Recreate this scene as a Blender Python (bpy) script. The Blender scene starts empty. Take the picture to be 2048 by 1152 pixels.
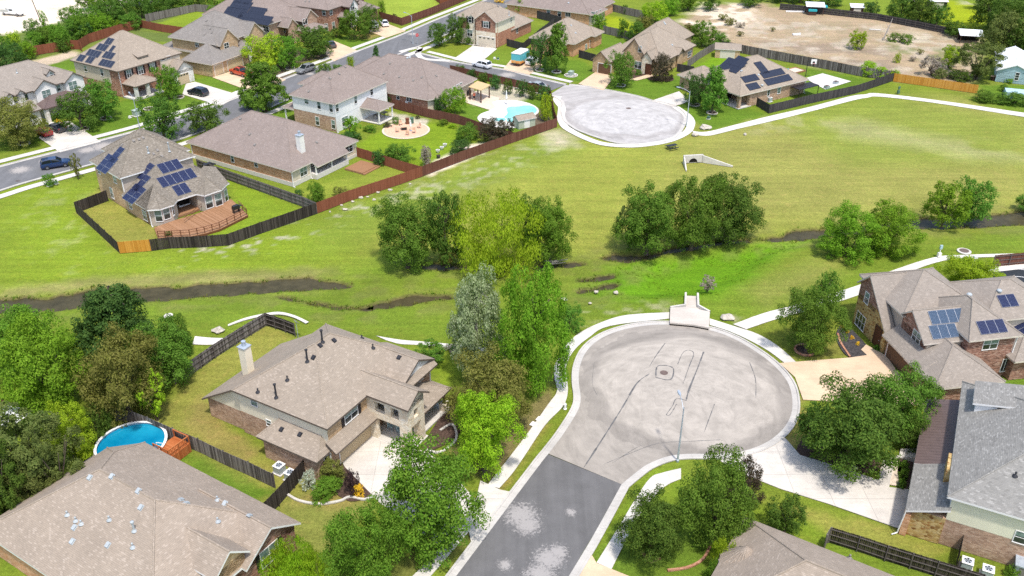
import bpy, bmesh, math, random
import numpy as np
from mathutils import Vector, Matrix
from mathutils.bvhtree import BVHTree
R = random.Random(11)
scene = bpy.context.scene
COL = scene.collection
# ------------------------------------------------------------------ camera
F, TH, HC = 1807.0, math.radians(30.1), 59.0
def ray(px, py):
    a = (px-1024)/F; b = -(py-576)/F
    return Vector((a, math.cos(TH)+b*math.sin(TH), -math.sin(TH)+b*math.cos(TH)))
def U(px, py, z=0.0):
    d = ray(px, py); t = (z-HC)/d.z
    return (d.x*t, d.y*t)
def Pj(x, y, z):
    zz = z-HC; d = y*math.cos(TH)-zz*math.sin(TH); u = y*math.sin(TH)+zz*math.cos(TH)
    return (1024+F*x/d, 576-F*u/d, d)
cam = bpy.data.cameras.new('camera'); cam.sensor_width = 36; cam.lens = F*36/2048
cam.clip_end = 5000; cam.clip_start = 1
co = bpy.data.objects.new('camera', cam); co.location = (0, 0, HC)
co.rotation_euler = (math.pi/2-TH, 0, 0); COL.objects.link(co); scene.camera = co
# ------------------------------------------------------------------ mesh builder
class MB:
    def __init__(s): s.v = []; s.f = []; s.uv = []; s.mi = []; s.sm = []
    def face(s, pts, uv=None, mi=0, sm=False):
        n = len(s.v); s.v.extend([tuple(p) for p in pts]); s.f.append(tuple(range(n, n+len(pts))))
        if uv is None: uv = s.auto_uv(pts)
        s.uv.append(uv); s.mi.append(mi); s.sm.append(sm)
    @staticmethod
    def auto_uv(pts):
        a = Vector(pts[0]); nrm = Vector((0, 0, 0))
        for i in range(len(pts)):
            p, q = Vector(pts[i]), Vector(pts[(i+1) % len(pts)])
            nrm += p.cross(q)
        if nrm.length < 1e-9: return [(0, 0)]*len(pts)
        nrm.normalize()
        if abs(nrm.z) > .999: t = Vector((1, 0, 0))
        else: t = Vector((0, 0, 1)).cross(nrm).normalized()
        b = nrm.cross(t)
        return [(Vector(p).dot(t), Vector(p).dot(b)) for p in pts]
    def box(s, x0, y0, z0, x1, y1, z1, mi=0, M=None):
        c = [Vector((x, y, z)) for z in (z0, z1) for y in (y0, y1) for x in (x0, x1)]
        if M is not None: c = [M @ p for p in c]
        for q in ((0, 2, 3, 1), (4, 5, 7, 6), (0, 1, 5, 4), (1, 3, 7, 5), (3, 2, 6, 7), (2, 0, 4, 6)):
            s.face([c[i] for i in q], mi=mi)
    def prism(s, poly, z0, z1, mi=0, bottom=True, mtop=None):
        if sum(poly[i][0]*poly[(i+1) % len(poly)][1]-poly[(i+1) % len(poly)][0]*poly[i][1] for i in range(len(poly))) < 0: poly = poly[::-1]
        n = len(poly)
        s.face([(p[0], p[1], z1) for p in poly], mi=mi if mtop is None else mtop)
        if bottom: s.face([(p[0], p[1], z0) for p in poly[::-1]], mi=mi)
        for i in range(n):
            a, b = poly[i], poly[(i+1) % n]
            s.face([(a[0], a[1], z0), (b[0], b[1], z0), (b[0], b[1], z1), (a[0], a[1], z1)], mi=mi)
    def tube(s, p, q, r0, r1=None, n=8, mi=0, caps=True):
        r1 = r0 if r1 is None else r1
        p, q = Vector(p), Vector(q); d = (q-p).normalized()
        t = d.orthogonal().normalized(); b = d.cross(t)
        A = [p+(t*math.cos(2*math.pi*i/n)+b*math.sin(2*math.pi*i/n))*r0 for i in range(n)]
        B = [q+(t*math.cos(2*math.pi*i/n)+b*math.sin(2*math.pi*i/n))*r1 for i in range(n)]
        for i in range(n):
            j = (i+1) % n; s.face([A[i], A[j], B[j], B[i]], mi=mi, sm=True)
        if caps: s.face(A[::-1], mi=mi); s.face(B, mi=mi)
    def lathe(s, prof, c=(0, 0, 0), n=16, mi=0):
        for k in range(len(prof)-1):
            (r0, z0), (r1, z1) = prof[k], prof[k+1]
            for i in range(n):
                a0, a1 = 2*math.pi*i/n, 2*math.pi*(i+1)/n
                P = lambda r, z, a: (c[0]+r*math.cos(a), c[1]+r*math.sin(a), c[2]+z)
                pts = [P(r0, z0, a0), P(r0, z0, a1), P(r1, z1, a1), P(r1, z1, a0)]
                if r0 < 1e-6: pts = pts[1:] if False else [pts[0], pts[2], pts[3]]
                elif r1 < 1e-6: pts = pts[:3]
                s.face(pts, mi=mi, sm=True)
    def mesh(s, name):
        me = bpy.data.meshes.new(name); me.from_pydata(s.v, [], s.f)
        l = me.uv_layers.new(name='UVMap')
        flat = [c for f in s.uv for p in f for c in p]
        if len(flat) == len(l.data)*2: l.data.foreach_set('uv', flat)
        me.polygons.foreach_set('material_index', s.mi); me.polygons.foreach_set('use_smooth', s.sm)
        me.update(); return me
    def build(s, name, mats, parent=None, **kw):
        me = s.mesh(name)
        for m in (mats if isinstance(mats, (list, tuple)) else [mats]): me.materials.append(m)
        return link(name, me, parent, **kw)
def link(name, data, parent=None, label=None, cat=None, group=None, kind=None, loc=None):
    o = bpy.data.objects.new(name, data); COL.objects.link(o)
    if parent is not None: o.parent = parent
    if loc is not None: o.location = loc
    tag(o, label, cat, group, kind); return o
def tag(o, label=None, cat=None, group=None, kind=None):
    if label: o['label'] = label
    if cat: o['category'] = cat
    if group: o['group'] = group
    if kind: o['kind'] = kind
def thing(name, label, cat, loc=(0, 0, 0), rz=0.0, group=None):
    o = link(name, None, None, label, cat, group); o.location = loc; o.rotation_euler = (0, 0, rz)
    o.empty_display_size = .5; return o
def copy_tree(o, parent=None):
    c = o.copy(); COL.objects.link(c); c.parent = parent
    for ch in o.children: copy_tree(ch, c)
    return c
def catmull(P, n=6, closed=False):
    out = []; m = len(P)
    for i in range(m if closed else m-1):
        p0 = P[(i-1) % m] if closed or i > 0 else P[0]; p1 = P[i]; p2 = P[(i+1) % m]
        p3 = P[(i+2) % m] if closed or i+2 < m else P[-1]
        for k in range(n):
            t = k/n
            out.append(tuple(.5*(2*p1[j]+(p2[j]-p0[j])*t+(2*p0[j]-5*p1[j]+4*p2[j]-p3[j])*t*t+(3*p1[j]-p0[j]-3*p2[j]+p3[j])*t**3) for j in (0, 1)))
    if not closed: out.append(tuple(P[-1]))
    return out
def offs(P, d, closed=False):
    out = []; n = len(P)
    for i in range(n):
        a = P[i-1] if (i > 0 or closed) else P[i]; b = P[(i+1) % n] if (i < n-1 or closed) else P[i]
        t = Vector((b[0]-a[0], b[1]-a[1]))
        if t.length < 1e-9: t = Vector((1, 0))
        t.normalize(); out.append((P[i][0]-t.y*d, P[i][1]+t.x*d))
    return out
def W(pts, z=0.0): return [U(p[0], p[1], z) for p in pts]
def ribbon(mb, P, d0, d1, z, z0=None, mi=0, closed=False):
    A, B = offs(P, d0, closed), offs(P, d1, closed); n = len(P); L = 0
    for i in range(n if closed else n-1):
        j = (i+1) % n; l = math.dist(P[i], P[j])
        q = [(A[i][0], A[i][1], z), (A[j][0], A[j][1], z), (B[j][0], B[j][1], z), (B[i][0], B[i][1], z)]
        uv = [(L, d0), (L+l, d0), (L+l, d1), (L, d1)]
        if d1 < d0: q = q[::-1]; uv = uv[::-1]
        mb.face(q, uv, mi)
        if z0 is not None:
            for E in (A, B):
                mb.face([(E[i][0], E[i][1], z0), (E[j][0], E[j][1], z0), (E[j][0], E[j][1], z), (E[i][0], E[i][1], z)], mi=mi)
        L += l
def sheet(name, poly, z, mat, label, cat, kind='structure', th=None, parent=None):
    mb = MB()
    if th: mb.prism(poly, z-th, z, bottom=False)
    else:
        if sum(poly[i][0]*poly[(i+1) % len(poly)][1]-poly[(i+1) % len(poly)][0]*poly[i][1] for i in range(len(poly))) < 0: poly = poly[::-1]
        mb.face([(p[0], p[1], z) for p in poly])
    return mb.build(name, mat, parent, label=label, cat=cat, kind=kind)
# ------------------------------------------------------------------ materials
class NT:
    def __init__(s, name):
        s.m = bpy.data.materials.new(name); s.m.use_nodes = True; s.t = s.m.node_tree; s.t.nodes.clear()
        s.out = s.n('ShaderNodeOutputMaterial')
    def n(s, typ, **kw):
        nd = s.t.nodes.new(typ)
        for k, v in kw.items():
            if k == 'ins':
                for kk, vv in v.items():
                    i = nd.inputs[kk]
                    if hasattr(vv, 'is_output') or isinstance(vv, bpy.types.NodeSocket): s.t.links.new(vv, i)
                    else: i.default_value = vv
            else: setattr(nd, k, v)
        return nd
    def l(s, a, b): s.t.links.new(a, b)
    def tc(s, w='Object'): return s.n('ShaderNodeTexCoord').outputs[w]
    def geo(s, w): return s.n('ShaderNodeNewGeometry').outputs[w]
    def mapv(s, v, sc=(1, 1, 1), rot=(0, 0, 0), loc=(0, 0, 0)):
        return s.n('ShaderNodeMapping', ins={'Vector': v, 'Scale': sc, 'Rotation': rot, 'Location': loc}).outputs[0]
    def noise(s, v, sc, det=3, rough=.55, dist=0.): return s.n('ShaderNodeTexNoise', ins={'Vector': v, 'Scale': sc, 'Detail': det, 'Roughness': rough, 'Distortion': dist}).outputs[0]
    def ramp(s, f, st):
        r = s.n('ShaderNodeValToRGB', ins={'Fac': f}); e = r.color_ramp.elements
        while len(e) < len(st): e.new(.5)
        for k, (p, c) in enumerate(st):
            e[k].position = p; e[k].color = (c, c, c, 1) if isinstance(c, (int, float)) else (*c, 1)
        return r.outputs[0]
    def mix(s, f, a, b, bl='MIX'):
        m = s.n('ShaderNodeMix', data_type='RGBA', blend_type=bl); m.clamp_factor = True
        for i, v in ((0, f), (6, a), (7, b)):
            if isinstance(v, bpy.types.NodeSocket): s.l(v, m.inputs[i])
            elif i == 0: m.inputs[i].default_value = v
            else: m.inputs[i].default_value = (v, v, v, 1) if isinstance(v, (int, float)) else (*v, 1)
        return m.outputs[2]
    def math(s, op, a, b=0., c=0.):
        m = s.n('ShaderNodeMath', operation=op)
        for i, v in enumerate((a, b, c)):
            if isinstance(v, bpy.types.NodeSocket): s.l(v, m.inputs[i])
            else: m.inputs[i].default_value = v
        return m.outputs[0]
    def bump(s, h, st=.3, d=.02): return s.n('ShaderNodeBump', ins={'Height': h, 'Strength': st, 'Distance': d}).outputs[0]
    def fin(s, col, rough=.8, spec=.3, nrm=None, metal=0., **kw):
        p = s.n('ShaderNodeBsdfPrincipled', ins={'Roughness': rough, 'Specular IOR Level': spec, 'Metallic': metal})
        if isinstance(col, bpy.types.NodeSocket): s.l(col, p.inputs['Base Color'])
        else: p.inputs['Base Color'].default_value = (*col, 1)
        if nrm is not None: s.l(nrm, p.inputs['Normal'])
        for k, v in kw.items(): p.inputs[k].default_value = v
        s.l(p.outputs[0], s.out.inputs[0]); return s.m
def sc3(c, k): return tuple(min(1, x*k) for x in c)
def plain(name, col, rough=.6, spec=.3, var=.12, scale=3., metal=0., **kw):
    t = NT(name); n = t.noise(t.tc(), scale, 4)
    return t.fin(t.mix(t.ramp(n, [(.3, 0.), (.7, 1.)]), sc3(col, 1-var), sc3(col, 1+var)), rough, spec, metal=metal, **kw)
def shingle(name, base, fleck=None, dark=.91):
    t = NT(name); uv = t.tc('UV')
    br = t.n('ShaderNodeTexBrick', offset=.5, ins={'Vector': uv, 'Color1': (0, 0, 0, 1), 'Color2': (1, 1, 1, 1), 'Mortar': (.35, .35, .35, 1), 'Scale': 1., 'Mortar Size': .004, 'Bias': 0., 'Brick Width': .27, 'Row Height': .14})
    fl = fleck or sc3(base, 1.12)
    tab = t.ramp(br.outputs[0], [(0., sc3(base, dark)), (.3, sc3(base, .97)), (.84, sc3(base, 1.03)), (.93, fl)])
    big = t.noise(t.tc(), .45, 5, .6); fine = t.noise(uv, 9., 3, .7)
    streak = t.noise(t.mapv(uv, (1.2, .12, 1)), 1., 4, .6)
    c = t.mix(1., tab, t.ramp(big, [(.25, .92), (.75, 1.06)]), 'MULTIPLY')
    c = t.mix(1., c, t.ramp(fine, [(.2, .88), (.8, 1.1)]), 'MULTIPLY')
    c = t.mix(1., c, t.ramp(streak, [(.3, .95), (.7, 1.04)]), 'MULTIPLY')
    row = t.math('FRACT', t.math('DIVIDE', t.n('ShaderNodeSeparateXYZ', ins={0: uv}).outputs[1], .14))
    c = t.mix(1., c, t.ramp(row, [(0., .74), (.16, 1.), (1., 1.)]), 'MULTIPLY')
    return t.fin(c, .92, .15, t.bump(t.math('MULTIPLY_ADD', row, -1., fine), .5, .03))
def brick(name, cols, mortar=(.42, .32, .24), bw=.34, rh=.115, ms=.006):
    t = NT(name); uv = t.tc('UV')
    br = t.n('ShaderNodeTexBrick', offset=.5, ins={'Vector': uv, 'Color1': (0, 0, 0, 1), 'Color2': (1, 1, 1, 1), 'Mortar': (.5, .5, .5, 1), 'Scale': 1., 'Mortar Size': ms, 'Bias': 0., 'Brick Width': bw, 'Row Height': rh})
    n = len(cols); r = t.ramp(br.outputs[0], [(i/(n-1), c) for i, c in enumerate(cols)])
    c = t.mix(br.outputs[1], r, mortar)
    cl = t.noise(t.tc(), 1.6, 5, .65); big = t.noise(t.tc(), .5, 3)
    c = t.mix(1., c, t.ramp(cl, [(.25, .78), (.75, 1.2)]), 'MULTIPLY')
    c = t.mix(1., c, t.ramp(big, [(.3, .92), (.7, 1.08)]), 'MULTIPLY')
    return t.fin(c, .9, .2, t.bump(br.outputs[1], .4, .02))
def stone(name, cols, scale=2.6, mortar=(.4, .34, .25)):
    t = NT(name); uv = t.mapv(t.tc('UV'), (1, 1.6, 1))
    v = t.n('ShaderNodeTexVoronoi', ins={'Vector': uv, 'Scale': scale}); e = t.n('ShaderNodeTexVoronoi', feature='DISTANCE_TO_EDGE', ins={'Vector': uv, 'Scale': scale})
    sx = t.n('ShaderNodeSeparateColor', ins={0: v.outputs['Color']}).outputs[0]
    n = len(cols); r = t.ramp(sx, [(i/(n-1), c) for i, c in enumerate(cols)])
    c = t.mix(t.ramp(e.outputs['Distance'], [(.02, 1.), (.06, 0.)]), r, mortar)
    c = t.mix(1., c, t.ramp(t.noise(t.tc(), 4., 4, .7), [(.2, .75), (.8, 1.2)]), 'MULTIPLY')
    return t.fin(c, .9, .2, t.bump(e.outputs['Distance'], .5, .05))
def siding(name, col, pitch=.19, d=.72):
    t = NT(name); uv = t.tc('UV'); y = t.n('ShaderNodeSeparateXYZ', ins={0: uv}).outputs[1]
    fr = t.math('FRACT', t.math('DIVIDE', y, pitch))
    c = t.mix(t.ramp(fr, [(0., 0.), (.14, 1.), (1., 1.)]), sc3(col, d), col)
    c = t.mix(1., c, t.ramp(t.noise(t.tc(), .9, 4), [(.3, .93), (.7, 1.05)]), 'MULTIPLY')
    return t.fin(c, .65, .3, t.bump(fr, .3, .02))
def concrete(name, col, jx=0., jy=0., rough=.85, dirt=.8, joint=.62):
    t = NT(name); o = t.tc(); uv = t.tc('UV')
    c = t.mix(t.ramp(t.noise(o, .35, 6, .65), [(.3, 0.), (.7, 1.)]), sc3(col, dirt), sc3(col, 1.06))
    c = t.mix(1., c, t.ramp(t.noise(o, 6., 4, .7), [(.2, .9), (.8, 1.08)]), 'MULTIPLY')
    st = t.noise(t.mapv(o, (.25, 2., 1), (0, 0, .55)), 1., 5, .7)
    c = t.mix(1., c, t.ramp(st, [(.35, .93), (.6, 1.02)]), 'MULTIPLY')
    if jx:
        br = t.n('ShaderNodeTexBrick', offset=0., ins={'Vector': uv, 'Scale': 1., 'Mortar Size': .022, 'Mortar Smooth': .3, 'Brick Width': jx, 'Row Height': jy, 'Color1': (1, 1, 1, 1), 'Color2': (.94, .94, .94, 1), 'Mortar': (joint, joint, joint, 1)})
        c = t.mix(1., c, br.outputs[0], 'MULTIPLY')
    return t.fin(c, rough, .25)
def blobs(t, o, L, ns=1.1, amp=1.0):
    """mask of irregular patches: L = (x, y, r)"""
    wob = t.math('MULTIPLY', t.math('SUBTRACT', t.noise(o, ns, 8, .85), .5), amp*2)
    tot = None
    for x, y, r in L:
        d = t.n('ShaderNodeVectorMath', operation='DISTANCE', ins={0: o, 1: (x, y, 0)}).outputs['Value']
        k = t.math('ADD', t.math('SUBTRACT', 1., t.math('DIVIDE', d, r)), wob)
        tot = k if tot is None else t.math('MAXIMUM', tot, k)
    return t.ramp(tot, [(.36, 0.), (.5, .55), (.68, 1.)])
def leafmat(name, a, b, trans=.32):
    t = NT(name); rnd = t.geo('Random Per Island'); ob = t.n('ShaderNodeObjectInfo').outputs['Random']
    big = t.noise(t.tc(), 5., 2)
    c = t.mix(rnd, sc3(a, 1.3), sc3(b, 1.1)); c = t.mix(1., c, t.ramp(big, [(.3, .85), (.7, 1.18)]), 'MULTIPLY')
    c = t.n('ShaderNodeHueSaturation', ins={'Hue': t.math('MULTIPLY_ADD', ob, .03, .473), 'Saturation': 1., 'Value': t.math('MULTIPLY_ADD', ob, .3, .85), 'Fac': 1., 'Color': c}).outputs[0]
    p = t.n('ShaderNodeBsdfPrincipled', ins={'Base Color': c, 'Roughness': .65, 'Specular IOR Level': .08})
    tr = t.n('ShaderNodeBsdfTranslucent', ins={'Color': t.mix(1., c, (1.1, 1.2, .5), 'MULTIPLY')})
    mx = t.n('ShaderNodeMixShader', ins={0: trans, 1: p.outputs[0], 2: tr.outputs[0]}); t.l(mx.outputs[0], t.out.inputs[0]); return t.m
def planks(name, cols, streak=.5):
    t = NT(name); rnd = t.geo('Random Per Island'); n = len(cols)
    c = t.ramp(rnd, [(i/(n-1), x) for i, x in enumerate(cols)])
    s = t.noise(t.mapv(t.tc(), (3., 3., .6)), 2., 5, .7)
    c = t.mix(1., c, t.ramp(s, [(.25, 1-streak*.6), (.75, 1+streak*.5)]), 'MULTIPLY')
    return t.fin(c, .88, .2)
def paint(name, col, rough=.28, metal=0.):
    t = NT(name); return t.fin(col, rough, .5, metal=metal, **{'Coat Weight': .6, 'Coat Roughness': .08})
M = {}
M['sh_tan'] = shingle('shingle_tan', (.315, .26, .203), (.375, .312, .248))
M['sh_tan2'] = shingle('shingle_brown_grey', (.325, .265, .208), (.385, .318, .255))
M['sh_brown'] = shingle('shingle_brown', (.255, .205, .178), (.295, .243, .215))
M['sh_weather'] = shingle('shingle_weathered', (.22, .19, .152), (.29, .255, .21), .72)
M['sh_grey'] = shingle('shingle_grey', (.25, .24, .218), (.325, .312, .285), .80)
M['sh_grey2'] = shingle('shingle_warm_grey', (.235, .212, .19), (.285, .26, .235), .88)
M['sh_taupe'] = shingle('shingle_taupe', (.285, .245, .205), (.33, .285, .24))
M['fascia'] = plain('fascia_paint', (.62, .55, .47), .5)
M['fascia_d'] = plain('fascia_dark', (.13, .10, .08), .5)
M['white'] = plain('white_paint', (.78, .76, .73), .5, var=.05)
M['br_red'] = brick('brick_red', [(.19, .085, .055), (.30, .13, .08), (.42, .2, .13), (.52, .33, .24)])
M['br_dred'] = brick('brick_dark_red', [(.15, .07, .05), (.25, .12, .085), (.34, .17, .12), (.45, .29, .22)])
M['br_tan'] = brick('brick_tan', [(.43, .28, .15), (.54, .36, .2), (.62, .45, .28)])
M['br_pink'] = brick('brick_pink_tan', [(.32, .19, .125), (.44, .28, .185), (.54, .38, .27)])
M['br_orange'] = brick('brick_orange', [(.50, .235, .11), (.62, .32, .165), (.68, .42, .255)])
M['br_or2'] = brick('brick_rust', [(.32, .12, .07), (.43, .19, .115), (.5, .26, .165)])
M['st_cream'] = stone('stone_cream', [(.62, .5, .36), (.74, .65, .5), (.8, .74, .62), (.7, .58, .42)], 2.2, (.66, .56, .42))
M['st_gold'] = stone('stone_gold', [(.18, .07, .02), (.42, .27, .09), (.52, .37, .15), (.56, .42, .2), (.32, .14, .04)], 3.0, (.46, .33, .15))
M['st_pale'] = stone('stone_pale', [(.6, .56, .5), (.75, .72, .66), (.8, .78, .74)], 2.4, (.6, .56, .5))
M['sd_cream'] = siding('siding_cream', (.80, .72, .55))
M['sd_white'] = siding('siding_white', (.80, .79, .77), d=.9)
M['sd_beige'] = siding('siding_beige', (.62, .53, .41), d=.85)
M['sd_taupe'] = siding('siding_taupe', (.46, .39, .32), d=.9)
M['sd_sage'] = siding('siding_pale_sage', (.76, .73, .54), d=.8)
M['sd_green'] = siding('siding_green', (.10, .16, .11), d=.7)
M['stucco'] = plain('stucco_white', (.78, .75, .69), .85, var=.05)
M['found'] = plain('foundation_concrete', (.62, .58, .52), .85, var=.1)
M['metal_br'] = None
t = NT('standing_seam_brown'); uv = t.tc('UV'); x = t.n('ShaderNodeSeparateXYZ', ins={0: uv}).outputs[0]
fr = t.math('FRACT', t.math('DIVIDE', x, .45)); c = t.mix(t.ramp(fr, [(0., 0.), (.07, 1.), (.93, 1.), (1., .0)]), (.055, .035, .03), (.135, .095, .085))
M['metal_br'] = t.fin(t.mix(1., c, t.ramp(t.noise(t.tc(), 1.5, 4), [(.3, .9), (.7, 1.08)]), 'MULTIPLY'), .45, .4, t.bump(fr, .3, .03))
t = NT('corrugated_white'); uv = t.tc('UV'); x = t.n('ShaderNodeSeparateXYZ', ins={0: uv}).outputs[0]
fr = t.math('FRACT', t.math('DIVIDE', x, .9)); c = t.mix(t.ramp(fr, [(0., 0.), (.08, 1.), (1., 1.)]), (.6, .62, .65), (.8, .82, .85))
M['metal_wh'] = t.fin(c, .5, .4)
t = NT('glass_dark'); o = t.tc(); M['glass'] = t.fin(t.mix(t.ramp(t.noise(o, 1.2, 3), [(.35, 0.), (.65, 1.)]), (.012, .016, .018), (.05, .062, .06)), .08, .7)
t = NT('glass_blinds'); o = t.tc(); M['blind'] = t.fin(t.mix(t.ramp(t.noise(o, 2., 3), [(.35, 0.), (.65, 1.)]), (.11, .17, .15), (.24, .31, .28)), .12, .6)
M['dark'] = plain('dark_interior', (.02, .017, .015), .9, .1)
M['shutter'] = plain('shutter_black', (.022, .018, .02), .5)
M['solar'] = None
def solar(name, a, b, line):
    t = NT(name); uv = t.tc('UV')
    br = t.n('ShaderNodeTexBrick', offset=0., ins={'Vector': uv, 'Scale': 1., 'Brick Width': .165, 'Row Height': .165, 'Mortar Size': .006, 'Mortar Smooth': .1, 'Color1': (*a, 1), 'Color2': (*b, 1), 'Mortar': (*line, 1)})
    return t.fin(br.outputs[0], .3, .35)
M['sol_blue'] = solar('solar_cells_blue', (.007, .011, .042), (.009, .014, .052), (.09, .11, .19))
M['sol_teal'] = solar('solar_cells_steel_blue', (.022, .046, .085), (.027, .055, .10), (.17, .22, .29))
M['sol_black'] = solar('solar_cells_black', (.022, .026, .042), (.026, .03, .047), (.035, .04, .055))
M['alu'] = plain('aluminium', (.55, .56, .58), .35, metal=.6)
M['galv'] = plain('galvanised_steel', (.42, .47, .52), .45, .5, metal=.3)
M['vent'] = plain('roof_vent_dark', (.03, .03, .035), .6)
M['vent_l'] = plain('roof_vent_pale', (.38, .41, .42), .5)
M['vent_t'] = plain('roof_vent_taupe', (.22, .2, .18), .6)
M['gdoor'] = siding('garage_door_tan', (.52, .41, .26), .53, .86)
M['gdoor_w'] = siding('garage_door_cream', (.62, .54, .42), .53, .86)
M['gdoor_b'] = siding('garage_door_brown', (.13, .07, .04), .53, .8)
M['door'] = plain('door_wood', (.09, .035, .02), .5)
M['f_black'] = planks('fence_black', [(.018, .014, .013), (.045, .036, .03), (.085, .07, .06), (.03, .024, .02)])
M['f_grey'] = planks('fence_grey', [(.10, .085, .075), (.17, .15, .135), (.25, .225, .2), (.13, .11, .10)])
M['f_red'] = planks('fence_red', [(.20, .065, .035), (.235, .08, .045), (.26, .092, .052)], .25)
M['f_brown'] = planks('fence_brown', [(.115, .045, .03), (.145, .06, .042), (.17, .075, .052)], .3)
M['f_orange'] = planks('fence_orange', [(.45, .19, .025), (.55, .25, .04), (.62, .31, .06)], .25)
M['f_char'] = planks('fence_charcoal', [(.04, .036, .036), (.055, .05, .05), (.075, .068, .066)], .35)
M['f_weath'] = planks('fence_weathered', [(.06, .05, .045), (.14, .12, .11), (.27, .24, .22), (.05, .04, .036)], .8)
M['f_post'] = plain('fence_rail', (.115, .10, .092), .8, var=.25)
M['deck'] = planks('deck_boards', [(.25, .125, .06), (.31, .165, .085), (.37, .205, .115)], .4)
M['deck_red'] = planks('deck_red', [(.34, .09, .025), (.42, .13, .04), (.48, .17, .06)], .3)
M['rail'] = plain('deck_rail', (.16, .06, .03), .6)
M['conc'] = concrete('concrete_pale', (.66, .62, .56), 3.2, 3.2)
M['conc_w'] = concrete('concrete_white', (.66, .62, .55), 1.5, 50, joint=.72)
M['conc_p'] = concrete('concrete_path', (.70, .66, .59), 1.6, 50, joint=.8)
M['conc_d'] = concrete('concrete_drive', (.64, .59, .52), 3.3, 3.3, joint=.55)
M['conc_t'] = concrete('concrete_tan', (.66, .49, .33), 0, 0)
M['conc_s'] = concrete('concrete_inlet', (.57, .51, .44), 0, 0)
M['kerb'] = concrete('concrete_kerb', (.54, .51, .465), 3., 50, joint=.75)
M['bark'] = plain('bark', (.12, .09, .07), .9, var=.35, scale=8)
M['bark_p'] = plain('bark_pale', (.3, .27, .24), .9, var=.3, scale=8)
M['rock'] = plain('limestone', (.47, .42, .35), .9, var=.25, scale=2.)
M['brickedge'] = brick('edging_brick', [(.3, .12, .07), (.42, .2, .12), (.5, .27, .18)], bw=.25, rh=.25)
M['mulch'] = plain('mulch', (.085, .055, .042), .95, .1, .5, 6.)
M['mulch_d'] = plain('mulch_dark', (.06, .055, .055), .95, .1, .55, 5.)
M['gravel'] = plain('pale_gravel', (.62, .51, .4), .95, .1, .25, 5.)
M['steel_bk'] = plain('black_metal', (.02, .02, .022), .45, .5)
M['plast_g'] = plain('green_utility_box', (.07, .14, .10), .5)
M['plast_b'] = plain('pale_green_utility_box', (.35, .42, .36), .5)
M['tar'] = plain('tar_seal', (.13, .125, .12), .6, .4, .3, 2.)
M['iron'] = plain('manhole_iron', (.14, .10, .085), .7, .4, .3, 8.)
M['red'] = plain('sign_red', (.55, .02, .03), .4, var=.02)
M['cloth_w'] = plain('white_canvas', (.75, .74, .72), .8, var=.05)
M['terra'] = plain('paver_terracotta', (.62, .40, .27), .9, var=.2, scale=4)
M['tancanvas'] = plain('pergola_canopy', (.55, .39, .2), .8, var=.06)
M['timber'] = plain('dark_timber', (.07, .035, .025), .6)
M['teal'] = plain('teal_paint', (.03, .36, .40), .5, var=.1)
M['lblue'] = plain('pale_blue_wall', (.38, .52, .56), .7, var=.15)
M['court'] = plain('sport_court_black', (.025, .03, .035), .7, var=.2)
M['pink'] = plain('sport_court_pink', (.62, .36, .36), .7, var=.1)
M['rubber'] = plain('tyre_rubber', (.018, .018, .018), .8)
M['rim'] = plain('wheel_rim', (.4, .4, .42), .3, metal=.7)
M['carglass'] = NT('car_glass').fin((.012, .015, .018), .06, .7)
M['lamp_r'] = plain('tail_lamp', (.4, .01, .01), .3)
M['lamp_w'] = plain('head_lamp', (.75, .76, .78), .2)
M['skin'] = plain('skin', (.5, .3, .2), .6)
M['shirt'] = plain('coral_shirt', (.75, .2, .12), .8)
M['cloth_d'] = plain('dark_trousers', (.03, .03, .04), .8)
LF = {}
for k, a, b in (('dk', (.035, .088, .012), (.10, .185, .028)), ('md', (.05, .13, .014), (.12, .24, .032)), ('br', (.08, .185, .01), (.165, .30, .025)),
                ('yl', (.16, .28, .012), (.31, .44, .03)), ('ol', (.095, .115, .02), (.20, .205, .05)), ('gy', (.10, .15, .05), (.36, .41, .24)),
                ('lm', (.13, .245, .01), (.26, .39, .022)), ('fe', (.06, .095, .022), (.15, .19, .05)), ('pu', (.03, .018, .02), (.07, .04, .045)),
                ('yw', (.55, .36, .02), (.75, .55, .05)), ('rd', (.035, .04, .022), (.10, .075, .045)), ('bg', (.028, .085, .02), (.07, .165, .033)),
                ('gn', (.055, .14, .012), (.13, .245, .026)), ('sv', (.3, .34, .26), (.5, .53, .45)), ('dp', (.2, .17, .14), (.34, .3, .25))):
    LF[k] = leafmat('leaves_'+{'dk': 'dark', 'md': 'mid', 'br': 'bright', 'yl': 'yellow_green', 'ol': 'olive', 'gy': 'silver_grey', 'lm': 'lime', 'fe': 'feathery', 'pu': 'purple', 'yw': 'yellow', 'rd': 'reddish', 'bg': 'bluish', 'gn': 'green', 'sv': 'silver', 'dp': 'dusty'}[k], a, b)
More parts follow.
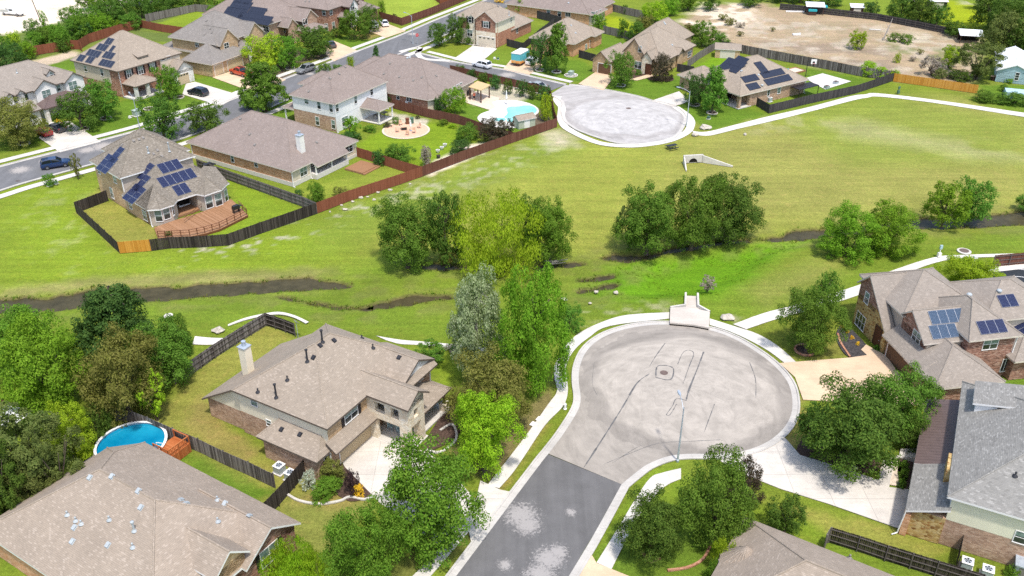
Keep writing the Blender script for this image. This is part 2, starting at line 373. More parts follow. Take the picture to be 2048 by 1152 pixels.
# ------------------------------------------------------------------ ground
def px(s, z=0.0):
    a = [float(x) for x in s.replace(';', ' ').replace(',', ' ').split()]
    return [U(a[i], a[i+1], z) for i in range(0, len(a), 2)]
CREEK = [  # water polygons: (outline pixels)
 "-40,604 0,599 43,594 100,596 153,584 187,576 233,576 283,576 317,573 360,574 400,568 512,562 560,556 620,556 665,562 700,572 640,577 590,580 512,584 400,592 333,598 267,600 183,611 110,618 67,621 0,625 -40,632",
 "738,612 760,605 785,599 837,589 890,589 902,594 867,600 812,609 779,615",
 "830,530 862,527 930,531 1020,536 1090,529 1150,524 1165,527 1120,533 1040,541 930,538 860,537",
 "1204,516 1231,508 1269,510 1310,506 1375,491 1444,480 1492,478 1500,482 1444,487 1375,499 1319,510 1300,517 1256,522 1225,520",
 "1518,480 1562,472 1587,461 1644,457 1700,455 1816,436 1846,437 1956,432 2048,422 2100,415 2100,445 2048,449 1916,453 1819,455 1700,466 1644,475 1569,481",
 "1157,559 1190,554 1228,548 1230,552 1190,560 1160,562", "1152,581 1190,575 1236,564 1238,568 1195,580 1158,584",
 "560,592 600,600 680,613 745,614 745,617 680,617 598,604"]
CP = [np.array(px(c, -.25)) for c in CREEK]
def inside(P, X, Y):
    r = np.zeros(X.shape, bool); n = len(P)
    for i in range(n):
        x0, y0 = P[i]; x1, y1 = P[(i+1) % n]
        if y0 == y1: continue
        c = ((y0 > Y) != (y1 > Y)) & (X < (x1-x0)*(Y-y0)/(y1-y0)+x0); r ^= c
    return r
def sdist(P, X, Y):
    d = np.full(X.shape, 1e9); n = len(P)
    for i in range(n):
        x0, y0 = P[i]; x1, y1 = P[(i+1) % n]; dx, dy = x1-x0, y1-y0; L = dx*dx+dy*dy+1e-12
        t = np.clip(((X-x0)*dx+(Y-y0)*dy)/L, 0, 1); d = np.minimum(d, np.hypot(X-x0-t*dx, Y-y0-t*dy))
    return np.where(inside(P, X, Y), -d, d)
def line_dist(P, X, Y):
    d = np.full(X.shape, 1e9)
    for i in range(len(P)-1):
        x0, y0 = P[i]; x1, y1 = P[i+1]; dx, dy = x1-x0, y1-y0; L = dx*dx+dy*dy+1e-12
        t = np.clip(((X-x0)*dx+(Y-y0)*dy)/L, 0, 1); d = np.minimum(d, np.hypot(X-x0-t*dx, Y-y0-t*dy))
    return d
gx = np.concatenate([[-3000, -1200, -500, -260], np.arange(-170, 170.1, .6), [260, 500, 1200, 3000]])
gy = np.concatenate([[-400, 0, 25], np.arange(38, 130, .42), np.arange(130, 300, .8), [320, 380, 500, 800, 1500, 4000]])
X, Y = np.meshgrid(gx, gy); X = X.astype(float); Y = Y.astype(float)
rs = np.random.RandomState(5)
def vnoise(X, Y, s, seed):
    r = np.random.RandomState(seed); g = r.rand(256, 256)
    x, y = X/s+97, Y/s+41; xi, yi = np.floor(x).astype(int), np.floor(y).astype(int); fx, fy = x-xi, y-yi
    fx = fx*fx*(3-2*fx); fy = fy*fy*(3-2*fy); a = lambda i, j: g[(yi+j) % 256, (xi+i) % 256]
    return (a(0, 0)*(1-fx)+a(1, 0)*fx)*(1-fy)+(a(0, 1)*(1-fx)+a(1, 1)*fx)*fy
fb = lambda s, seed: (vnoise(X, Y, s, seed)+.5*vnoise(X, Y, s/2.1, seed+1)+.25*vnoise(X, Y, s/4.3, seed+2))/1.75
Z = -fb(9, 3)*.1
wob = (vnoise(X, Y, 1.3, 8)-.5)*.9
bank = np.zeros_like(X); cd = np.full(X.shape, 99.)
for P in CP:
    m = (X > P[:, 0].min()-6) & (X < P[:, 0].max()+6) & (Y > P[:, 1].min()-6) & (Y < P[:, 1].max()+6)
    d = np.full(X.shape, 99.); d[m] = sdist(P, X[m], Y[m]); cd = np.minimum(cd, d+wob*.8)
Z += -.8*np.clip((.25-cd)/.7, 0, 1)
LUSH = np.array(px('1275,524 1330,510 1444,489 1570,483 1640,478 1560,510 1500,560 1440,588 1385,597 1300,598 1255,590')); m = (X > LUSH[:, 0].min()-6) & (X < LUSH[:, 0].max()+6) & (Y > LUSH[:, 1].min()-6) & (Y < LUSH[:, 1].max()+6); dl = np.full(X.shape, 9.); dl[m] = sdist(LUSH, X[m], Y[m]); kk = np.clip(-dl/3.5, 0, 1); Z += -.95*kk*kk*(3-2*kk)
# shallow swale along the creek
Z += -.25*np.clip(1-cd/9, 0, 1)**2
C = np.zeros(X.shape+(3,)); C[:] = (.155, .205, .022)
GR = dict(lime=(.185, .255, .02), field=(.24, .262, .043), olive=(.25, .242, .062), lawn=(.108, .185, .017), dlawn=(.14, .205, .02), yard=(.235, .235, .045), dry=(.26, .22, .06),
          lush=(.115, .245, .010), dirt=(.355, .27, .165), bare=(.46, .42, .30), grav=(.72, .62, .48), brown=(.13, .10, .065), grass2=(.18, .24, .03), mead=(.24, .30, .012), scrub=(.12, .16, .035), pale=(.36, .34, .16), soil=(.105, .078, .04))
def zone(poly, col, fe=.6, amt=1., ns=None, th=.5):
    P = np.array(px(poly)); m = (X > P[:, 0].min()-fe*3) & (X < P[:, 0].max()+fe*3) & (Y > P[:, 1].min()-fe*3) & (Y < P[:, 1].max()+fe*3)
    d = sdist(P, X[m], Y[m])+(wob[m]*min(1.5, fe)); k = np.clip(.5-d/fe, 0, 1)*amt
    if ns is not None: k = k*np.clip((fb(ns, int(P[0, 0]*7) % 97)[m]-th)*7+.5, 0, 1)
    c = np.array(GR[col] if isinstance(col, str) else col); C[m] = C[m]*(1-k[:, None])+c*k[:, None]
zone("1120,270 2100,180 2100,440 1600,470 1290,520 1140,540 700,520 900,330", 'field', 12)
zone("1400,250 2100,170 2100,400 1650,450 1300,430", 'olive', 14, .8)
zone("1500,215 1760,195 2060,240 2060,330 1700,330", 'grass2', 8, .6)
zone("0,380 170,370 240,520 640,440 700,520 560,550 0,600", 'lime', 8)
zone("640,440 860,360 1100,270 1150,300 900,400 640,500", 'grass2', 8)
zone("0,622 400,592 700,580 900,620 1340,570 1500,560 1700,520 2060,450 2060,505 1870,515 1590,610 1460,655 1150,640 900,690 600,640 440,660 0,640", 'dlawn', 5)
zone("1230,525 1500,487 1640,476 1560,510 1500,560 1440,590 1300,600 1150,590", 'lush', 3)
zone("1500,580 1640,520 1720,500 1650,560 1530,610", 'olive', 5, .7)
zone("1540,170 1800,120 1960,210 2080,240 2080,225 1790,160 1700,200 1400,262", 'dlawn', 3)
# bare patches in the field
zone("1630,245 1720,238 1850,270 2000,290 2060,320 1950,320 1800,290 1700,275 1620,262", (.34, .325, .15), 7, .55, 8, .42)
zone("1500,225 1640,230 1660,250 1500,270", (.36, .34, .16), 4, .4, 3, .5)
zone("1085,262 1130,262 1150,290 1100,295", (.5, .44, .3), 4, .8)
zone("850,360 1110,265 1120,300 880,400 700,430", (.42, .40, .24), 5, .5, 1.3, .6)
zone("340,500 520,470 700,415 860,358 870,372 700,440 520,500 350,530", (.46, .42, .32), 3, .7, 1.25, .63)
zone("60,380 160,370 240,520 120,560 20,470", (.34, .36, .14), 4, .35, 1.6, .62)
zone("0,575 200,556 420,540 640,538 640,556 400,566 200,574 0,597", (.27, .25, .085), 2.5, .8)
zone("780,500 1000,545 1000,560 740,560 690,540", 'lush', 5, .35)
zone("560,545 740,555 900,560 900,588 740,612 600,600", (.13, .18, .02), 4, .7, 2.5, .45)
zone("1120,500 1240,525 1180,600 1040,600", (.13, .19, .02), 5, .6)
zone("1130,625 1330,600 1340,630 1150,650", (.40, .36, .22), 3, .6, 1.2, .63)
zone("1460,640 1640,580 1660,600 1480,655", (.42, .38, .24), 2, .8, 1.6, .62)
# dirt lot, gravel yard and what lies beyond
zone("1340,60 1410,10 1560,5 1760,35 1960,65 1960,140 1930,180 1790,160 1740,140 1590,110 1440,90", 'dirt', 3)
zone("1350,50 1410,5 1500,8 1520,40 1460,70 1380,80", 'grav', 5, .7, 4, .45)
zone("1500,80 1790,95 1800,150 1600,105", (.24, .19, .14), 6, .7, 6, .42); zone("1480,30 1900,60 1940,140 1700,150 1500,100", (.46, .40, .30), 5, .6, 4, .55); zone("1560,50 1760,40 1780,80 1600,80", (.26, .22, .13), 4, .5, 3, .55)
zone("1800,60 1960,80 1950,110 1840,90", 'bare', 6, .6, 4, .5)
zone("1760,85 1960,105 1930,130 1800,115", 'scrub', 5, .6, 3, .5)
zone("1540,12 2100,75 2100,-60 1540,-60", (.16, .22, .02), 4)
zone("1890,0 1960,10 1965,70 1880,45", (.27, .33, .01), 4)
zone("1930,-10 1990,-5 1985,10 1920,8", 'bare', 3, .6, 3, .5)
zone("1960,170 2100,170 2100,230 1970,205", 'lawn', 2)
zone("-40,75 70,60 120,45 240,15 420,-10 480,-60 -40,-60", 'grav', 3)
zone("-40,-60 200,-60 170,2 -40,2", (.3, .3, .2), 3, .4, 5, .5)
zone("-30,90 100,50 260,20 420,10 420,40 250,70 130,105 -30,140", 'scrub', 4)
zone("1205,30 1300,40 1290,80 1210,68", 'mead', 2)
zone("1230,14 1330,40 1400,60 1440,100 1330,75 1240,30", 'scrub', 3)
# house lots (lawns)
for pl, c in (("0,300 90,285 100,245 380,180 370,165 260,205 0,230", 'lawn'), ("0,230 60,250 88,285 0,305", (.09, .15, .012)), ("195,280 440,212 365,188 380,170 250,200 140,250", 'lawn'),
              ("385,160 440,145 560,165 490,190 395,165", 'lawn'), ("90,118 160,105 180,130 100,150", 'lawn'), ("50,125 150,100 160,110 60,140", (.5, .4, .28)), ("300,50 390,22 430,30 340,65", 'lime'), ("270,60 370,68 340,85 260,75", 'scrub'),
              ("500,135 590,95 690,115 600,150 560,160", 'brown'), ("560,132 640,118 700,100 720,104 640,128 590,150", (.14, .17, .02)), ("640,75 740,70 800,68 720,102 650,85", 'lawn'), ("700,50 790,62 740,78 700,78", 'dry'),
              ("770,-10 920,-10 870,15 800,48 760,30", (.24, .31, .035)), ("780,52 830,62 810,72 780,60", 'dlawn'), ("840,88 925,62 950,95 910,115 860,105", (.16, .20, .02)), ("955,128 1000,92 1060,110 1030,135", 'dlawn'),
              ("1050,68 1110,40 1130,52 1060,80", 'dlawn'), ("1055,150 1085,125 1160,118 1210,150 1160,165", 'lawn'), ("1200,65 1260,80 1230,110 1190,100", 'lawn'), ("1205,180 1230,150 1340,155 1390,140 1360,185 1310,197", 'lawn'),
              ("1350,215 1400,180 1480,210 1530,228 1420,262 1390,245", 'lawn'), ("1390,130 1440,105 1480,115 1420,140", (.15, .27, .012)), ("1600,180 1610,135 1740,160 1640,200", 'lawn'), ("1360,135 1430,100 1440,108 1375,140", 'dlawn'),
              ("500,215 590,190 580,240 510,225", 'lawn'), ("350,290 420,275 410,330 350,300", (.20, .20, .04)), ("225,400 320,375 340,470 240,500 160,420", 'yard'), ("440,345 600,415 520,470 330,495 320,470 490,440", (.175, .25, .018)),
              ("590,385 720,345 740,310 840,348 640,420", (.20, .24, .03)), ("715,290 800,235 900,250 950,285 850,345 780,330", (.165, .245, .014)), ("850,335 930,290 1020,280 860,350", 'grav'), ("780,225 860,240 850,250 780,245", 'bare'),
              ("905,215 950,205 1010,180 1100,195 1110,240 1040,265 960,260", 'lawn'), ("945,185 1000,165 1070,190 1000,215 950,210", 'bare'), ("1040,225 1085,215 1105,245 1060,255", 'brown'),
              ("200,370 240,500 155,425", 'yard'), ("380,750 530,640 590,670 420,780 440,850 640,960 560,1020 230,850 330,800", 'yard'), ("400,790 440,840 520,900 480,930 360,850", 'dry'), ("370,890 545,985 480,1010 350,920", 'lawn'),
              ("560,1010 680,950 760,1010 700,1050 640,1152 560,1080", (.20, .215, .045)), ("640,980 700,990 740,1000 660,1020 600,1000", 'dry'), ("0,720 60,800 120,820 40,870 0,850", 'lime'), ("0,980 40,1152 0,1160", 'dlawn'),
              ("1480,660 1720,580 1700,700 1560,725", (.165, .2, .025)), ("1600,700 1690,670 1700,715 1570,722", (.2, .2, .04)), ("1180,1110 1300,935 1360,940 1450,1000 1700,1040 1660,1090 1480,1040 1300,1152", (.16, .23, .02)), ("1500,990 1800,1060 1900,1100 1860,1120 1650,1060", 'yard'),
              ("1660,1080 1900,1152 1800,1160 1640,1100", 'dlawn'), ("1180,1110 1300,1000 1420,1090 1420,1160 1200,1160", (.12, .19, .02)), ("870,720 940,690 930,760 880,780", 'lime'), ("900,760 1140,640 1160,700 1100,760 1110,800 960,930 880,850", (.14, .19, .02)), ("900,900 1010,850 1110,760 1110,820 980,970", (.19, .16, .06)),
              ("1990,755 2060,750 2060,800 2010,790", 'lawn'), ("1560,890 1600,800 1620,860 1590,900", 'dry'), ("860,1070 960,1000 970,1080 830,1160 760,1160", (.15, .16, .035)), ("1040,905 1060,905 980,975 1000,985 1100,850 1085,850", (.26, .21, .05))):
    zone(pl, c, 1.2)
zone("540,910 640,960 600,1000 440,930 380,870", (.25, .23, .055), 4, .5, 3, .45)
k = np.clip(1.0-cd/.55, 0, 1)[..., None]; C = C*(1-k)+np.array(GR['soil'])*k
k = (np.clip(1-np.abs(cd-2.2)/2.4, 0, 1)*np.clip((fb(2.2, 61)-.42)*6, 0, 1)*.5)[..., None]; C = C*(1-k)+np.array((.17, .17, .05))*k
ny, nx = X.shape
me = bpy.data.meshes.new('ground'); co_ = np.stack([X, Y, Z], -1).reshape(-1, 3)
ii = (np.arange(ny-1)[:, None]*nx+np.arange(nx-1)[None]).reshape(-1); fc = np.stack([ii, ii+1, ii+nx+1, ii+nx], -1)
me.vertices.add(len(co_)); me.vertices.foreach_set('co', co_.reshape(-1)); me.loops.add(fc.size); me.loops.foreach_set('vertex_index', fc.reshape(-1))
me.polygons.add(len(fc)); me.polygons.foreach_set('loop_start', np.arange(len(fc))*4); me.polygons.foreach_set('loop_total', np.full(len(fc), 4)); me.polygons.foreach_set('use_smooth', np.ones(len(fc), bool))
me.update(calc_edges=True); ca = me.color_attributes.new('tone', 'FLOAT_COLOR', 'POINT')
ca.data.foreach_set('color', np.concatenate([C.reshape(-1, 3), np.ones((nx*ny, 1))], -1).reshape(-1))
t = NT('ground_turf'); o = t.tc(); c = t.n('ShaderNodeAttribute', attribute_name='tone').outputs['Color']
fine = t.noise(o, 5., 6, .8); mid = t.noise(o, .8, 5, .7, .6); big = t.noise(o, .13, 4, .6)
st = t.noise(t.mapv(o, (.06, .7, 1), (0, 0, math.radians(-18))), 1., 5, .65); st2 = t.noise(t.mapv(o, (.05, 1.2, 1), (0, 0, math.radians(28))), 1., 4, .6)
c = t.mix(t.ramp(mid, [(.52, 0.), (.72, .42)]), c, t.mix(1., c, (1.5, 1.12, 1.6), 'MULTIPLY'))
c = t.mix(t.ramp(mid, [(.25, .4), (.45, 0.)]), c, t.mix(1., c, (.72, .86, .6), 'MULTIPLY'))
for n_, a, b in ((t.noise(o, 1.9, 5, .75), .8, 1.2), (fine, .52, 1.42), (big, .86, 1.14), (st, .86, 1.14), (st2, .9, 1.1)): c = t.mix(1., c, t.ramp(n_, [(.25, a), (.75, b)]), 'MULTIPLY')
M['ground'] = t.fin(c, .95, .1, t.bump(t.math('ADD', fine, mid), .9, .09))
me.materials.append(M['ground']); link('ground', me, None, 'rolling turf, lawns and bare earth under the whole neighbourhood', 'ground', kind='structure')
t = NT('creek_water'); o = t.tc(); n1 = t.noise(o, .8, 3)
M['water'] = t.fin(t.mix(t.ramp(n1, [(.3, 0.), (.7, 1.)]), (.045, .038, .017), (.08, .067, .032)), .4, .12, t.bump(t.noise(o, 3., 3), .15, .02))
mb = MB()
for P in CP:
    c_ = P.mean(0); mb.face([(*p, -.5) for p in [tuple(q) for q in offs([tuple(x) for x in P], .6 if sum(P[i-1][0]*P[i][1]-P[i][0]*P[i-1][1] for i in range(len(P))) < 0 else -.6, True)]])
mb.build('creek_water', M['water'], label='dark shallow creek water winding through the mown field', cat='water', kind='structure')
# ------------------------------------------------------------------ roads
def asphalt(name, col, patches, pcol=(.5, .46, .42), line=None):
    t = NT(name); o = t.tc()
    c = t.mix(t.ramp(t.noise(o, .5, 5, .65), [(.3, 0.), (.7, 1.)]), sc3(col, .88), sc3(col, 1.1))
    c = t.mix(1., c, t.ramp(t.noise(o, 14., 4, .8), [(.2, .82), (.8, 1.18)]), 'MULTIPLY')
    lane = t.noise(t.mapv(o, (1.1, .05, 1), (0, 0, math.radians(-31))), 1., 3, .5)
    c = t.mix(1., c, t.ramp(lane, [(.35, .9), (.65, 1.06)]), 'MULTIPLY')
    if patches: c = t.mix(t.math('MULTIPLY', blobs(t, o, patches, 3.5, 1.5), .8), c, pcol)
    return t.fin(c, .9, .2)
pat = lambda L: [(*U(a, b), r) for a, b, r in L]
M['asph'] = asphalt('asphalt', (.137, .133, .131), pat([(1042, 1030, 2.5), (1055, 1050, 2.0), (1098, 1118, 2.2), (1080, 1150, 2.2), (1115, 1105, 1.5), (1142, 1025, .8), (1010, 1130, 1.)]), (.37, .345, .325))
M['asph2'] = asphalt('asphalt_street', (.155, .154, .156), pat([(205, 293, 3.4), (175, 300, 2.5), (40, 340, 2.6), (90, 322, 1.6), (1015, 150, 3.0), (905, 122, 2.5), (620, 148, 1.5), (640, 150, 2.), (825, 68, 2.), (500, 178, 1.6)]), (.42, .38, .34))
LB = px("895,1176 913,1152 1020,1009 1095.5,908.7"); RB = px("1118,1178 1138,1152 1190,1065 1243,969")
ux, uy = LB[3][0]-LB[1][0], LB[3][1]-LB[1][1]; ul = math.hypot(ux, uy); LB[0] = (LB[1][0]-ux/ul*30, LB[1][1]-uy/ul*30); RB[0] = (RB[1][0]-ux/ul*30, RB[1][1]-uy/ul*30)
sheet('road', LB+RB[::-1], .03, M['asph'], 'dark asphalt street with pale worn patches running into the near cul-de-sac', 'road')
C1 = px("1097,908 1128,867 1156,821 1161.5,796 1158,767 1159,738 1170,708 1191,685 1224,667 1274,654 1336,650 1415,660 1461,675 1503,698 1545,729 1574,763 1584,796 1582,829 1566,858 1536,883 1495,900 1441,908 1378,908 1336,913 1295,929 1266,950 1243,969")
C1s = catmull(C1, 4); cc = U(1372, 775)
def aggregate(name, base, c0, R0, dark, ringc):
    t = NT(name); o = t.tc(); v = t.n('ShaderNodeVectorMath', operation='SUBTRACT', ins={0: o, 1: (c0[0], c0[1], 0)}).outputs[0]
    sx = t.n('ShaderNodeSeparateXYZ', ins={0: v}); r = t.n('ShaderNodeVectorMath', operation='LENGTH', ins={0: v}).outputs['Value']
    ang = t.math('ARCTAN2', sx.outputs[1], sx.outputs[0])
    pol = t.n('ShaderNodeCombineXYZ', ins={0: t.math('MULTIPLY', ang, 2.2), 1: t.math('MULTIPLY', r, .55), 2: 0.}).outputs[0]
    sw = t.noise(t.n('ShaderNodeVectorMath', operation='ADD', ins={0: pol, 1: t.mapv(o, (.09, .16, 0))}).outputs[0], 1.5, 6, .66, 1.1); o2 = t.noise(o, .5, 5, .62); f = t.noise(o, 9., 4, .8)
    c = t.mix(t.ramp(sw, [(.36, 0.), (.6, 1.)]), sc3(base, dark), base); c = t.mix(1., c, t.ramp(o2, [(.25, .82), (.7, 1.08)]), 'MULTIPLY')
    rr = t.math('ADD', t.math('DIVIDE', r, R0), t.math('MULTIPLY', t.math('SUBTRACT', t.noise(o, .25, 3), .5), .35))
    ring = t.ramp(rr, [(.80, 0.), (.87, 1.), (1.06, 1.), (1.2, .6)])
    c = t.mix(t.math('MULTIPLY', ring, .8), c, t.mix(1., c, ringc, 'MULTIPLY'))
    c = t.mix(1., c, t.ramp(f, [(.2, .88), (.8, 1.1)]), 'MULTIPLY'); return t.fin(c, .9, .2)
M['agg1'] = aggregate('worn_aggregate', (.43, .385, .33), cc, 11.8, .80, (.64, .64, .65))
cc2 = U(1250, 232); M['agg2'] = aggregate('bleached_aggregate', (.50, .475, .45), cc2, 12.5, .78, (.76, .74, .73))
cul = sheet('cul_de_sac', C1s, .034, M['agg1'], 'round grey cul-de-sac of worn concrete with black crack seals', 'road')
C2 = px("1102,188 1110,192 1122,198 1130,207 1128,220 1133,240 1148,253 1167,263 1217,280 1250,286 1293,287 1320,283 1340,277 1357,262 1367,240 1366,233 1358,222 1343,213 1325,207 1303,203 1270,193 1205,180 1170,174 1130,170")
C2s = catmull(C2, 4)+[U(1116, 179)]
cul2 = sheet('cul_de_sac', C2s, .034, M['agg2'], 'bleached white cul-de-sac at the far edge of the field', 'road')
def seal(pts, w=.14, name='crack_seal', mat='tar', par=None, z=.040):
    mb = MB(); P = catmull(px(pts), 5); n = len(P)
    for i in range(n-1):
        wa = w*(.4+.7*R.random()) if i else w*.3
        ribbon(mb, [P[i], P[i+1]], -wa/2, wa/2, z)
    mb.build(name, M[mat], par or cul, kind='structure')
q4 = lambda s: ' '.join('%.1f,%.1f' % (1024+float(a.split(',')[0])/2.4, 600+float(a.split(',')[1])/2.4) for a in s.split())
seal(q4("345,805 420,690 490,580 540,500 600,400 660,355"), .19); seal(q4("660,320 690,270 735,208"), .12)
seal(q4("835,485 850,430 890,330 920,250"), .2); seal(q4("840,485 790,475 770,510 745,545 742,555 760,550 790,500"), .1)
seal(q4("820,405 850,320 872,260 850,242 820,255 795,310"), .11); seal(q4("922,636 950,560 972,500"), .09); seal(q4("1170,470 1168,380 1140,300"), .09)
seal(q4("440,790 560,740 700,690 850,680 1000,672"), .07, mat='tar'); seal(q4("395,300 385,400 410,460"), .06); seal(q4("480,785 580,720 620,700"), .06)
sq = q4("690,372 700,318 770,325 770,372 745,385 690,372"); seal(sq, .16)
def disc(name, p, r, mat, label, cat, z=.05, par=None, h=.03):
    x, y = U(*p); mb = MB(); n = 20; mb.prism([(x+r*math.cos(2*math.pi*i/n), y+r*math.sin(2*math.pi*i/n)) for i in range(n)], 0, z); mb2 = None
    return mb.build(name, M[mat], par, label=label, cat=cat)
disc('manhole_cover', (1328, 746), .45, 'iron', 'rusty round manhole cover inside a tarred square on the near cul-de-sac', 'manhole')
disc('manhole_cover', (1257, 217), .5, 'iron', 'round manhole cover on the white far cul-de-sac', 'manhole'); disc('manhole_cover', (36, 380-18), .4, 'f_post', 'small round cover in the street near the blue car', 'manhole')
disc('manhole_ring', (1928, 503), .95, 'conc', 'pale manhole ring with brown lid in grass beside the path', 'manhole', .10); disc('manhole_cover', (1928, 502.5), .65, 'iron', 'brown manhole lid in the pale ring beside the path', 'manhole', .13)
disc('manhole_ring', (337, 632), .55, 'conc', 'concrete manhole ring in grass behind the garden trees', 'manhole', .10)
# kerbs, gutters
def kerb_run(P, side, gw=.55, label='concrete kerb and gutter', closed=False, zz=0):
    mb = MB(); ribbon(mb, P, 0, side*gw, .038+zz, None, closed=closed); ribbon(mb, P, side*gw, side*(gw+.2), .13+zz, 0, closed=closed)
    mb.build('kerb', M['kerb'], label=label, cat='kerb', kind='structure')
kerb_run(catmull(LB, 6)+C1s[1:] , 1 if False else 1, label='pale kerb and gutter around the near cul-de-sac') if False else None
full = catmull(LB, 6)[:-1]+C1s+[tuple(p) for p in catmull(RB, 6)[::-1]][1:]
kerb_run(full, 1, .6, 'pale kerb and gutter around the near street and cul-de-sac')
kerb_run(C2s[2:-3], -1 if False else -1, .5, 'white kerb around the far cul-de-sac') if False else None
def sgn(P): return sum(P[i-1][0]*P[i][1]-P[i][0]*P[i-1][1] for i in range(len(P)))
kerb_run(C2s[2:-2], -1 if sgn(C2s) > 0 else 1, .5, 'white kerb around the far cul-de-sac', zz=.001)
FS = catmull(px("-120,371 -60,353 0,335 100,309 200,283 292,258 370,232 440,210 567,160 667,123 733,97 800,72 867,43 912,25 975,0 1040,-26"), 5)
def par_off(P, d): return offs(P, d)
NS = par_off(FS, -9.3)
sheet('road', FS+NS[::-1], .028, M['asph2'], 'grey asphalt street curving past the upper left houses', 'road')
kerb_run(FS, 1, .5, 'far kerb of the upper left street'); kerb_run(NS[:60], -1, .5, 'near kerb of the upper left street')
CF = catmull(px("790,98 820,104 849,110 915,126 1011,141 1049,151 1130,170"), 5); CN = par_off(CF, -7.6)
sheet('road', CF+CN[::-1], .032, M['asph2'], 'short asphalt side street leading to the far cul-de-sac', 'road')
kerb_run(CF[6:], 1, .5, 'far kerb of the side street', zz=.001); kerb_run(CN[4:], -1, .45, 'near kerb of the side street', zz=.002)
# pavements
def walk(name, left, right, label, mat='conc_w', z=.06):
    A, B = catmull(px(left), 5), catmull(px(right), 5); n = min(len(A), len(B)); mb = MB(); L = 0
    for i in range(n-1):
        l = math.dist(A[i], A[i+1]); q = [(*A[i], z), (*A[i+1], z), (*B[i+1], z), (*B[i], z)]; uv = [(L, 0), (L+l, 0), (L+l, 1.4), (L, 1.4)]
        if sgn([p[:2] for p in q]) < 0: q = q[::-1]; uv = uv[::-1]
        mb.face(q, uv); L += l
        for E in (A, B): mb.face([(*E[i], 0), (*E[i+1], 0), (*E[i+1], z), (*E[i], z)])
    return mb.build(name, M[mat], label=label, cat='pavement', kind='structure')
walk('sidewalk', q4("-118,890 0,740 90,620 175,500 215,440 203,370 207,310 260,215 340,150 450,100 560,72 755,60"), q4("-62,905 0,835 60,750 160,600 245,510 268,440 262,370 262,310 300,240 370,180 470,125 755,90"), 'white footpath curving round the near cul-de-sac')
walk('sidewalk', q4("948,90 1060,125 1180,165 1280,225 1370,305"), q4("948,120 1040,150 1140,195 1230,245 1310,305"), 'white footpath right of the storm inlet')
walk('sidewalk', "925,1054 880,1098 838,1140 700,1277", "938,1063 905,1102 862,1152 742,1292", 'white footpath below the wide driveway apron')
walk('sidewalk', "1362,937 1325,946 1300,957 1268,1003 1240,1050 1193,1126", "1362,958 1335,970 1312,990 1285,1022 1255,1075 1223,1139", 'white footpath curving under the trees beside the near street')
walk('path', "1466,649 1530,626 1591,610 1716,571 1778,544 1869,515 1936,510 2048,507 2100,505", "1492,659 1545,641 1595,627 1713,592 1790,556 1873,525 1936,516 2048,513 2100,511", 'long white path along the creek behind the brick house', 'conc_p')
walk('path', "1384,262 1413,264 1470,250 1537,233 1620,214 1700,193 1730,189 1756,187 1869,200 2048,226 2100,233", "1390,270 1421,271 1475,258 1545,242 1625,222 1706,201 1735,195.5 1760,193.5 1869,206 2048,234 2100,241", 'long white path crossing the far field', 'conc_p')
walk('path', "390,673 420,676 455,677", "385,689 420,690 452,686", 'white path piece behind the wooden garden fence', 'conc_p')
walk('path', "752,672 800,680 850,684 925,691 1000,700", "770,680 800,688 850,691 925,699 1000,709", 'white path piece behind the two-storey house', 'conc_p')
walk('path', "456,650 490,637 530,628 560,625 590,632 618,645", "456,653 490,641 530,632 560,629.5 588,636 612,648", 'thin white drainage kerb behind the fence corner', 'conc_p', .1)
P2 = px("1109,192 1106,199 1110,207 1116,215 1115,226 1114,237 1118,248 1127,258 1160,276 1200,290 1250,295 1293,293 1343,284 1380,267 1390,250 1388,238 1378,227 1357,213")
mb = MB(); S2 = catmull(P2, 5); ribbon(mb, S2, 0, 1.5 if sgn(S2) < 0 else 1.5, .06, 0); mb.build('sidewalk', M['conc_p'], label='white footpath round the far cul-de-sac', cat='pavement', kind='structure')
def fwalk(P, a, b, lab):
    mb = MB(); ribbon(mb, P, a, b, .055, 0); mb.build('sidewalk', M['conc_w'], label=lab, cat='pavement', kind='structure')
fwalk(FS, 2.0, 3.5, 'footpath along the far side of the upper left street'); fwalk(NS[:62], -2.0, -3.5, 'footpath along the near side of the upper left street'); fwalk(CF[9:], 1.9, 3.2, 'footpath along the far side of the side street')
fwalk(catmull(px("800,104 832,96 840,98 836,108 850,118 900,122"), 5), -.7, .7, 'footpath curving round the street corner')
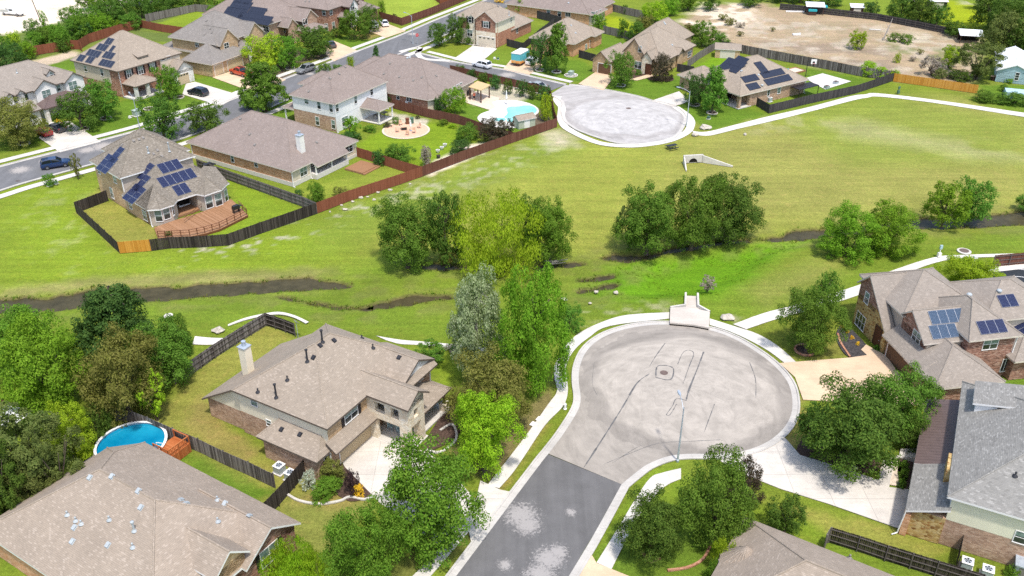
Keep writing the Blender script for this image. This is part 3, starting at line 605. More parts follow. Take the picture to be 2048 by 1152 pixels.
# driveways
for s, m, l in (("952,1000 961,962 1000,980 1018,984 1024,980 960,1075 942,1084 938,1064 925,1054 880,1092 758,1005 690,935 683,922 745,866 860,908 905,950", 'conc_d', 'wide white concrete driveway in front of the tower house'),
                ("1559,727 1699,716 1734,711 1722,700 1732,690 1745,697 1772,712 1800,752 1850,812 1720,806 1606,800 1590,755", 'conc_t', 'tan concrete driveway before the brick house'),
                ("1480,905 1540,893 1566,872 1600,911 1683,936 1724,950 1758,961 1766,920 1829,902 1829,916 1790,918 1778,975 1820,980 1818,1025 1799,1058 1739,1037 1659,1009 1560,978 1490,950 1440,922", 'conc_d', 'white concrete driveway of the grey roofed house'),
                ("1193,1127 1223,1139 1400,1210 1330,1265 1138,1176 1182,1108", 'conc_t', 'tan driveway at the bottom edge of the near street'),
                ("100,245 140,243 202,284 120,305 78,276", 'conc_d', 'concrete driveway with two parked cars by the cream house'), ("372,168 390,164 480,191 442,212 365,189", 'conc_d', 'concrete driveway with a dark car by the solar brick house'),
                ("425,155 492,133 572,160 510,186", 'conc_t', 'tan driveway with a red pickup'), ("640,100 665,81 714,101 668,123", 'conc_t', 'tan driveway behind the street tree'), ("736,62 775,48 812,62 772,76", 'conc_t', 'tan driveway with two white cars'),
                ("948,90 994,98 956,130 906,119", 'conc_d', 'white driveway of the two-storey corner house'), ("1025,116 1068,124 1085,130 1057,151 1006,139", 'conc_t', 'paved tan driveway with a painted box truck'),
                ("1197,140 1228,155 1207,181 1157,168", 'conc_t', 'tan driveway of the gabled house'), ("1358,183 1380,203 1345,214 1303,202", 'conc_d', 'white driveway right of the far cul-de-sac'),
                ("990,97 925,84 912,84 950,92", 'conc_d', 'short walkway by the corner house door'), ("1258,160 1300,148 1310,152 1275,161", 'conc_t', 'narrow walkway to the arched door')):
    P = px(s); sheet('driveway', P, .07, M[m], l, 'driveway', th=.07)
# planting beds
for s, m, l in (("1672,668 1692,650 1745,705 1735,711 1699,714 1680,695", 'mulch_d', 'dark mulch bed beside the stone gable'), ("610,935 690,930 740,975 752,990 725,1000 690,1000 640,960", 'mulch', 'mulch bed with clipped shrubs beside the driveway'),
                ("845,905 870,850 905,810 930,840 905,880", 'mulch', 'mulch bed beside the front porch'), ("1592,902 1640,860 1760,925 1722,948 1640,925", 'mulch', 'mulch bed under the two big trees'), ("1766,922 1796,920 1812,940 1804,972 1762,960", 'gravel', 'pale gravel bed beside the steps'),
                ("1796,920 1826,917 1816,978 1800,972", 'mulch', 'strip of mulch with boxwoods'), ("1250,140 1300,143 1300,150 1255,162 1235,160", 'mulch', 'bed in front of the gabled house'), ("1300,152 1345,155 1340,163 1300,160", 'mulch', 'bed under the round bush')):
    sheet('planting_bed', catmull(px(s), 4, True), .05, M[m], l, 'planting bed')
def kerbing(pts, label, mat='conc_w', w=.22, h=.16):
    mb = MB(); P = catmull(px(pts), 5); ribbon(mb, P, -w/2, w/2, h, 0); return mb.build('garden_edging', M[mat], label=label, cat='edging')
kerbing("575,990 600,1003 640,1009 680,1003 700,995 730,1000 755,990", 'pale stone edging curving round the lawn bed'); kerbing("880,862 905,850 912,880 880,905 850,900", 'white edging curving before the tower porch'); kerbing("838,1085 848,1098 862,1115", 'short white edging under the roadside trees')
kerbing("1675,668 1682,688 1700,715", 'brick edging of the dark mulch bed', 'brickedge'); kerbing("1420,1095 1405,1120 1375,1136 1335,1142", 'red brick edging of the lawn near the hedge', 'brickedge'); kerbing("1285,1105 1300,1125 1320,1117", 'brick edging under the round tree', 'brickedge')
# ------------------------------------------------------------------ houses
def clip(poly, a, b, c):
    """keep a*x+b*y+c <= 0"""
    out = []; n = len(poly)
    for i in range(n):
        p, q = poly[i], poly[(i+1) % n]; fp = a*p[0]+b*p[1]+c; fq = a*q[0]+b*q[1]+c
        if fp <= 1e-9: out.append(p)
        if (fp < -1e-9 and fq > 1e-9) or (fp > 1e-9 and fq < -1e-9):
            t = fp/(fp-fq); out.append((p[0]+(q[0]-p[0])*t, p[1]+(q[1]-p[1])*t))
    return out
def rect(u0, v0, u1, v1): return [(u0, v0), (u1, v0), (u1, v1), (u0, v1)]
SIDE = {'v-': 0, 'u+': 1, 'v+': 2, 'u-': 3}
class House:
    def __init__(s, name, label, O, phi, roof, fascia='fascia', cat='house', z=0.):
        s.o = thing(name, label, cat, (O[0], O[1], z), math.radians(phi)); s.O = Vector((O[0], O[1], z)); s.c, s.s = math.cos(math.radians(phi)), math.sin(math.radians(phi))
        s.roofmb = MB(); s.walls = {}; s.rm = roof; s.fm = fascia; s.tv = []; s.tf = []; s.wv = []; s.wf = []; s.wall_objs = {}
    def L(s, p): d = Vector((p[0], p[1], p[2] if len(p) > 2 else 0))-s.O; return Vector((d.x*s.c+d.y*s.s, -d.x*s.s+d.y*s.c, d.z))
    def roof(s, poly, ze, p, gab=(), th=.2, mi=0, fr=None):
        if isinstance(poly, tuple): poly = rect(*poly)
        n = len(poly); gab = [SIDE.get(g, g) for g in gab]
        ze = ze if isinstance(ze, (list, tuple)) else [ze]*n; p = p if isinstance(p, (list, tuple)) else [p]*n
        PL = []
        for i in range(n):
            if i in gab: PL.append(None); continue
            a, b = poly[i], poly[(i+1) % n]; d = Vector((b[0]-a[0], b[1]-a[1])).normalized(); nx_, ny_ = -d.y, d.x
            PL.append((p[i]*nx_, p[i]*ny_, ze[i]-p[i]*(nx_*a[0]+ny_*a[1]), d))
        edges = {}; faces = []
        for i in range(n):
            if PL[i] is None: continue
            f = list(poly)
            for j in range(n):
                if j != i and PL[j] is not None: f = clip(f, PL[i][0]-PL[j][0], PL[i][1]-PL[j][1], PL[i][2]-PL[j][2])
            if len(f) < 3: continue
            z = lambda q: PL[i][0]*q[0]+PL[i][1]*q[1]+PL[i][2]
            f3 = [Vector((q[0], q[1], z(q))) for q in f]; d = PL[i][3]; pit = p[i]; k = math.sqrt(1+pit*pit)
            nx_, ny_ = -d.y, d.x; uv = [(q.x*d.x+q.y*d.y, (q.x*nx_+q.y*ny_)*k) for q in f3]
            s.roofmb.face(f3, uv, mi); s.roofmb.face([q-Vector((0, 0, th)) for q in f3[::-1]], None, 1)
            b0 = len(s.tv); s.tv.extend(f3); s.tf.append(tuple(range(b0, b0+len(f3)))); faces.append(f3)
            for a in range(len(f3)):
                A, B = f3[a], f3[(a+1) % len(f3)]; key = frozenset(((round(A.x, 3), round(A.y, 3)), (round(B.x, 3), round(B.y, 3))))
                if len(key) == 2: edges.setdefault(key, []).append((A, B))
        dn = Vector((0, 0, -th))
        for k, L in edges.items():
            if len(L) == 1:
                A, B = L[0]; s.roofmb.face([A+dn, B+dn, B, A], None, 1)
            elif (L[0][0]-L[0][1]).length > .5: s.roofmb.tube(L[0][0], L[0][1], .085, .085, 6, mi=mi)
        return faces
    def gabwall(s, poly, ze, p, side, mat, ov=.35, inset=.3, zb=None, th=.2):
        """triangular wall under a gable end of a rectangular roof"""
        u0, v0, u1, v1 = poly; ze2 = ze if isinstance(ze, (list, tuple)) else [ze]*4; pp = p if isinstance(p, (list, tuple)) else [p]*4
        if side in ('u-', 'u+'):
            a, b = v0+ov, v1-ov; za, zb_ = ze2[0]+pp[0]*ov, ze2[2]+pp[2]*ov; m = (ze2[2]-ze2[0]+pp[2]*v1+pp[0]*v0)/(pp[0]+pp[2]); zp = ze2[0]+pp[0]*(m-v0)
            x = u0+inset if side == 'u-' else u1-inset; P = lambda t, z: (x, t, z); d = (.2 if side == 'u-' else -.2, 0)
        else:
            a, b = u0+ov, u1-ov; za, zb_ = ze2[3]+pp[3]*ov, ze2[1]+pp[1]*ov; m = (ze2[1]-ze2[3]+pp[1]*u1+pp[3]*u0)/(pp[1]+pp[3]); zp = ze2[3]+pp[3]*(m-u0)
            x = v0+inset if side == 'v-' else v1-inset; P = lambda t, z: (t, x, z); d = (0, .2 if side == 'v-' else -.2)
        base = (min(ze2)-.6) if zb is None else zb
        pts = [P(a, base), P(b, base), P(b, zb_-th), P(m, zp-th), P(a, za-th)]
        mbk = s.walls.setdefault(mat, MB()); fl = side in ('u-', 'v+')
        q = pts[::-1] if fl else pts; mbk.face(q); q2 = [(x_+d[0], y_+d[1], z_) for x_, y_, z_ in q]; mbk.face(q2[::-1])
        for i in range(5): mbk.face([q[i], q2[i], q2[(i+1) % 5], q[(i+1) % 5]])
        b0 = len(s.wv); s.wv.extend([Vector(x_) for x_ in q]); s.wf.append(tuple(range(b0, b0+5)))
    def wall(s, poly, z0, z1, mat, sides=None):
        if isinstance(poly, tuple): poly = rect(*poly)
        n = len(poly); sides = {SIDE.get(k, k): v for k, v in (sides or {}).items()}
        for i in range(n):
            m = sides.get(i, mat)
            if m is None: continue
            a, b = poly[i], poly[(i+1) % n]; mbk = s.walls.setdefault(m, MB())
            q = [(a[0], a[1], z0), (b[0], b[1], z0), (b[0], b[1], z1), (a[0], a[1], z1)]
            L = math.dist(a, b); d0 = (a[0]*(b[0]-a[0])+a[1]*(b[1]-a[1]))/max(L, 1e-6)
            mbk.face(q, [(d0, z0), (d0+L, z0), (d0+L, z1), (d0, z1)])
            b0 = len(s.wv); s.wv.extend([Vector(x) for x in q]); s.wf.append(tuple(range(b0, b0+4)))
        s.walls.setdefault(mat, MB()).face([(q[0], q[1], z1) for q in poly])
    def wbox(s, u0, v0, z0, u1, v1, z1, mat, sep=None):
        mbk = MB() if sep else s.walls.setdefault(mat, MB()); mbk.box(u0, v0, z0, u1, v1, z1)
        if sep: mbk.build(sep, M[mat], s.o)
        for q in ([(u0, v0, z0), (u1, v0, z0), (u1, v0, z1), (u0, v0, z1)], [(u0, v1, z0), (u0, v0, z0), (u0, v0, z1), (u0, v1, z1)]):
            b0 = len(s.wv); s.wv.extend([Vector(x) for x in q]); s.wf.append(tuple(range(b0, b0+4)))
    def block(s, r, ze, p, mat, gab=(), ov=.45, z0=0., sides=None, gm=None, **kw):
        """hip/gable roof over a rectangle of roof edges, plus its walls"""
        s.roof(r, ze, p, gab, **kw); u0, v0, u1, v1 = r; zz = min(ze) if isinstance(ze, (list, tuple)) else ze
        s.wall((u0+ov, v0+ov, u1-ov, v1-ov), z0, zz+.02, mat, sides)
        for g in gab: s.gabwall(r, ze, p, g, (gm or sides or {}).get(g, mat) if isinstance(gm or sides, dict) else mat, ov=ov, inset=ov-.003)
    def done(s):
        s.ro = s.roofmb.build('roof', [M[s.rm], M[s.fm], M.get('metal_br')], s.o)
        for m, mbk in s.walls.items(): s.wall_objs[m] = mbk.build('wall', M[m], s.o)
        s.rb = BVHTree.FromPolygons(s.tv, s.tf); s.wb = BVHTree.FromPolygons(s.wv, s.wf)
    def hit(s, x, y, which):
        o = s.L((0, 0, HC)); d = ray(x, y); d = Vector((d.x*s.c+d.y*s.s, -d.x*s.s+d.y*s.c, d.z)).normalized()
        L, n, i, _ = (s.wb if which == 'w' else s.rb).ray_cast(o, d)
        if L is None: return None, None
        if n.dot(d) > 0: n = -n
        return L, n
    def _wm(s, x, y):
        L, n = s.hit(x, y, 'w')
        if L is None: print('MISS wall', s.o.name, s.o['label'][:20], x, y); return None
        n = Vector((n.x, n.y, 0)).normalized(); r = Vector((0, 0, 1)).cross(n)
        return Matrix(((r.x, n.x, 0, L.x), (r.y, n.y, 0, L.y), (0, 0, 1, L.z), (0, 0, 0, 1)))
    def win(s, x, y, w, h, nx=1, nz=2, shut=False, blind=.55, frame='white', arch=False, label=None):
        T = s._wm(x, y)
        if T is None: return
        mb = MB(); t = .07; y0, y1 = -.02, .05
        mb.box(-w/2-t, y0, -h/2-t, w/2+t, y1+.03, -h/2, M=T); mb.box(-w/2-t, y0, h/2, w/2+t, y1, h/2+t, M=T)
        mb.box(-w/2-t, y0, -h/2, -w/2, y1, h/2, M=T); mb.box(w/2, y0, -h/2, w/2+t, y1, h/2, M=T)
        for i in range(1, nx): c = -w/2+w*i/nx; mb.box(c-.03, y0, -h/2, c+.03, y1-.01, h/2, M=T)
        for i in range(1, nz): c = -h/2+h*i/nz; mb.box(-w/2, y0, c-.025, w/2, y1-.012, c+.025, M=T)
        o = mb.build('window', M[frame], s.o, label=label)
        mp = MB(); zc = -h/2+h*(1-blind)
        if nz == 1 or blind <= 0: mp.face([T @ Vector(q) for q in ((-w/2, .015, -h/2), (-w/2, .015, h/2), (w/2, .015, h/2), (w/2, .015, -h/2))][::-1])
        else:
            for a, b, mi in ((-h/2, zc, 0), (zc, h/2, 1)): mp.face([T @ Vector(q) for q in ((-w/2, .015, a), (-w/2, .015, b), (w/2, .015, b), (w/2, .015, a))][::-1], mi=mi)
        mp.build('pane', [M['glass'], M['blind']], o)
        if shut:
            for sg in (-1, 1):
                ms = MB(); c = sg*(w/2+t+.24); ms.box(c-.2, -.02, -h/2-.05, c+.2, .06, h/2+.05, M=T)
                for k in range(8): z = -h/2+h*(k+.5)/8; ms.box(c-.15, .05, z-.05, c+.15, .075, z+.02, M=T)
                ms.build('shutter', M['shutter'], s.o)
    def door(s, x, y, w, h, mat='door', name='door', panels=0, z=None, arch=False):
        T = s._wm(x, y)
        if T is None: return
        T = T.copy(); T[2][3] = (z if z is not None else .05)
        mb = MB(); mb.box(-w/2, -.03, 0, w/2, .03, h, M=T)
        if arch: mb.prism([(0, 0)], 0, 0) if False else None
        o = mb.build(name, M[mat], s.o); mf = MB()
        for a, b in ((-w/2-.1, -w/2), (w/2, w/2+.1)): mf.box(a, -.02, 0, b, .06, h, M=T)
        mf.box(-w/2-.1, -.02, h, w/2+.1, .06, h+.12, M=T); mf.build('door_frame', M['white' if name != 'door' else 'timber'], o)
        if panels:
            mp = MB()
            for k in range(panels): c = -w/2+w*(k+.5)/panels; mp.box(c-.28, .025, h-.45, c+.28, .045, h-.18, M=T)
            mp.build('door_window', M['glass'], o)
        elif name == 'door':
            mh = MB(); mh.box(w/2-.18, .03, 1.0, w/2-.12, .09, 1.1, M=T); mh.build('handle', M['alu'], o)
    def panels(s, x, y, na, nb, pw=1.0, ph=1.65, mat='sol_blue', du=0., trim='alu'):
        L, n = s.hit(x, y, 'r')
        if L is None: print('MISS roof', s.o['label'][:20], x, y); return
        e = Vector((0, 0, 1)).cross(n).normalized(); up = n.cross(e).normalized(); g = .02
        for i in range(na):
            for j in range(nb):
                c = L+e*((i-(na-1)/2)*(pw+g)+du*pw)+up*((j-(nb-1)/2)*(ph+g))
                T = Matrix(((e.x, up.x, n.x, c.x), (e.y, up.y, n.y, c.y), (e.z, up.z, n.z, c.z), (0, 0, 0, 1)))
                mb = MB(); mb.box(-pw/2, -ph/2, .06, pw/2, ph/2, .105, M=T, mi=0)
                q = [(-pw/2+.016, -ph/2+.016), (pw/2-.016, -ph/2+.016), (pw/2-.016, ph/2-.016), (-pw/2+.016, ph/2-.016)]
                mb.face([T @ Vector((a, b, .109)) for a, b in q], [(a, b) for a, b in q], 1)
                mb.build('solar_panel', [M[trim], M[mat]], s.o)
    def vents(s, L, mat='vent', kind='box'):
        for p in L:
            h, n = s.hit(p[0], p[1], 'r')
            if h is None: continue
            e = Vector((0, 0, 1)).cross(n).normalized(); up = n.cross(e).normalized(); mb = MB()
            if kind == 'box':
                T = Matrix(((e.x, up.x, n.x, h.x), (e.y, up.y, n.y, h.y), (e.z, up.z, n.z, h.z), (0, 0, 0, 1)))
                mb.box(-.22, -.25, 0, .22, .25, .03, M=T); mb.box(-.16, -.16, .03, .16, .19, .12, M=T); mb.box(-.17, -.2, .12, .17, .2, .15, M=T); mb.build('roof_vent', M[mat], s.ro)
            elif kind == 'pipe':
                hh = p[2] if len(p) > 2 else .5; r = .05 if hh < .7 else .09
                mb.lathe([(.25, .0), (.12, .15), (r, .2), (r, hh), (r*1.7, hh), (r*1.7, hh+.12), (0, hh+.2)], h, 10); mb.build('vent_pipe', M[mat], s.ro)
            else:
                mb.lathe([(.22, 0), (.22, .12), (.3, .16), (.3, .24), (.2, .34), (0, .38)], h, 14); mb.build('turbine_vent', M[mat], s.ro)
    def chimney(s, u, v, z0, z1, w=.9, d=.9, mat='sd_cream'):
        mb = MB(); mb.box(u-w/2, v-d/2, z0, u+w/2, v+d/2, z1); o = mb.build('chimney', M[mat], s.ro)
        m2 = MB(); m2.box(u-w/2-.08, v-d/2-.08, z1, u+w/2+.08, v+d/2+.08, z1+.07); m2.build('chimney_cap', M['galv'], s.ro)
        m3 = MB(); m3.lathe([(.2, .07), (.2, .5), (.24, .5), (.24, .65), (0, .68)], (u, v, z1), 12); m3.build('flue', M['galv'], s.ro)
    def post(s, u, v, z0, z1, w=.25, mat='white', base=None):
        mb = MB(); mb.box(u-w/2, v-w/2, z0, u+w/2, v+w/2, z1); mb.box(u-w/2-.05, v-w/2-.05, z1-.15, u+w/2+.05, v+w/2+.05, z1-.02); mb.box(u-w/2-.04, v-w/2-.04, z0, u+w/2+.04, v+w/2+.04, z0+.15)
        mb.build('porch_post', M[mat], s.o)
        if base: m2 = MB(); m2.box(u-.4, v-.4, 0, u+.4, v+.4, base); m2.box(u-.45, v-.45, base, u+.45, v+.45, base+.1); m2.build('post_pier', M['st_cream'], s.o)
    def slab(s, poly, z1, mat='conc', name='porch_slab'):
        if isinstance(poly, tuple): poly = rect(*poly)
        mb = MB(); mb.prism(poly, 0, z1); mb.build(name, M[mat], s.o)
    def foundation(s, r, z=.25, mat='found'):
        u0, v0, u1, v1 = r; mb = MB(); mb.box(u0, v0, 0, u1, v1, z); mb.build('foundation', M[mat], s.o)
    def downspouts(s, L):
        for u, v, z1 in L: mb = MB(); mb.box(u-.06, v-.06, .1, u+.06, v+.06, z1); mb.box(u-.06, v-.35, .0, u+.06, v-.06, .1); mb.build('downspout', M['white'], s.o)
P68 = .68
# --- two-storey house with stone tower (nearest, centre left)
h = House('house', 'two-storey brick and cream house with a stone entry tower and plain taupe hip roof', (-17.2, 66.1), 60, 'sh_tan', 'fascia_d')
h.roof((0, 0, 14.2, 12.1), 5.5, [P68]*4, [])
h.roof((.25, 12.1, 12, 17.3), [5.4, 9, 2.35, 9], [.01, 9, .6, 9], ['v-', 'u+', 'u-'])
h.wall((.45, .45, 13.8, 11.9), 0, 2.75, 'br_pink'); h.wall((.452, .45, 13.8, 11.9), 2.75, 5.45, 'sd_cream', {'v-': 'br_tan', 'u+': 'sd_cream'})
h.wall((.7, 11.9, 11.6, 16.9), 0, 2.4, 'br_pink'); mbk = h.walls['sd_cream']
for x in (.7,): mbk.face([(x, 16.9, 2.4), (x, 11.9, 2.4), (x, 11.9, 5.3), (x, 16.9, 2.45)])
h.roof((-1.75, .15, .45, 7.7), [2.7, 9, 2.7, 2.7], [1.0, 1, 1.0, .55], ['u+'])
h.wall((-1.35, .5, .44, 7.3), 0, 2.72, 'br_pink')
h.roof((0.05, -.72, 6.35, .5), [2.75, 9, 9, 9], [.75, 1, 1, 1], ['u+', 'v+', 'u-'])
h.wall((.44, .3, 6.2, .46), 0, 2.9, 'br_tan', {'v-': 'br_pink'})
# tower
T = (5.9, -5.0, 9.5, 4.5); h.roof(T, 5.6, P68, ['v-', 'v+']); h.gabwall(T, 5.6, P68, 'v-', 'st_cream', ov=.45, inset=.45, zb=4.9)
c = 'st_cream'; u0, v0, u1 = 6.35, -4.55, 9.05
h.wbox(u0, v0, 0, u0+.55, v0+1.1, 5.62, c); h.wbox(u1-.6, v0, 0, u1, v0+1.0, 5.62, c); h.wbox(u0, -.55, 0, u0+.5, .5, 5.62, c)
h.wbox(u0, v0+1.1, 2.75, u0+.5, -.55, 3.5, c); h.wbox(u0, v0+1.1, 4.75, u0+.5, -.55, 5.62, c); h.wbox(u0, -2.5, 3.5, u0+.5, -1.75, 4.75, c); h.wbox(u0+.55, v0, 2.7, u1-.6, v0+.5, 3.5, c); h.wbox(u0+.55, v0, 4.5, u1-.6, v0+.5, 5.62, c)
h.wbox(u0+.55, v0+.001, 3.5, u0+1.0, v0+.499, 4.5, c); h.wbox(u1-.95, v0+.001, 3.5, u1-.6, v0+.499, 4.5, c)
h.wbox(u1-.5, -3.5, 2.7, u1, .5, 5.6, c); h.wbox(u1-.5, -1.2, 0, u1, .5, 2.7, c)
h.wbox(u0+.5, v0+.5, 2.68, u1-.5, .45, 2.8, 'stucco')
h.roof((9.0, -2.2, 14.6, 4.0), 5.5, .55, ['v-', 'v+']); h.gabwall((9.0, -2.2, 14.6, 4), 5.5, .55, 'v-', 'stucco', ov=.4, inset=.3, zb=5.3)
h.roof((9.05, -2.6, 14.4, -1.9), [5.1, 9, 9, 9], [.7, 1, 1, 1], ['u+', 'v+', 'u-'])
h.wall((9.2, -1.75, 14.2, 6), 0, 5.5, 'br_pink')
h.roof((9.0, -4.35, 14.3, -1.7), [2.75, 2.75, 9, 9], [.5, .5, 1, 1], ['v+', 'u-'])
h.slab((9.2, -4.1, 14.2, -1.75), .18); h.slab((6.2, -4.7, 9.3, .5), .09); h.post(13.6, -3.8, 1.0, 2.7, .22, 'timber', base=1.0)
h.done()
h.win(702, 828, 1.9, 1.3, 2, 2, True, .5); h.win(837, 754, 1.5, 1.2, 2, 2, True, .3); h.win(508, 803, .8, 1.0, 1, 2, blind=.9)
h.win(817, 742, .35, .7, 1, 1, frame='shutter'); h.door(712, 893, 4.8, 2.3, 'gdoor', 'garage_door')
h.win(651, 913, .45, .8, 1, 2); h.win(538, 846, .6, .7, 1, 2)
h.vents([(620, 717), (668, 681), (627, 715), (748, 680-4), (798, 715), (468, 745), (563, 860), (600, 869), (640, 693), (750, 682)][1:2]+[(627, 715), (750, 681), (798, 715), (468, 745), (563, 859), (600, 869), (640, 691)])
h.vents([(645, 684, 1.3), (615, 723, 1.3), (553, 795, 1.5)], 'vent', 'pipe'); h.vents([(575, 760, .35), (516, 784, .3), (746, 696, .35), (709, 661, .3), (724, 677, .3), (663, 643, .3)], 'vent', 'pipe')
h.chimney(4.5, 14.5, 3.5, 7.3); h.downspouts([(.36, .36, 2.8), (14.0, -1.85, 5.3)])
H1 = h
# --- bottom left big roof
h = House('house', 'large plain taupe hip roof with many pale vents and a small gabled dormer', (-18.5, 56.9), -32, 'sh_tan2', 'white')
poly = [(-21.9, -15), (0, -15), (0, 0), (-19.5, 0), (-21.9, -2.4)]
h.roof(poly, 3.0, [.62, .62, .62, .62, .62]); ins = [(-21.5, -14.6), (-.5, -14.6), (-.5, -6.2), (-.5, -.4), (-19.3, -.4), (-21.5, -2.6)]
h.wall([(-21.5, -14.6), (-2.2, -14.6), (-2.2, -.4), (-19.3, -.4), (-21.5, -2.6)], 0, 3.0, 'br_orange'); h.wall((-2.4, -6.0, .1, -.4), 0, 3.0, 'br_dred'); h.wall((-2.4, -14.6, -.4, -9), 0, 3, 'br_dred')
h.roof((-22.7, -13.3, -20.6, -3.4), [2.45, 9, 2.45, 2.45], [1.2, 1, 1.2, .62], ['u+'])
G = (-8, -6.2, .55, .05); h.roof(G, 3.02, .66, ['u+', 'u-']); h.gabwall(G, 3.02, .66, 'u+', 'br_dred', ov=.4, inset=.45)
D = (-5.5, -9.0, .3, -5.3); h.roof(D, 4.3, .85, ['u+', 'u-']); h.gabwall(D, 4.3, .85, 'u+', 'br_tan', ov=.3, inset=.4, zb=3.2); h.wall((-3, -8.7, -.1, -5.6), 3.0, 4.3, 'stucco', {'u+': 'br_tan'})
h.done()
h.win(539, 1108, 1.9, 1.7, 2, 2, True, .55); h.win(447, 1108, .7, 1.0, 1, 2, True)
h.vents([(180, 955), (224, 953), (277, 982), (362, 1000), (373, 1007), (450, 1007), (499, 1032), (282, 1015), (145, 1083), (149, 1055), (216, 1090)], 'vent_l'); h.vents([(269, 1062, .9)], 'vent_l', 'pipe')
h.vents([(135, 1030, .3), (152, 1042, .3), (163, 1048, .3), (219, 1040, .3), (266, 1095, .35), (435, 1000, .3), (436, 1043, .3), (477, 1104, .3)], 'vent_l', 'pipe')
# --- right brick house with gables
h = House('house', 'brick and gold stone house with steep gables, blue solar panels and brown garage doors', (42.7, 87.4), 10, 'sh_taupe', 'fascia')
h.roof((-.35, 2.0, 6, 6.5), 5.55, .92, ['u-', 'u+']); h.gabwall((-.35, 2.0, 6, 6.5), 5.55, .92, 'u-', 'br_dred', ov=.3, inset=.35, zb=3.6)
h.roof((-.36, -.95, 1.0, 2.02), [2.85, 9, 9, 9], [.92, 1, 1, 1], ['u-', 'u+', 'v+'])
A = (.0, 6.2); mbk = h.walls.setdefault('st_gold', MB())
pts = [(0, 6.2, 0), (0, -.7, 0), (0, -.7, 2.9), (0, .75, 4.2), (0, .75, 4.25), (0, 6.2, 4.25)]
mbk.face(pts); b0 = len(h.wv); h.wv.extend([Vector(p) for p in pts]); h.wf.append(tuple(range(b0, b0+6)))
pts = [(.003, 6.2, 4.24), (.003, 1.2, 4.24), (.003, 2.3, 5.6), (.003, 6.2, 5.6)]; h.walls.setdefault('br_dred', MB()).face(pts); b0 = len(h.wv); h.wv.extend([Vector(p) for p in pts]); h.wf.append(tuple(range(b0, b0+4)))
h.wall((.01, -.68, 1.3, 6.2), 0, 2.9, 'st_gold', {'u-': None}); h.wall((1.2, -1.2, 10, 6.19), 0, 5.5, 'br_dred', {'u-': 'sd_taupe'})
h.roof((.75, -1.7, 10.5, 8), 5.6, [.58, .58, .58, .58])
B = (.7, -6.3, 8, -1.1); zb_ = [4.85, 9, 5.6, 9]; pb = [.72, 1, .8, 1]; h.roof(B, zb_, pb, ['u-', 'u+']); h.gabwall(B, zb_, pb, 'u-', 'br_dred', ov=.3, inset=.4, zb=2.6)
h.wall((1.1, -6.0, 8, -1.3), 2.5, 4.85, 'br_dred', {'v-': 'sd_beige'})
h.roof((5.0, -7.6, 11.5, 1.5), 5.6, [.62, .62, .62, 1.05]); h.wall((5.4, -7.1, 11.0, 1), 0, 5.6, 'br_dred'); h.roof((9, -4.4, 19, 4.5), 5.6, .55); h.wall((9.4, -4, 18.6, 4), 0, 5.6, 'sd_beige')
h.roof((10.5, -8.6, 19, -3.9), [2.9, 2.9, 9, 2.9], [.45, .45, 1, .45], ['v+']); h.wall((11.0, -8.0, 18.5, -4), 0, 2.9, 'br_dred')
h.roof((-.7, -8.3, 1.2, -.9), [9, 9, 9, 2.8], [1, 1, 1, .62], ['v-', 'u+', 'v+']); h.wall((.1, -8.2, 1.0, -1.0), 0, 2.8, 'br_dred')
h.roof((-.75, -11.5, 7.4, -5.6), 2.78, .58, ['v+']); h.wall((-.2, -11.0, 7.0, -6), 0, 2.78, 'br_dred')
h.done()
h.win(1721, 642, 1.9, 1.8, 3, 2, blind=.0); h.win(1734, 596, .85, 1.35, 1, 2, blind=.5); h.win(1833, 675, 1.4, 1.35, 2, 2, blind=.4); h.win(1981, 688, 1.7, 1.3, 2, 2, blind=.5); h.win(2012, 730, 1.1, 1.6, 3, 1, blind=0)
h.door(1754, 677, 1.3, 2.5, 'door'); h.door(1798, 722, 4.9, 2.3, 'gdoor_b', 'garage_door', 4); h.door(1857, 780, 2.6, 2.3, 'gdoor_b', 'garage_door', 2)
h.panels(1894, 633, 4, 1, mat='sol_teal', pw=1.03, ph=1.6); h.panels(1887, 663, 3, 1, mat='sol_teal', pw=1.03, ph=1.6); h.panels(1983, 654, 3, 1, 1.05, 1.6, 'sol_blue'); h.panels(2015, 602, 2, 1, 1.05, 1.6, 'sol_blue'); h.panels(2043, 658, 2, 1, 1.05, 1.6, 'sol_blue')
h.vents([(1938, 592), (1998, 584)], 'vent_l', 'turbine'); h.downspouts([(11.1, -7.2, 5.5), (7.1, -11.1, 2.7)]); H3 = h
# --- bottom right grey roof
h = House('house', 'grey shingle roof house, pale lap siding above brown brick, brown metal porch roof', (36.6, 56.9), -27, 'sh_grey', 'white')
h.roof((0, .2, 15, 18.6), 5.6, [.55, .55, .55, .55]); h.wall((.45, .6, 14.5, 18.2), 2.85, 5.6, 'sd_sage', {'u-': 'sd_white'}); h.wall((.46, .61, 14.5, 18.2), 0, 2.85, 'br_pink')
h.roof((-2.75, .1, .6, 6.85), [9, 9, 9, 2.9], [1, 1, 1, .42], ['v-', 'u+', 'v+']); h.roof((-2.75, 6.95, .6, 18.0), [9, 9, 9, 2.9], [1, 1, 1, .3], ['v-', 'u+', 'v+'], mi=2)
h.wall((-2.2, .5, .46, 6.6), 0, 2.95, 'br_pink', {'v-': 'st_gold'}); h.wbox(-2.75, .2, 0, -2.2, 1.0, 2.4, 'br_orange')
for v in (10., 13.5, 17.5): h.post(-2.4, v, 0, 2.85, .25, 'white')
h.slab((-2.6, 6.9, .4, 17.8), .6); h.wbox(-.3, 4.1, 3.6, .35, 6.6, 5.4, 'st_gold', 'stone_bay')
h.roof((.9, 12.6, 5.2, 16.6), [9, 9, 9, 7.3], [1, 1, 1, .2], ['v-', 'u+', 'v+']); h.wall((1.2, 12.8, 5, 16.4), 5.8, 7.25, 'sd_white')
mb = MB()
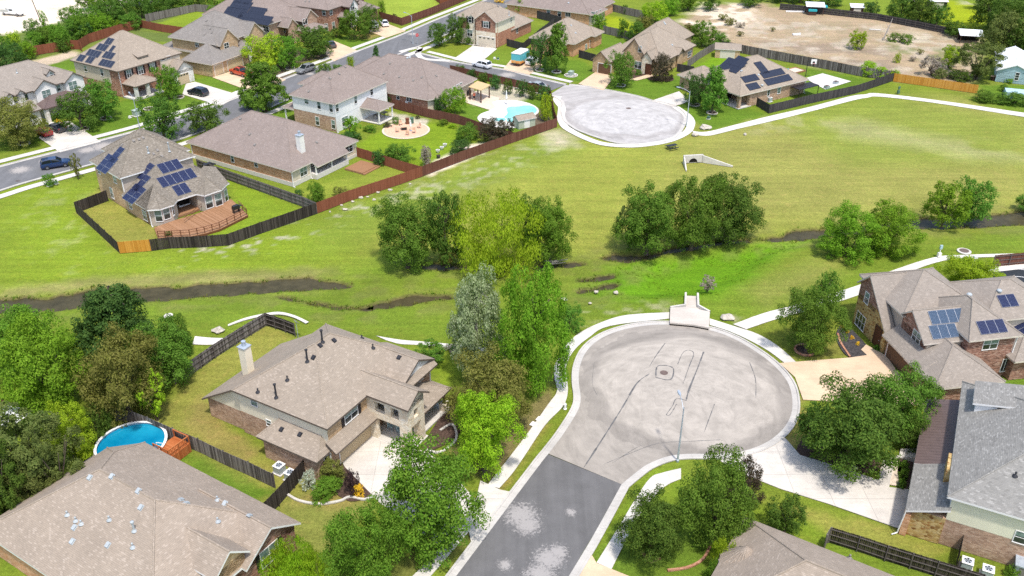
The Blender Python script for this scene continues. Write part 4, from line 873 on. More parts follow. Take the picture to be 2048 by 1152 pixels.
for k in range(4): mb.box(-2.6-.35*(k+1), 10.9, 0, -2.6-.35*k, 12.4, .6-.14*k)
mb.build('entry_steps', M['conc'], h.o)
h.done(); h.win(2044, 1076, 1.1, 1.2, 1, 2, blind=.4); h.vents([(2030, 952, .3)], 'vent', 'pipe'); H4 = h
mb = MB(); mb.tube((-2.7, .15, 2.7), (-2.9, .05, .25), .06, mi=0); mb.tube((-2.9, .05, .25), (-3.3, -.25, .12), .06); mb.build('downspout', M['white'], h.o)
# --- bottom centre-right roof with turret
h = House('house', 'taupe roof with a round conical turret corner at the bottom edge', (20.0, 57.4), -32, 'sh_tan2', 'white')
h.roof((0, -13, 26, 0), 3.0, .66); h.wall((.45, -12.5, 25, -.45), 0, 3.0, 'br_orange')
cx, cy, r = 1.75, -5.2, 1.95; n = 20; circ = [(cx+r*math.cos(2*math.pi*i/n), cy+r*math.sin(2*math.pi*i/n)) for i in range(n)]
h.roof(circ, 2.95, 1.0); h.wall([(cx+(r-.4)*math.cos(2*math.pi*i/n), cy+(r-.4)*math.sin(2*math.pi*i/n)) for i in range(n)], 0, 2.95, 'br_dred')
h.done(); h.vents([(1699, 1117, .3)], 'vent_t', 'pipe')
# --- left house with big solar arrays and deck
h = House('house', 'tan brick house with four blue solar arrays, bay windows and a wooden deck', (-58.5, 124.7), 46.5, 'sh_weather', 'white')
h.roof((0, .0, 12.5, 10.2), 5.6, .7); h.roof((3.5, 3, 13.2, 13.5), 5.6, .7); h.wall((.45, .4, 12.1, 9.8), 0, 5.6, 'br_tan', {'v-': 'sd_taupe'}); h.wall((4, 3.5, 12.7, 13), 0, 5.6, 'sd_taupe')
h.roof((-.15, -7.6, 13.4, .3), 2.9, .62, ['v+']); h.roof((1.0, .3, 13.4, 7), [9, 2.9, 2.9, 2.9+.62*1.15], .62, ['v-']); h.slab((4.4, -7.4, 8, -4.6), .34, 'deck')
h.roof([(-.15, -7.6), (1.3, -8.7), (3.5, -8.7), (4.7, -7.6), (4.7, -4), (-.15, -4)], 2.9, [.62]*6, [3, 4]); h.roof([(7.7, -7.6), (8.3, -9.0), (11.2, -9.0), (13.4, -7.4), (13.4, -4), (7.7, -4)], 2.9, [.62]*6, [3, 4])
h.wall((.3, -7.2, 4.6, .3), 0, 2.9, 'sd_taupe', {'u-': 'br_tan'}); h.wall([(.3, -7.2), (1.5, -8.3), (3.3, -8.3), (4.5, -7.2), (4.5, -5), (.3, -5)], 0, 2.9, 'sd_taupe', {5: 'br_tan'})
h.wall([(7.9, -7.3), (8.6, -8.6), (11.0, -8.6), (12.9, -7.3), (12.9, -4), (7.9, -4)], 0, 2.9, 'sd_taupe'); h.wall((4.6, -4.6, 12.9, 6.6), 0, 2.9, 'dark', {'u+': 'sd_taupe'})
h.done()
for a in ((198, 341, .9, 1.1, 2), (230, 359, .9, 1.1, 2), (224, 386, .9, 1.7, 2), (261, 410, .9, 1.2, 2), (290, 431, 1.1, 1.5, 2)): h.win(*a[:4], a[4], 2, blind=.6)
for a in ((317, 431, .95, 1.85), (333, 426, .95, 1.85), (346, 420, .6, 1.6), (418, 404, 1.1, 1.9), (437, 399, 1.1, 1.9), (452, 391, .95, 1.85)): h.win(*a, 1, 2, blind=.62)
h.panels(340, 333, 3, 1, 1.12, 1.95); h.panels(354, 356, 5, 1, 1.12, 1.95); h.panels(363, 379, 2, 1, 1.12, 1.95)
h.panels(233, 311, 1, 3, 1.65, 1.0); h.panels(215, 328, 2, 3, 1.65, 1.0); h.panels(292, 343, 1, 3, 1.65, 1.0); h.panels(284, 367, 1, 3, 1.65, 1.); h.panels(269, 388, 2, 3, 1.65, 1.0)
h.vents([(245, 290), (267, 282), (278, 279), (286, 276), (307, 308), (315, 301), (324, 313)], 'vent_t'); h.vents([(297, 306, .9), (339, 303, 1.4)], 'vent_l', 'pipe'); h.downspouts([(.36, .32, 5.5), (.2, -7.25, 2.8)]); H6 = h
# --- single-storey brown roof with chimney
h = House('house', 'single-storey brick house with long brown roof, cream chimney and screened back porch', (-35.1, 133.7), 58, 'sh_brown', 'fascia')
h.roof((0, 0, 16.3, 24.6), 2.9, .58); h.roof((3.4, 10, 13, 23.5), 2.95, [.86, .86, .62, .86], [])
h.roof((4.7, -1.1, 12.5, 3), [2.30, 9, 9, 9], [.585, 1, 1, 1], ['u+', 'v+', 'u-'])
h.wall((.45, .45, 4.6, 24), 0, 2.9, 'sd_beige', {'u-': 'br_orange'}); h.wall((12.6, .45, 15.8, 20), 0, 2.9, 'sd_beige'); h.wall((4.6, 2.6, 12.6, 22), 0, 2.9, 'sd_beige')
mb = MB(); mb.box(.38, .38, 0, 4.65, 24.05, .75); mb.box(12.55, .38, 0, 15.87, 20, .6); mb.box(4.65, -.75, 0, 12.55, 2.7, .85); mb.build('foundation', M['found'], h.o)
for u in (4.9, 8.6, 12.3): h.post(u, -.55, .85, 2.35, .2, 'white')
mb = MB()
for u in (5.0, 8.7):
    mb.box(u+.1, -.58, 1.7, u+3.5, -.52, 1.78)
    for k in range(12): mb.box(u+.2+k*.28, -.565, .9, u+.23+k*.28, -.535, 1.7)
mb.build('porch_railing', M['steel_bk'], h.o)
h.done(); h.win(465, 317, .65, 1.3, 1, 2, blind=.6); h.win(512, 328, .7, 1.0, 1, 2, blind=0); h.win(607, 343, 1.5, 1.4, 2, 2, blind=.6); h.win(698, 297, 1.7, 1.4, 2, 2, blind=.2); h.win(660, 318, 2.2, 1.6, 2, 1, blind=0)
h.chimney(5.0, 2.4, 3.5, 7.0, .95, .95, 'stucco'); h.vents([(500, 269), (510, 290), (633, 285), (481, 238), (541, 228), (562, 232)], 'vent_t'); h.downspouts([(.36, .36, 2.8), (4.5, .36, 2.8), (.36, 23.9, 2.8), (15.9, .36, 2.8)]); H7 = h
# --- white two-storey
h = House('house', 'white sided two-storey house with brown roof and covered back patio', (-32.3, 158.5), 60, 'sh_brown', 'fascia')
h.roof((0.2, 0, 16.4, 11), 5.6, P68); h.roof((6.2, 5, 13.2, 14.2), 5.6, .6)
h.wall((.6, .4, 16, 10.6), 2.85, 5.6, 'sd_white'); h.wall((.62, .42, 15.9, 10.6), 0, 2.85, 'br_pink', {'v-': 'sd_white'}); h.wall((6.6, 10, 12.8, 13.8), 0, 5.6, 'sd_white')
h.roof((7.6, -4.2, 12.3, .5), [2.8, 2.8, 9, 2.8], [.5, .5, 1, .5], ['v+']); h.slab((7.8, -4, 12.2, .4), .15)
for u in (7.9, 12.0): h.post(u, -3.8, .15, 2.75, .22, 'white')
h.roof((.5, 10.6, 5, 13.4), [9, 2.7, 2.7, 2.7], [1, .5, .5, .5], ['v-']); h.post(.9, 13.0, 0, 2.65, .22); h.post(4.6, 13.0, 0, 2.65, .22)
h.done()
for a in ((613, 202, .9, 1.0, .8), (638, 210, .75, 1.5, .6), (662, 216, .75, 1.5, .6), (674, 215, .75, 1.5, .6), (711, 199, .75, 1.5, .7), (743, 183, .75, 1.4, 0)): h.win(a[0], a[1], a[2], a[3], 1, 2, blind=a[4])
h.win(635, 242, .8, 1.6, 1, 2); h.win(667, 249, .8, 1.6, 1, 2); h.win(690, 242, 1.7, 1.7, 2, 2, blind=.4); h.door(748, 232, 2.4, 2.1, 'glass', 'patio_door', z=.15)
h.vents([(660, 157), (678, 148), (625, 151), (690, 134), (618, 183)], 'vent_t'); h.downspouts([(.52, .32, 5.5), (15.9, .32, 5.5)]); H8 = h
# --- long brick house behind
h = House('house', 'single-storey red brick house with wide brown roof behind the swimming pool', (-15.2, 168.6), 61, 'sh_brown', 'fascia')
h.roof([(2.4, -.1), (16.4, -.1), (16.4, 24), (0, 24), (0, 1.2)], 2.9, .62); h.wall([(2.6, .4), (15.9, .4), (15.9, 23.5), (.45, 23.5), (.45, 1.6)], 0, 2.9, 'br_or2', {0: 'sd_beige', 4: 'sd_beige'})
h.roof((3, 12, 13, 26), 2.95, [.8, .8, .62, .8]);
h.done(); h.win(796, 193, .7, 1.1, 1, 2, blind=0); h.win(818, 197, 1.1, 1.2, 3, 1, blind=0); h.win(883, 198, 1.1, 1.4, 2, 1, blind=.9)
for x in (907, 915, 922): h.win(x, 182-(x-907)*.55, .9, 1.7, 1, 2, blind=.3)
h.vents([(799, 154), (827, 161), (844, 155), (780, 127), (872, 152), (768, 148)], 'vent_t'); h.vents([(815, 116), (820, 115), (834, 107)], 'vent_l'); h.downspouts([(2.5, .3, 2.8)]); H9 = h
mb = MB(); mb.box(.42, 6.3, .7, .5, 6.9, 1.7, ); mb.build('meter_box', M['white'], h.o)
# --- upper left cream house
h = House('house', 'cream stucco two-storey house with twin white front gables and brown porch roof', (-85.1, 175.8), 56, 'sh_taupe', 'fascia_d')
h.roof((-20, -.6, .3, 13), 5.6, .55); h.wall((-19.5, 0, -.1, 12.5), 0, 5.6, 'stucco', {'u+': 'sd_taupe'})
for u, w in ((-2.4, 2.3), (-8.5, 2.4)):
    G = (u-w, -1.3, u+w, 5); h.roof(G, 5.62, .68, ['v-', 'v+']); h.gabwall(G, 5.62, .68, 'v-', 'stucco', inset=.35); h.wall((u-w+.35, -.96, u+w-.35, 2), 0, 5.6, 'stucco')
for u in (-13.2, -15.4):
    G = (u-.85, -.9, u+.85, 2); h.roof(G, 5.75, .8, ['v-', 'v+']); h.gabwall(G, 5.75, .8, 'v-', 'stucco', ov=.2, inset=.3, zb=4.5); h.wall((u-.65, -.6, u+.65, .5), 3.5, 5.7, 'stucco')
G = (-6.4, 1.2, -4.6, 5); h.roof(G, 7.3, .9, ['v-', 'v+']); h.gabwall(G, 7.3, .9, 'v-', 'st_pale', ov=.2, inset=.3, zb=6.2)
h.roof((-11.5, -4.4, -1.2, -.9), [2.9, 2.9, 9, 2.9], [.33, .33, 1, .33], ['v+'], mi=2); h.roof((-19, -3.5, -11.5, -.3), [2.8, 9, 9, 2.8], [.4, 1, 1, .4], ['u+', 'v+'])
h.wall((-18.6, -3, -11.8, 0), 0, 2.8, 'stucco'); h.wbox(-11.3, -4.2, 0, -10.6, -3.5, 2.85, 'st_pale', 'stone_column'); h.wbox(-2.4, -4.2, 0, -1.7, -3.5, 2.85, 'st_pale', 'stone_column')
h.done()
h.win(93, 188, 1.7, 1.5, 2, 2, blind=.9); h.win(146, 171, 1.7, 1.6, 2, 2, blind=.9); h.win(117, 176, .7, 1.1, 1, 2); h.win(52, 194, .75, 1.1, 1, 1, blind=0); h.win(29, 199, .75, 1.1, 1, 1, blind=0); h.win(103, 149, .6, .9, 1, 2)
h.vents([(34, 146, .6)], 'vent_l', 'pipe')
# --- upper left brick solar house
h = House('house', 'two-storey red brick house with stepped black solar panels and stone porch columns', (-79.2, 178.8), 58, 'sh_tan', 'fascia_d')
h.roof((0, 0, 16.2, 15.4), 5.6, .7); h.wall((.45, .45, 15.7, 15), 0, 5.6, 'br_red', {'u+': 'sd_beige'}); h.wall((.44, 3.4, .5, 14.99), 2.4, 5.6, 'sd_beige')
h.roof((.6, -3.7, 7, .6), [2.9, 2.9, 9, 2.9], [.35, .35, 1, .35], ['v+']); h.slab((.4, -3.6, 7.2, .5), .3)
for u in (1.0, 3.8, 6.6): h.wbox(u-.3, -3.5, 0, u+.3, -2.9, 2.85, 'st_pale', 'stone_column')
G = (11.2, -3.2, 16.4, 4); h.roof(G, 3.0, .75, ['v-', 'v+']); h.gabwall(G, 3.0, .75, 'v-', 'st_pale', inset=.4); h.wall((11.6, -2.8, 16, 1), 0, 3.0, 'st_pale')
h.roof((5.9, 1.0, 8.6, 4.5), [6.9, 9, 9, 9], [.35, 1, 1, 1], ['u-', 'u+', 'v+']); h.wall((6.2, 1.3, 8.3, 4), 5.8, 6.9, 'sd_beige'); h.wall((10.5, .2, 15.6, 1), 3, 5.5, 'sd_beige')
h.done()
h.win(171, 137, .8, 1.2, 1, 2, blind=.5); h.win(204, 145, .8, 1.4, 1, 2); h.win(258, 147, 1.1, 1.6, 2, 2, True); h.win(281, 140, 1.1, 1.6, 2, 2, True); h.win(305, 133, 1.1, 1.6, 2, 2, True); h.win(276, 122, .8, .4, 1, 1, blind=0)
h.win(326, 118, .9, .5, 1, 1, blind=.0); h.win(337, 114, .9, .5, 1, 1, blind=0); h.win(348, 110, .9, .5, 1, 1, blind=0); h.door(367, 158, 3.0, 2.2, 'gdoor', 'garage_door', 4); h.door(288, 183, 1.1, 2.1, 'dark')
for a in ((219, 83, 2, 1), (205, 95, 3, 1), (188, 107, 4, 1), (225, 98, 1, 1), (163, 116.5, 2, 1), (181, 120, 2, 1), (218, 111, 3, 1), (214, 127, 4, 1)): h.panels(*a, 1.02, 1.65, 'sol_black', trim='alu'); h.downspouts([(.36, .36, 5.5)])
H11 = h
# --- tan stone house, red pickup
h = House('house', 'tan brick two-storey house with grey roof, two garage doors and pointed front gable', (-65.2, 193.2), 63, 'sh_grey2', 'fascia')
h.roof((5.2, 2.6, 21, 17), 5.6, P68); h.wall((5.8, 3.1, 20.5, 16.5), 0, 5.6, 'br_tan'); h.roof((-.2, -.5, 12.4, 8.2), 2.9, [.5, .5, .9, .5]); h.wall((.3, 0, 12, 7.7), 0, 2.9, 'br_tan', {'v-': 'br_tan'})
h.roof((5.4, 10, 12, 20.5), [9, 2.9, 2.9, 2.9], [1, .5, .5, .5], ['v-']); h.wall((5.9, 12, 11.5, 20), 0, 2.9, 'br_tan')
G = (5.6, 1.9, 11.8, 9); h.roof(G, 5.3, 1.0, ['v-', 'v+']); h.gabwall(G, 5.3, 1.0, 'v-', 'br_tan', inset=.3, zb=3)
G = (14, 1.5, 20, 9); h.roof(G, 5.2, .95, ['v-', 'v+']); h.gabwall(G, 5.2, .95, 'v-', 'br_tan', inset=.3, zb=0.)
G = (11.8, .6, 14.4, 6); h.roof(G, 3.6, .8, ['v-', 'v+']); h.gabwall(G, 3.6, .8, 'v-', 'st_pale', inset=.3, zb=0, ov=.25)
h.done(); h.win(453, 92, 1.4, 1.4, 2, 2, blind=0); h.win(394, 88, 1.0, 1.2, 2, 2, blind=.6); h.door(438, 140, 2.6, 2.2, 'gdoor', 'garage_door'); h.door(470, 126, 4.8, 2.2, 'gdoor', 'garage_door'); h.vents([(41, 123)], 'vent_t')
h.vents([(413, 42), (421, 57), (410, 69), (424, 65)], 'vent_t')
# --- solar house behind
h = House('house', 'long brown roof with wide black solar arrays at the top edge left of centre', (-55.9, 217.2), 62, 'sh_brown', 'fascia')
h.roof((-1, 1.8, 14, 23), 5.5, P68); h.wall((-.5, 2.3, 13.5, 22.5), 0, 5.5, 'br_pink', {'u-': 'sd_taupe'})
G = (7, -2.5, 12.5, 6); h.roof(G, 5.0, .85, ['v-', 'v+']); h.gabwall(G, 5.0, .85, 'v-', 'br_pink', inset=.3, zb=0); G = (2.6, -1.0, 6.4, 5); h.roof(G, 4.3, .95, ['v-', 'v+']); h.gabwall(G, 4.3, .95, 'v-', 'br_pink', inset=.3, zb=0)
h.roof((6, -4.6, 13, -.5), [3, 3, 9, 3], [.4, .4, 1, .4], ['v+']); h.wall((6.4, -2, 13, 1), 0, 3, 'br_pink')
h.done(); h.win(532, 58, 1.7, 1.3, 2, 2, blind=0); h.win(610, 43, 1.6, 1.3, 2, 1, blind=.9); h.win(569, 62, .6, .9, 1, 1, blind=0)
for a in ((469, 26, 6, 2), (481, 13, 6, 2), (486, 3, 5, 1)): h.panels(*a, 1.02, 1.65, 'sol_black', trim='sol_black')
for a in ((514, 24, 5, 2), (509, 38, 10, 2)): h.panels(*a, 1.02, 1.4, 'sol_black', trim='sol_black')
# --- brick house at the top
h = House('house', 'red brick two-storey house with a white front gable at the top edge', (-48.4, 236.3), 62, 'sh_brown', 'fascia_d')
h.roof((-3.2, -4.2, 13, 14), 5.5, .62); h.wall((-2.7, -3.7, 12.5, 13.5), 0, 5.5, 'br_red'); G = (2.6, -6.6, 6.6, 3); h.roof(G, 5.3, 1.0, ['v-', 'v+']); h.gabwall(G, 5.3, 1., 'v-', 'stucco', inset=.3, zb=0)
h.roof((.5, -6.4, 4, -3), [3, 3, 9, 3], [.5, .5, 1, .5], ['v+']); h.roof((6.5, -8, 13.5, 0), 3.2, .62); h.wall((7, -7.5, 13, 0), 0, 3.2, 'br_red')
h.done(); h.win(648, 25, 1.0, 1.4, 1, 2); h.win(662, 24, 1., 1.4, 1, 2); h.win(653, 54, 1.0, 1.7, 1, 2); h.win(667, 51, 1.0, 1.7, 1, 2); h.win(705, 13, 1.4, 1.8, 2, 2); h.door(683, 45, 1.2, 2.2, 'dark'); h.vents([(611, 3), (619, 3)], 'vent_t')
# --- corner house with white garage
h = House('house', 'two-storey corner house, red brick gable above a cream stone garage front', (-3.5, 215.9), 60, 'sh_tan', 'fascia')
h.roof((.9, .2, 9.8, 12.3), 6.2, P68); h.wall((1.3, .6, 9.4, 11.8), 0, 3.4, 'br_or2', {'u-': 'st_cream'}); h.wall((1.31, .61, 9.4, 11.8), 3.4, 6.2, 'sd_cream', {'u-': 'br_red'})
G = (.0, .3, 7, 6.6); h.roof(G, 6.22, .72, ['u-', 'u+']); h.gabwall(G, 6.22, .72, 'u-', 'br_red', inset=.35, ov=.4); h.wall((.35, .7, 3, 6.2), 0, 3.6, 'st_cream', {'v-': 'br_or2'}); h.wall((.352, .702, 3, 6.198), 3.6, 6.2, 'br_red', {'v-': 'sd_cream'})
G = (.6, 6.7, 5, 8.7); h.roof(G, 6.4, .8, ['u-', 'u+']); h.gabwall(G, 6.4, .8, 'u-', 'st_cream', inset=.3, ov=.2); h.wall((.9, 6.9, 3, 8.5), 0, 6.4, 'st_cream')
h.roof((7.5, .4, 18.6, 11.5), 2.9, .62); h.wall((8, .8, 18.1, 11), 0, 2.9, 'br_or2')
h.done(); h.win(940, 39, .9, 1.4, 1, 2, True, .2); h.win(972, 49, 1.4, 1.4, 2, 2, True, .3); h.win(940, 66, 1.4, 1.5, 2, 2, blind=.5); h.win(1022, 39, .6, 1.2, 1, 2); h.win(1034, 61, .7, 1.2, 1, 1, blind=0); h.door(973, 86, 4.8, 2.3, 'gdoor_w', 'garage_door', 4)
h.vents([(1018, 31, .9)], 'vent_l', 'pipe'); h.vents([(996, 13), (1003, 8), (987, 2)], 'vent_t')
# --- long roof at top centre
h = House('house', 'long taupe roofed single-storey brick house at the top edge beyond the dark fence', (19.9, 240.5), -29, 'sh_brown', 'fascia')
h.roof((-24, -1.9, 1.2, 15), 2.9, .55); h.wall((-23.5, -1.4, .8, 14.5), 0, 2.9, 'br_orange'); h.wall((.7, -1.2, 2.2, 6), 0, 2.7, 'sd_taupe'); h.roof((.5, -1.7, 2.7, 6.6), [2.75, 2.75, 2.75, 9], [.5, .5, .5, 1], ['u-'])
h.done(); h.win(1097, 24, .9, 1.4, 1, 2, blind=.5); h.win(1119, 27, .9, 1.4, 1, 2, blind=.5); h.win(1136, 28, 1.4, 1.2, 3, 1, blind=0)
for x, y in ((1186, 30), (1193, 28), (1200, 25)): h.win(x, y, 1.0, 1.5, 1, 2, blind=.8)
h.vents([(1137, 6)], 'vent_l')
# --- tan single-storey
h = House('house', 'single-storey tan brick house with beige hip roof behind two big trees', (12.0, 214.2), 60, 'sh_tan', 'fascia')
h.roof((-3.6, -4.9, 10.6, 7.2), 3.1, .62); h.wall((-3.1, -4.4, 10.1, 6.8), 0, 3.1, 'br_orange'); h.roof((5.6, -5.8, 10.9, 3), 2.95, .58); h.wall((6, -5.3, 10.4, 2.5), 0, 2.95, 'br_orange')
h.roof((-5, -3.0, 0, 3.2), 2.9, .7, ['u-']); h.gabwall((-5, -3, 0, 3.2), 2.9, .7, 'u-', 'br_orange'); h.wall((-4.6, -2.6, 0, 2.8), 0, 2.9, 'br_orange')
h.done(); h.win(1172, 95, 1.0, 1.6, 2, 2, blind=.4); h.win(1180, 88, .5, 1.6, 1, 2, blind=.2); h.vents([(1142, 51), (1151, 66)], 'vent_l')
# --- gabled tan house
h = House('house', 'tan brick house with steep front gables and arched stone doorway by the white cul-de-sac', (29.2, 195.0), -35, 'sh_tan', 'fascia_d')
h.roof((-10.5, 1.2, 3.3, 18.4), 3.0, P68); h.wall((-10, 1.7, 2.8, 18), 0, 3.0, 'br_tan'); h.roof((-11, 11, -1.2, 27), 3.0, .88); h.wall((-10.5, 12, -1.7, 26.5), 0, 3, 'br_tan')
G = (-6.4, .8, -.9, 9); h.roof(G, 4.0, 1.2, ['v-', 'v+']); h.gabwall(G, 4.0, 1.2, 'v-', 'br_tan', inset=.3, zb=0)
G = (-1.4, .1, 1.3, 5); h.roof(G, 3.5, 1.15, ['v-', 'v+']); h.gabwall(G, 3.5, 1.15, 'v-', 'st_cream', inset=.25, zb=0, ov=.2)
G = (-11, -5.0, -6.2, 4); h.roof(G, 2.9, .85, ['v-', 'v+']); h.gabwall(G, 2.9, .85, 'v-', 'br_tan', inset=.35, zb=0); h.wall((-10.6, -4.6, -6.6, 2), 0, 2.9, 'br_tan')
G = (0, 8.8, 3.6, 12.2); h.roof(G, 2.95, .7, ['u-', 'u+']); h.gabwall(G, 2.95, .7, 'u+', 'br_tan', inset=.4, zb=0)
h.done(); h.win(1280, 98, .7, 1.3, 1, 2, blind=.6); h.win(1276, 130, 1.6, 1.5, 2, 2, blind=.4); h.win(1299, 112, .4, .8, 1, 1, blind=0); h.door(1297, 137, 1.4, 2.3, 'door'); h.door(1209, 137, 3.2, 2.2, 'gdoor_b', 'garage_door'); h.win(1379, 108, 1.8, 1.2, 3, 2, blind=.3); h.vents([(1328, 45), (1344, 90), (1330, 48)], 'vent_l')
# --- right brown brick solar house
h = House('house', 'single-storey brown brick house with black solar panels beside the far cul-de-sac', (46.1, 172.4), 33, 'sh_tan', 'fascia')
h.roof((-1.7, .2, 18, 15.6), 2.9, .58); h.wall((2.2, .7, 17.5, 15.1), 0, 2.9, 'br_pink'); h.wall((-1.2, 6, 3, 15.1), 0, 2.9, 'br_pink', {'v-': 'dark'}); h.slab((-1.4, .5, 2.2, 6), .2)
G = (-1.9, 4.7, 5.5, 11.2); h.roof(G, 2.95, .8, ['u-', 'u+']); h.gabwall(G, 2.95, .8, 'u-', 'sd_green', inset=.5, zb=2.8)
h.roof((-2.5, 10.5, 5, 17.5), 2.92, .6); h.wall((-2, 11, 4, 17), 0, 2.9, 'br_pink'); h.wbox(-1.3, .6, 0, -.7, 1.2, 2.85, 'br_pink', 'brick_pier'); h.wbox(1.6, .6, 0, 2.2, 1.2, 2.85, 'br_pink', 'brick_pier'); h.wbox(-1.3, 4.6, 0, -.7, 5.2, 2.85, 'br_pink', 'brick_pier')
h.done(); h.win(1537, 186, .6, 1.2, 1, 2, blind=0); h.win(1558, 181, .8, 1.2, 1, 2, blind=.8)
for a in ((1465, 131, 5, 2), (1483, 120, 3, 1)): h.panels(*a, 1.02, 1.65, 'sol_black', trim='sol_black')
for a in ((1523, 136, 2, 2), (1545, 147, 6, 1), (1556, 160, 7, 1), (1500, 157, 4, 1), (1506, 173, 3, 1)): h.panels(*a, 1.02, 1.65, 'sol_black', trim='sol_black')
h.vents([(1517, 150), (1530, 112), (1483, 142)], 'vent_l'); h.vents([(1524, 172)], 'vent_l', 'turbine'); h.downspouts([(17.6, .6, 2.8)]); H19 = h
mb = MB(); mb.prism([(13.2, -1.9), (19.0, -1.9), (19.0, .6), (13.2, .6)], 2.0, 2.1)
for a, b in ((13.3, -1.8), (18.9, -1.8)): mb.box(a-.05, b-.05, 0, a+.05, b+.05, 2.0)
mb.build('lean_to', M['shutter'], h.o)
# --- far right pale blue house
h = House('house', 'small pale blue house with white metal roof at the upper right edge', (107.8, 189.6), -24, 'metal_wh', 'white')
h.roof((-4.3, -1.2, 3.2, 15), 2.5, .42, ['v-', 'v+']); h.gabwall((-4.3, -1.2, 3.2, 15), 2.5, .42, 'v-', 'lblue', inset=.3, zb=0); h.wall((-3.9, -.9, 2.8, 14.6), 0, 2.5, 'lblue')
h.done(); h.win(2034, 153, .7, 1.6, 1, 3, blind=0)
# --- houses cut by the top edge
h = House('house', 'rust brick house corner cut by the top edge beside a pale wall', (*U(1230, -6), ), -29, 'sh_brown', 'fascia')
h.roof((-10, 0, 6, 12), 2.9, .55); h.wall((-9.5, .4, 5.5, 11.5), 0, 2.9, 'br_orange'); h.done()
# ------------------------------------------------------------------ fences
def fence(pts, mat, label, h=1.8, group=None, rails=0, z=0., cap=False, gap=False):
    P = px(pts) if isinstance(pts, str) else pts; o = thing('wooden_fence', label, 'fence', (*P[0], z), 0, group); ox, oy = P[0]
    mb = MB(); mr = MB(); posts = []
    for i in range(len(P)-1):
        a, b = Vector((P[i][0]-ox, P[i][1]-oy)), Vector((P[i+1][0]-ox, P[i+1][1]-oy)); d = b-a; L = d.length; d.normalize(); nn = Vector((-d.y, d.x))
        k = max(1, int(L/.145)); w = L/k; phi = math.atan2(d.y, d.x)
        for j in range(k):
            T = Matrix.Translation((a.x+d.x*(j+.5)*w, a.y+d.y*(j+.5)*w, 0)) @ Matrix.Rotation(phi+R.uniform(-.03, .03), 4, 'Z')
            hh = h+R.uniform(-.025, .025); mb.box(-w/2+.004, -.012+R.uniform(-.006, .006), .03, w/2-.004, .012, hh, M=T)
        if rails:
            T = Matrix.Translation((a.x, a.y, 0)) @ Matrix.Rotation(phi, 4, 'Z'); s = .03 if rails > 0 else -.03; s2 = .09 if rails > 0 else -.09
            for zz in (.35, h*.55, h-.2): mr.box(0, min(s, s2), zz-.035, L, max(s, s2), zz+.035, M=T)
        m = max(1, round(L/2.4))
        for j in range(m+1):
            if j == 0 and i: continue
            s = (.09 if rails >= 0 else -.09); posts.append((a+d*(L*j/m)+nn*s, phi))
    mb.build('fence_boards', M[mat], o)
    if rails: mr.build('fence_rail', M['f_post'], o)
    for (p, phi) in posts:
        m2 = MB(); m2.box(-.045, -.045, 0, .045, .045, h+.02, M=Matrix.Translation((p.x, p.y, 0)) @ Matrix.Rotation(phi, 4, 'Z')); m2.build('fence_post', M['f_post'] if rails else M[mat], o)
    return o
fence("216,402 153,426 240,507", 'f_black', 'black weathered fence left of the tan solar house yard')
fence("240,507 303,502", 'f_orange', 'short new orange fence section between black fences')
fence("303,502 340,497 400,495 457,491 523,467 580,447 635,427", 'f_black', 'long dark fence curving below the wooden deck')
fence("397,338 433,352 520,383 607,414 635,427", 'f_grey', 'grey weathered fence between the tan house and the brown roofed house', rails=-1)
fence("635,427 700,402 803,368 845,353", 'f_red', 'reddish stained fence behind the screened porch house')
fence("845,353 940,316 1030,284 1114,254", 'f_brown', 'brown fence facing the open field behind the garden with pool')
fence("1114,254 1109,240 1106,225 1103,205 1100,192", 'f_brown', 'brown fence end turning along the white cul-de-sac footpath')
fence("1100,192 1040,178 980,164 900,146", 'f_brown', 'brown fence behind the row of dark shrubs', rails=-1)
fence("713,313 760,328 803,342 843,353", 'f_red', 'reddish fence between two back gardens')
fence("784,216 860,236 917,248 960,263 1028,284", 'f_brown', 'brown fence between round patio lawn and pool garden')
fence("882,230 920,240", 'f_brown', 'low brown planter fence by the red brick house', .8)
fence("1512,212 1537,227 1620,207 1712,187 1786,162", 'f_char', 'long charcoal fence beside the white path')
fence("1786,163 1953,187", 'f_orange', 'bright orange fence at the corner of the far field')
fence("1437,97 1500,110 1580,125 1650,138 1712,151 1762,158 1786,160", 'f_weath', 'long weathered fence in front of the bare dirt lot', 2.0)
fence("1353,143 1386,149", 'f_char', 'short dark fence beside the gabled house')
fence("1375,136 1400,117 1433,98", 'f_grey', 'grey fence between gabled house and black panel house')
fence("1157,115 1190,124", 'f_char', 'short dark fence beside the single-storey tan house')
fence("1206,67 1243,75 1270,84", 'f_grey', 'grey back fence behind the tan house', 2.); fence("1213,20 1250,29 1291,38", 'f_grey', 'grey fence below the top edge meadow', 2.)
fence("1013,92 1047,101", 'f_char', 'short dark fence right of the corner house'); fence("1047,100 1080,72 1108,51", 'f_char', 'dark fence running up from the corner house'); fence("1040,28 1080,38 1122,49", 'f_char', 'dark fence below the long roof at the top', 2.)
fence("759,38 804,51 860,31 929,2 960,-10", 'f_brown', 'brown fence around the striped lawn', 2.); fence("905,2 880,8 870,0", 'f_red', 'red fence corner at the top edge', 1.8)
fence("36,117 80,109 123,102 140,98 160,99 180,86 233,69 282,55", 'f_red', 'red fence along the green thicket', 2.2); fence("160,99 164,103", 'f_red', 'short red fence return by the thicket', 2.2)
fence("282,55 325,64 367,70", 'f_red', 'red fence behind the tan brick house garden', 2.); fence("293,44 345,33 393,23 443,27", 'f_grey', 'grey fence along the far lime lawn', 2.)
fence("350,768 372,757 430,716 470,690 533,651", 'f_weath', 'weathered two-tone fence left of the tower house', rails=-1); fence("533,651 552,657 572,664 592,672", 'f_black', 'dark fence corner behind the tower house', rails=-1)
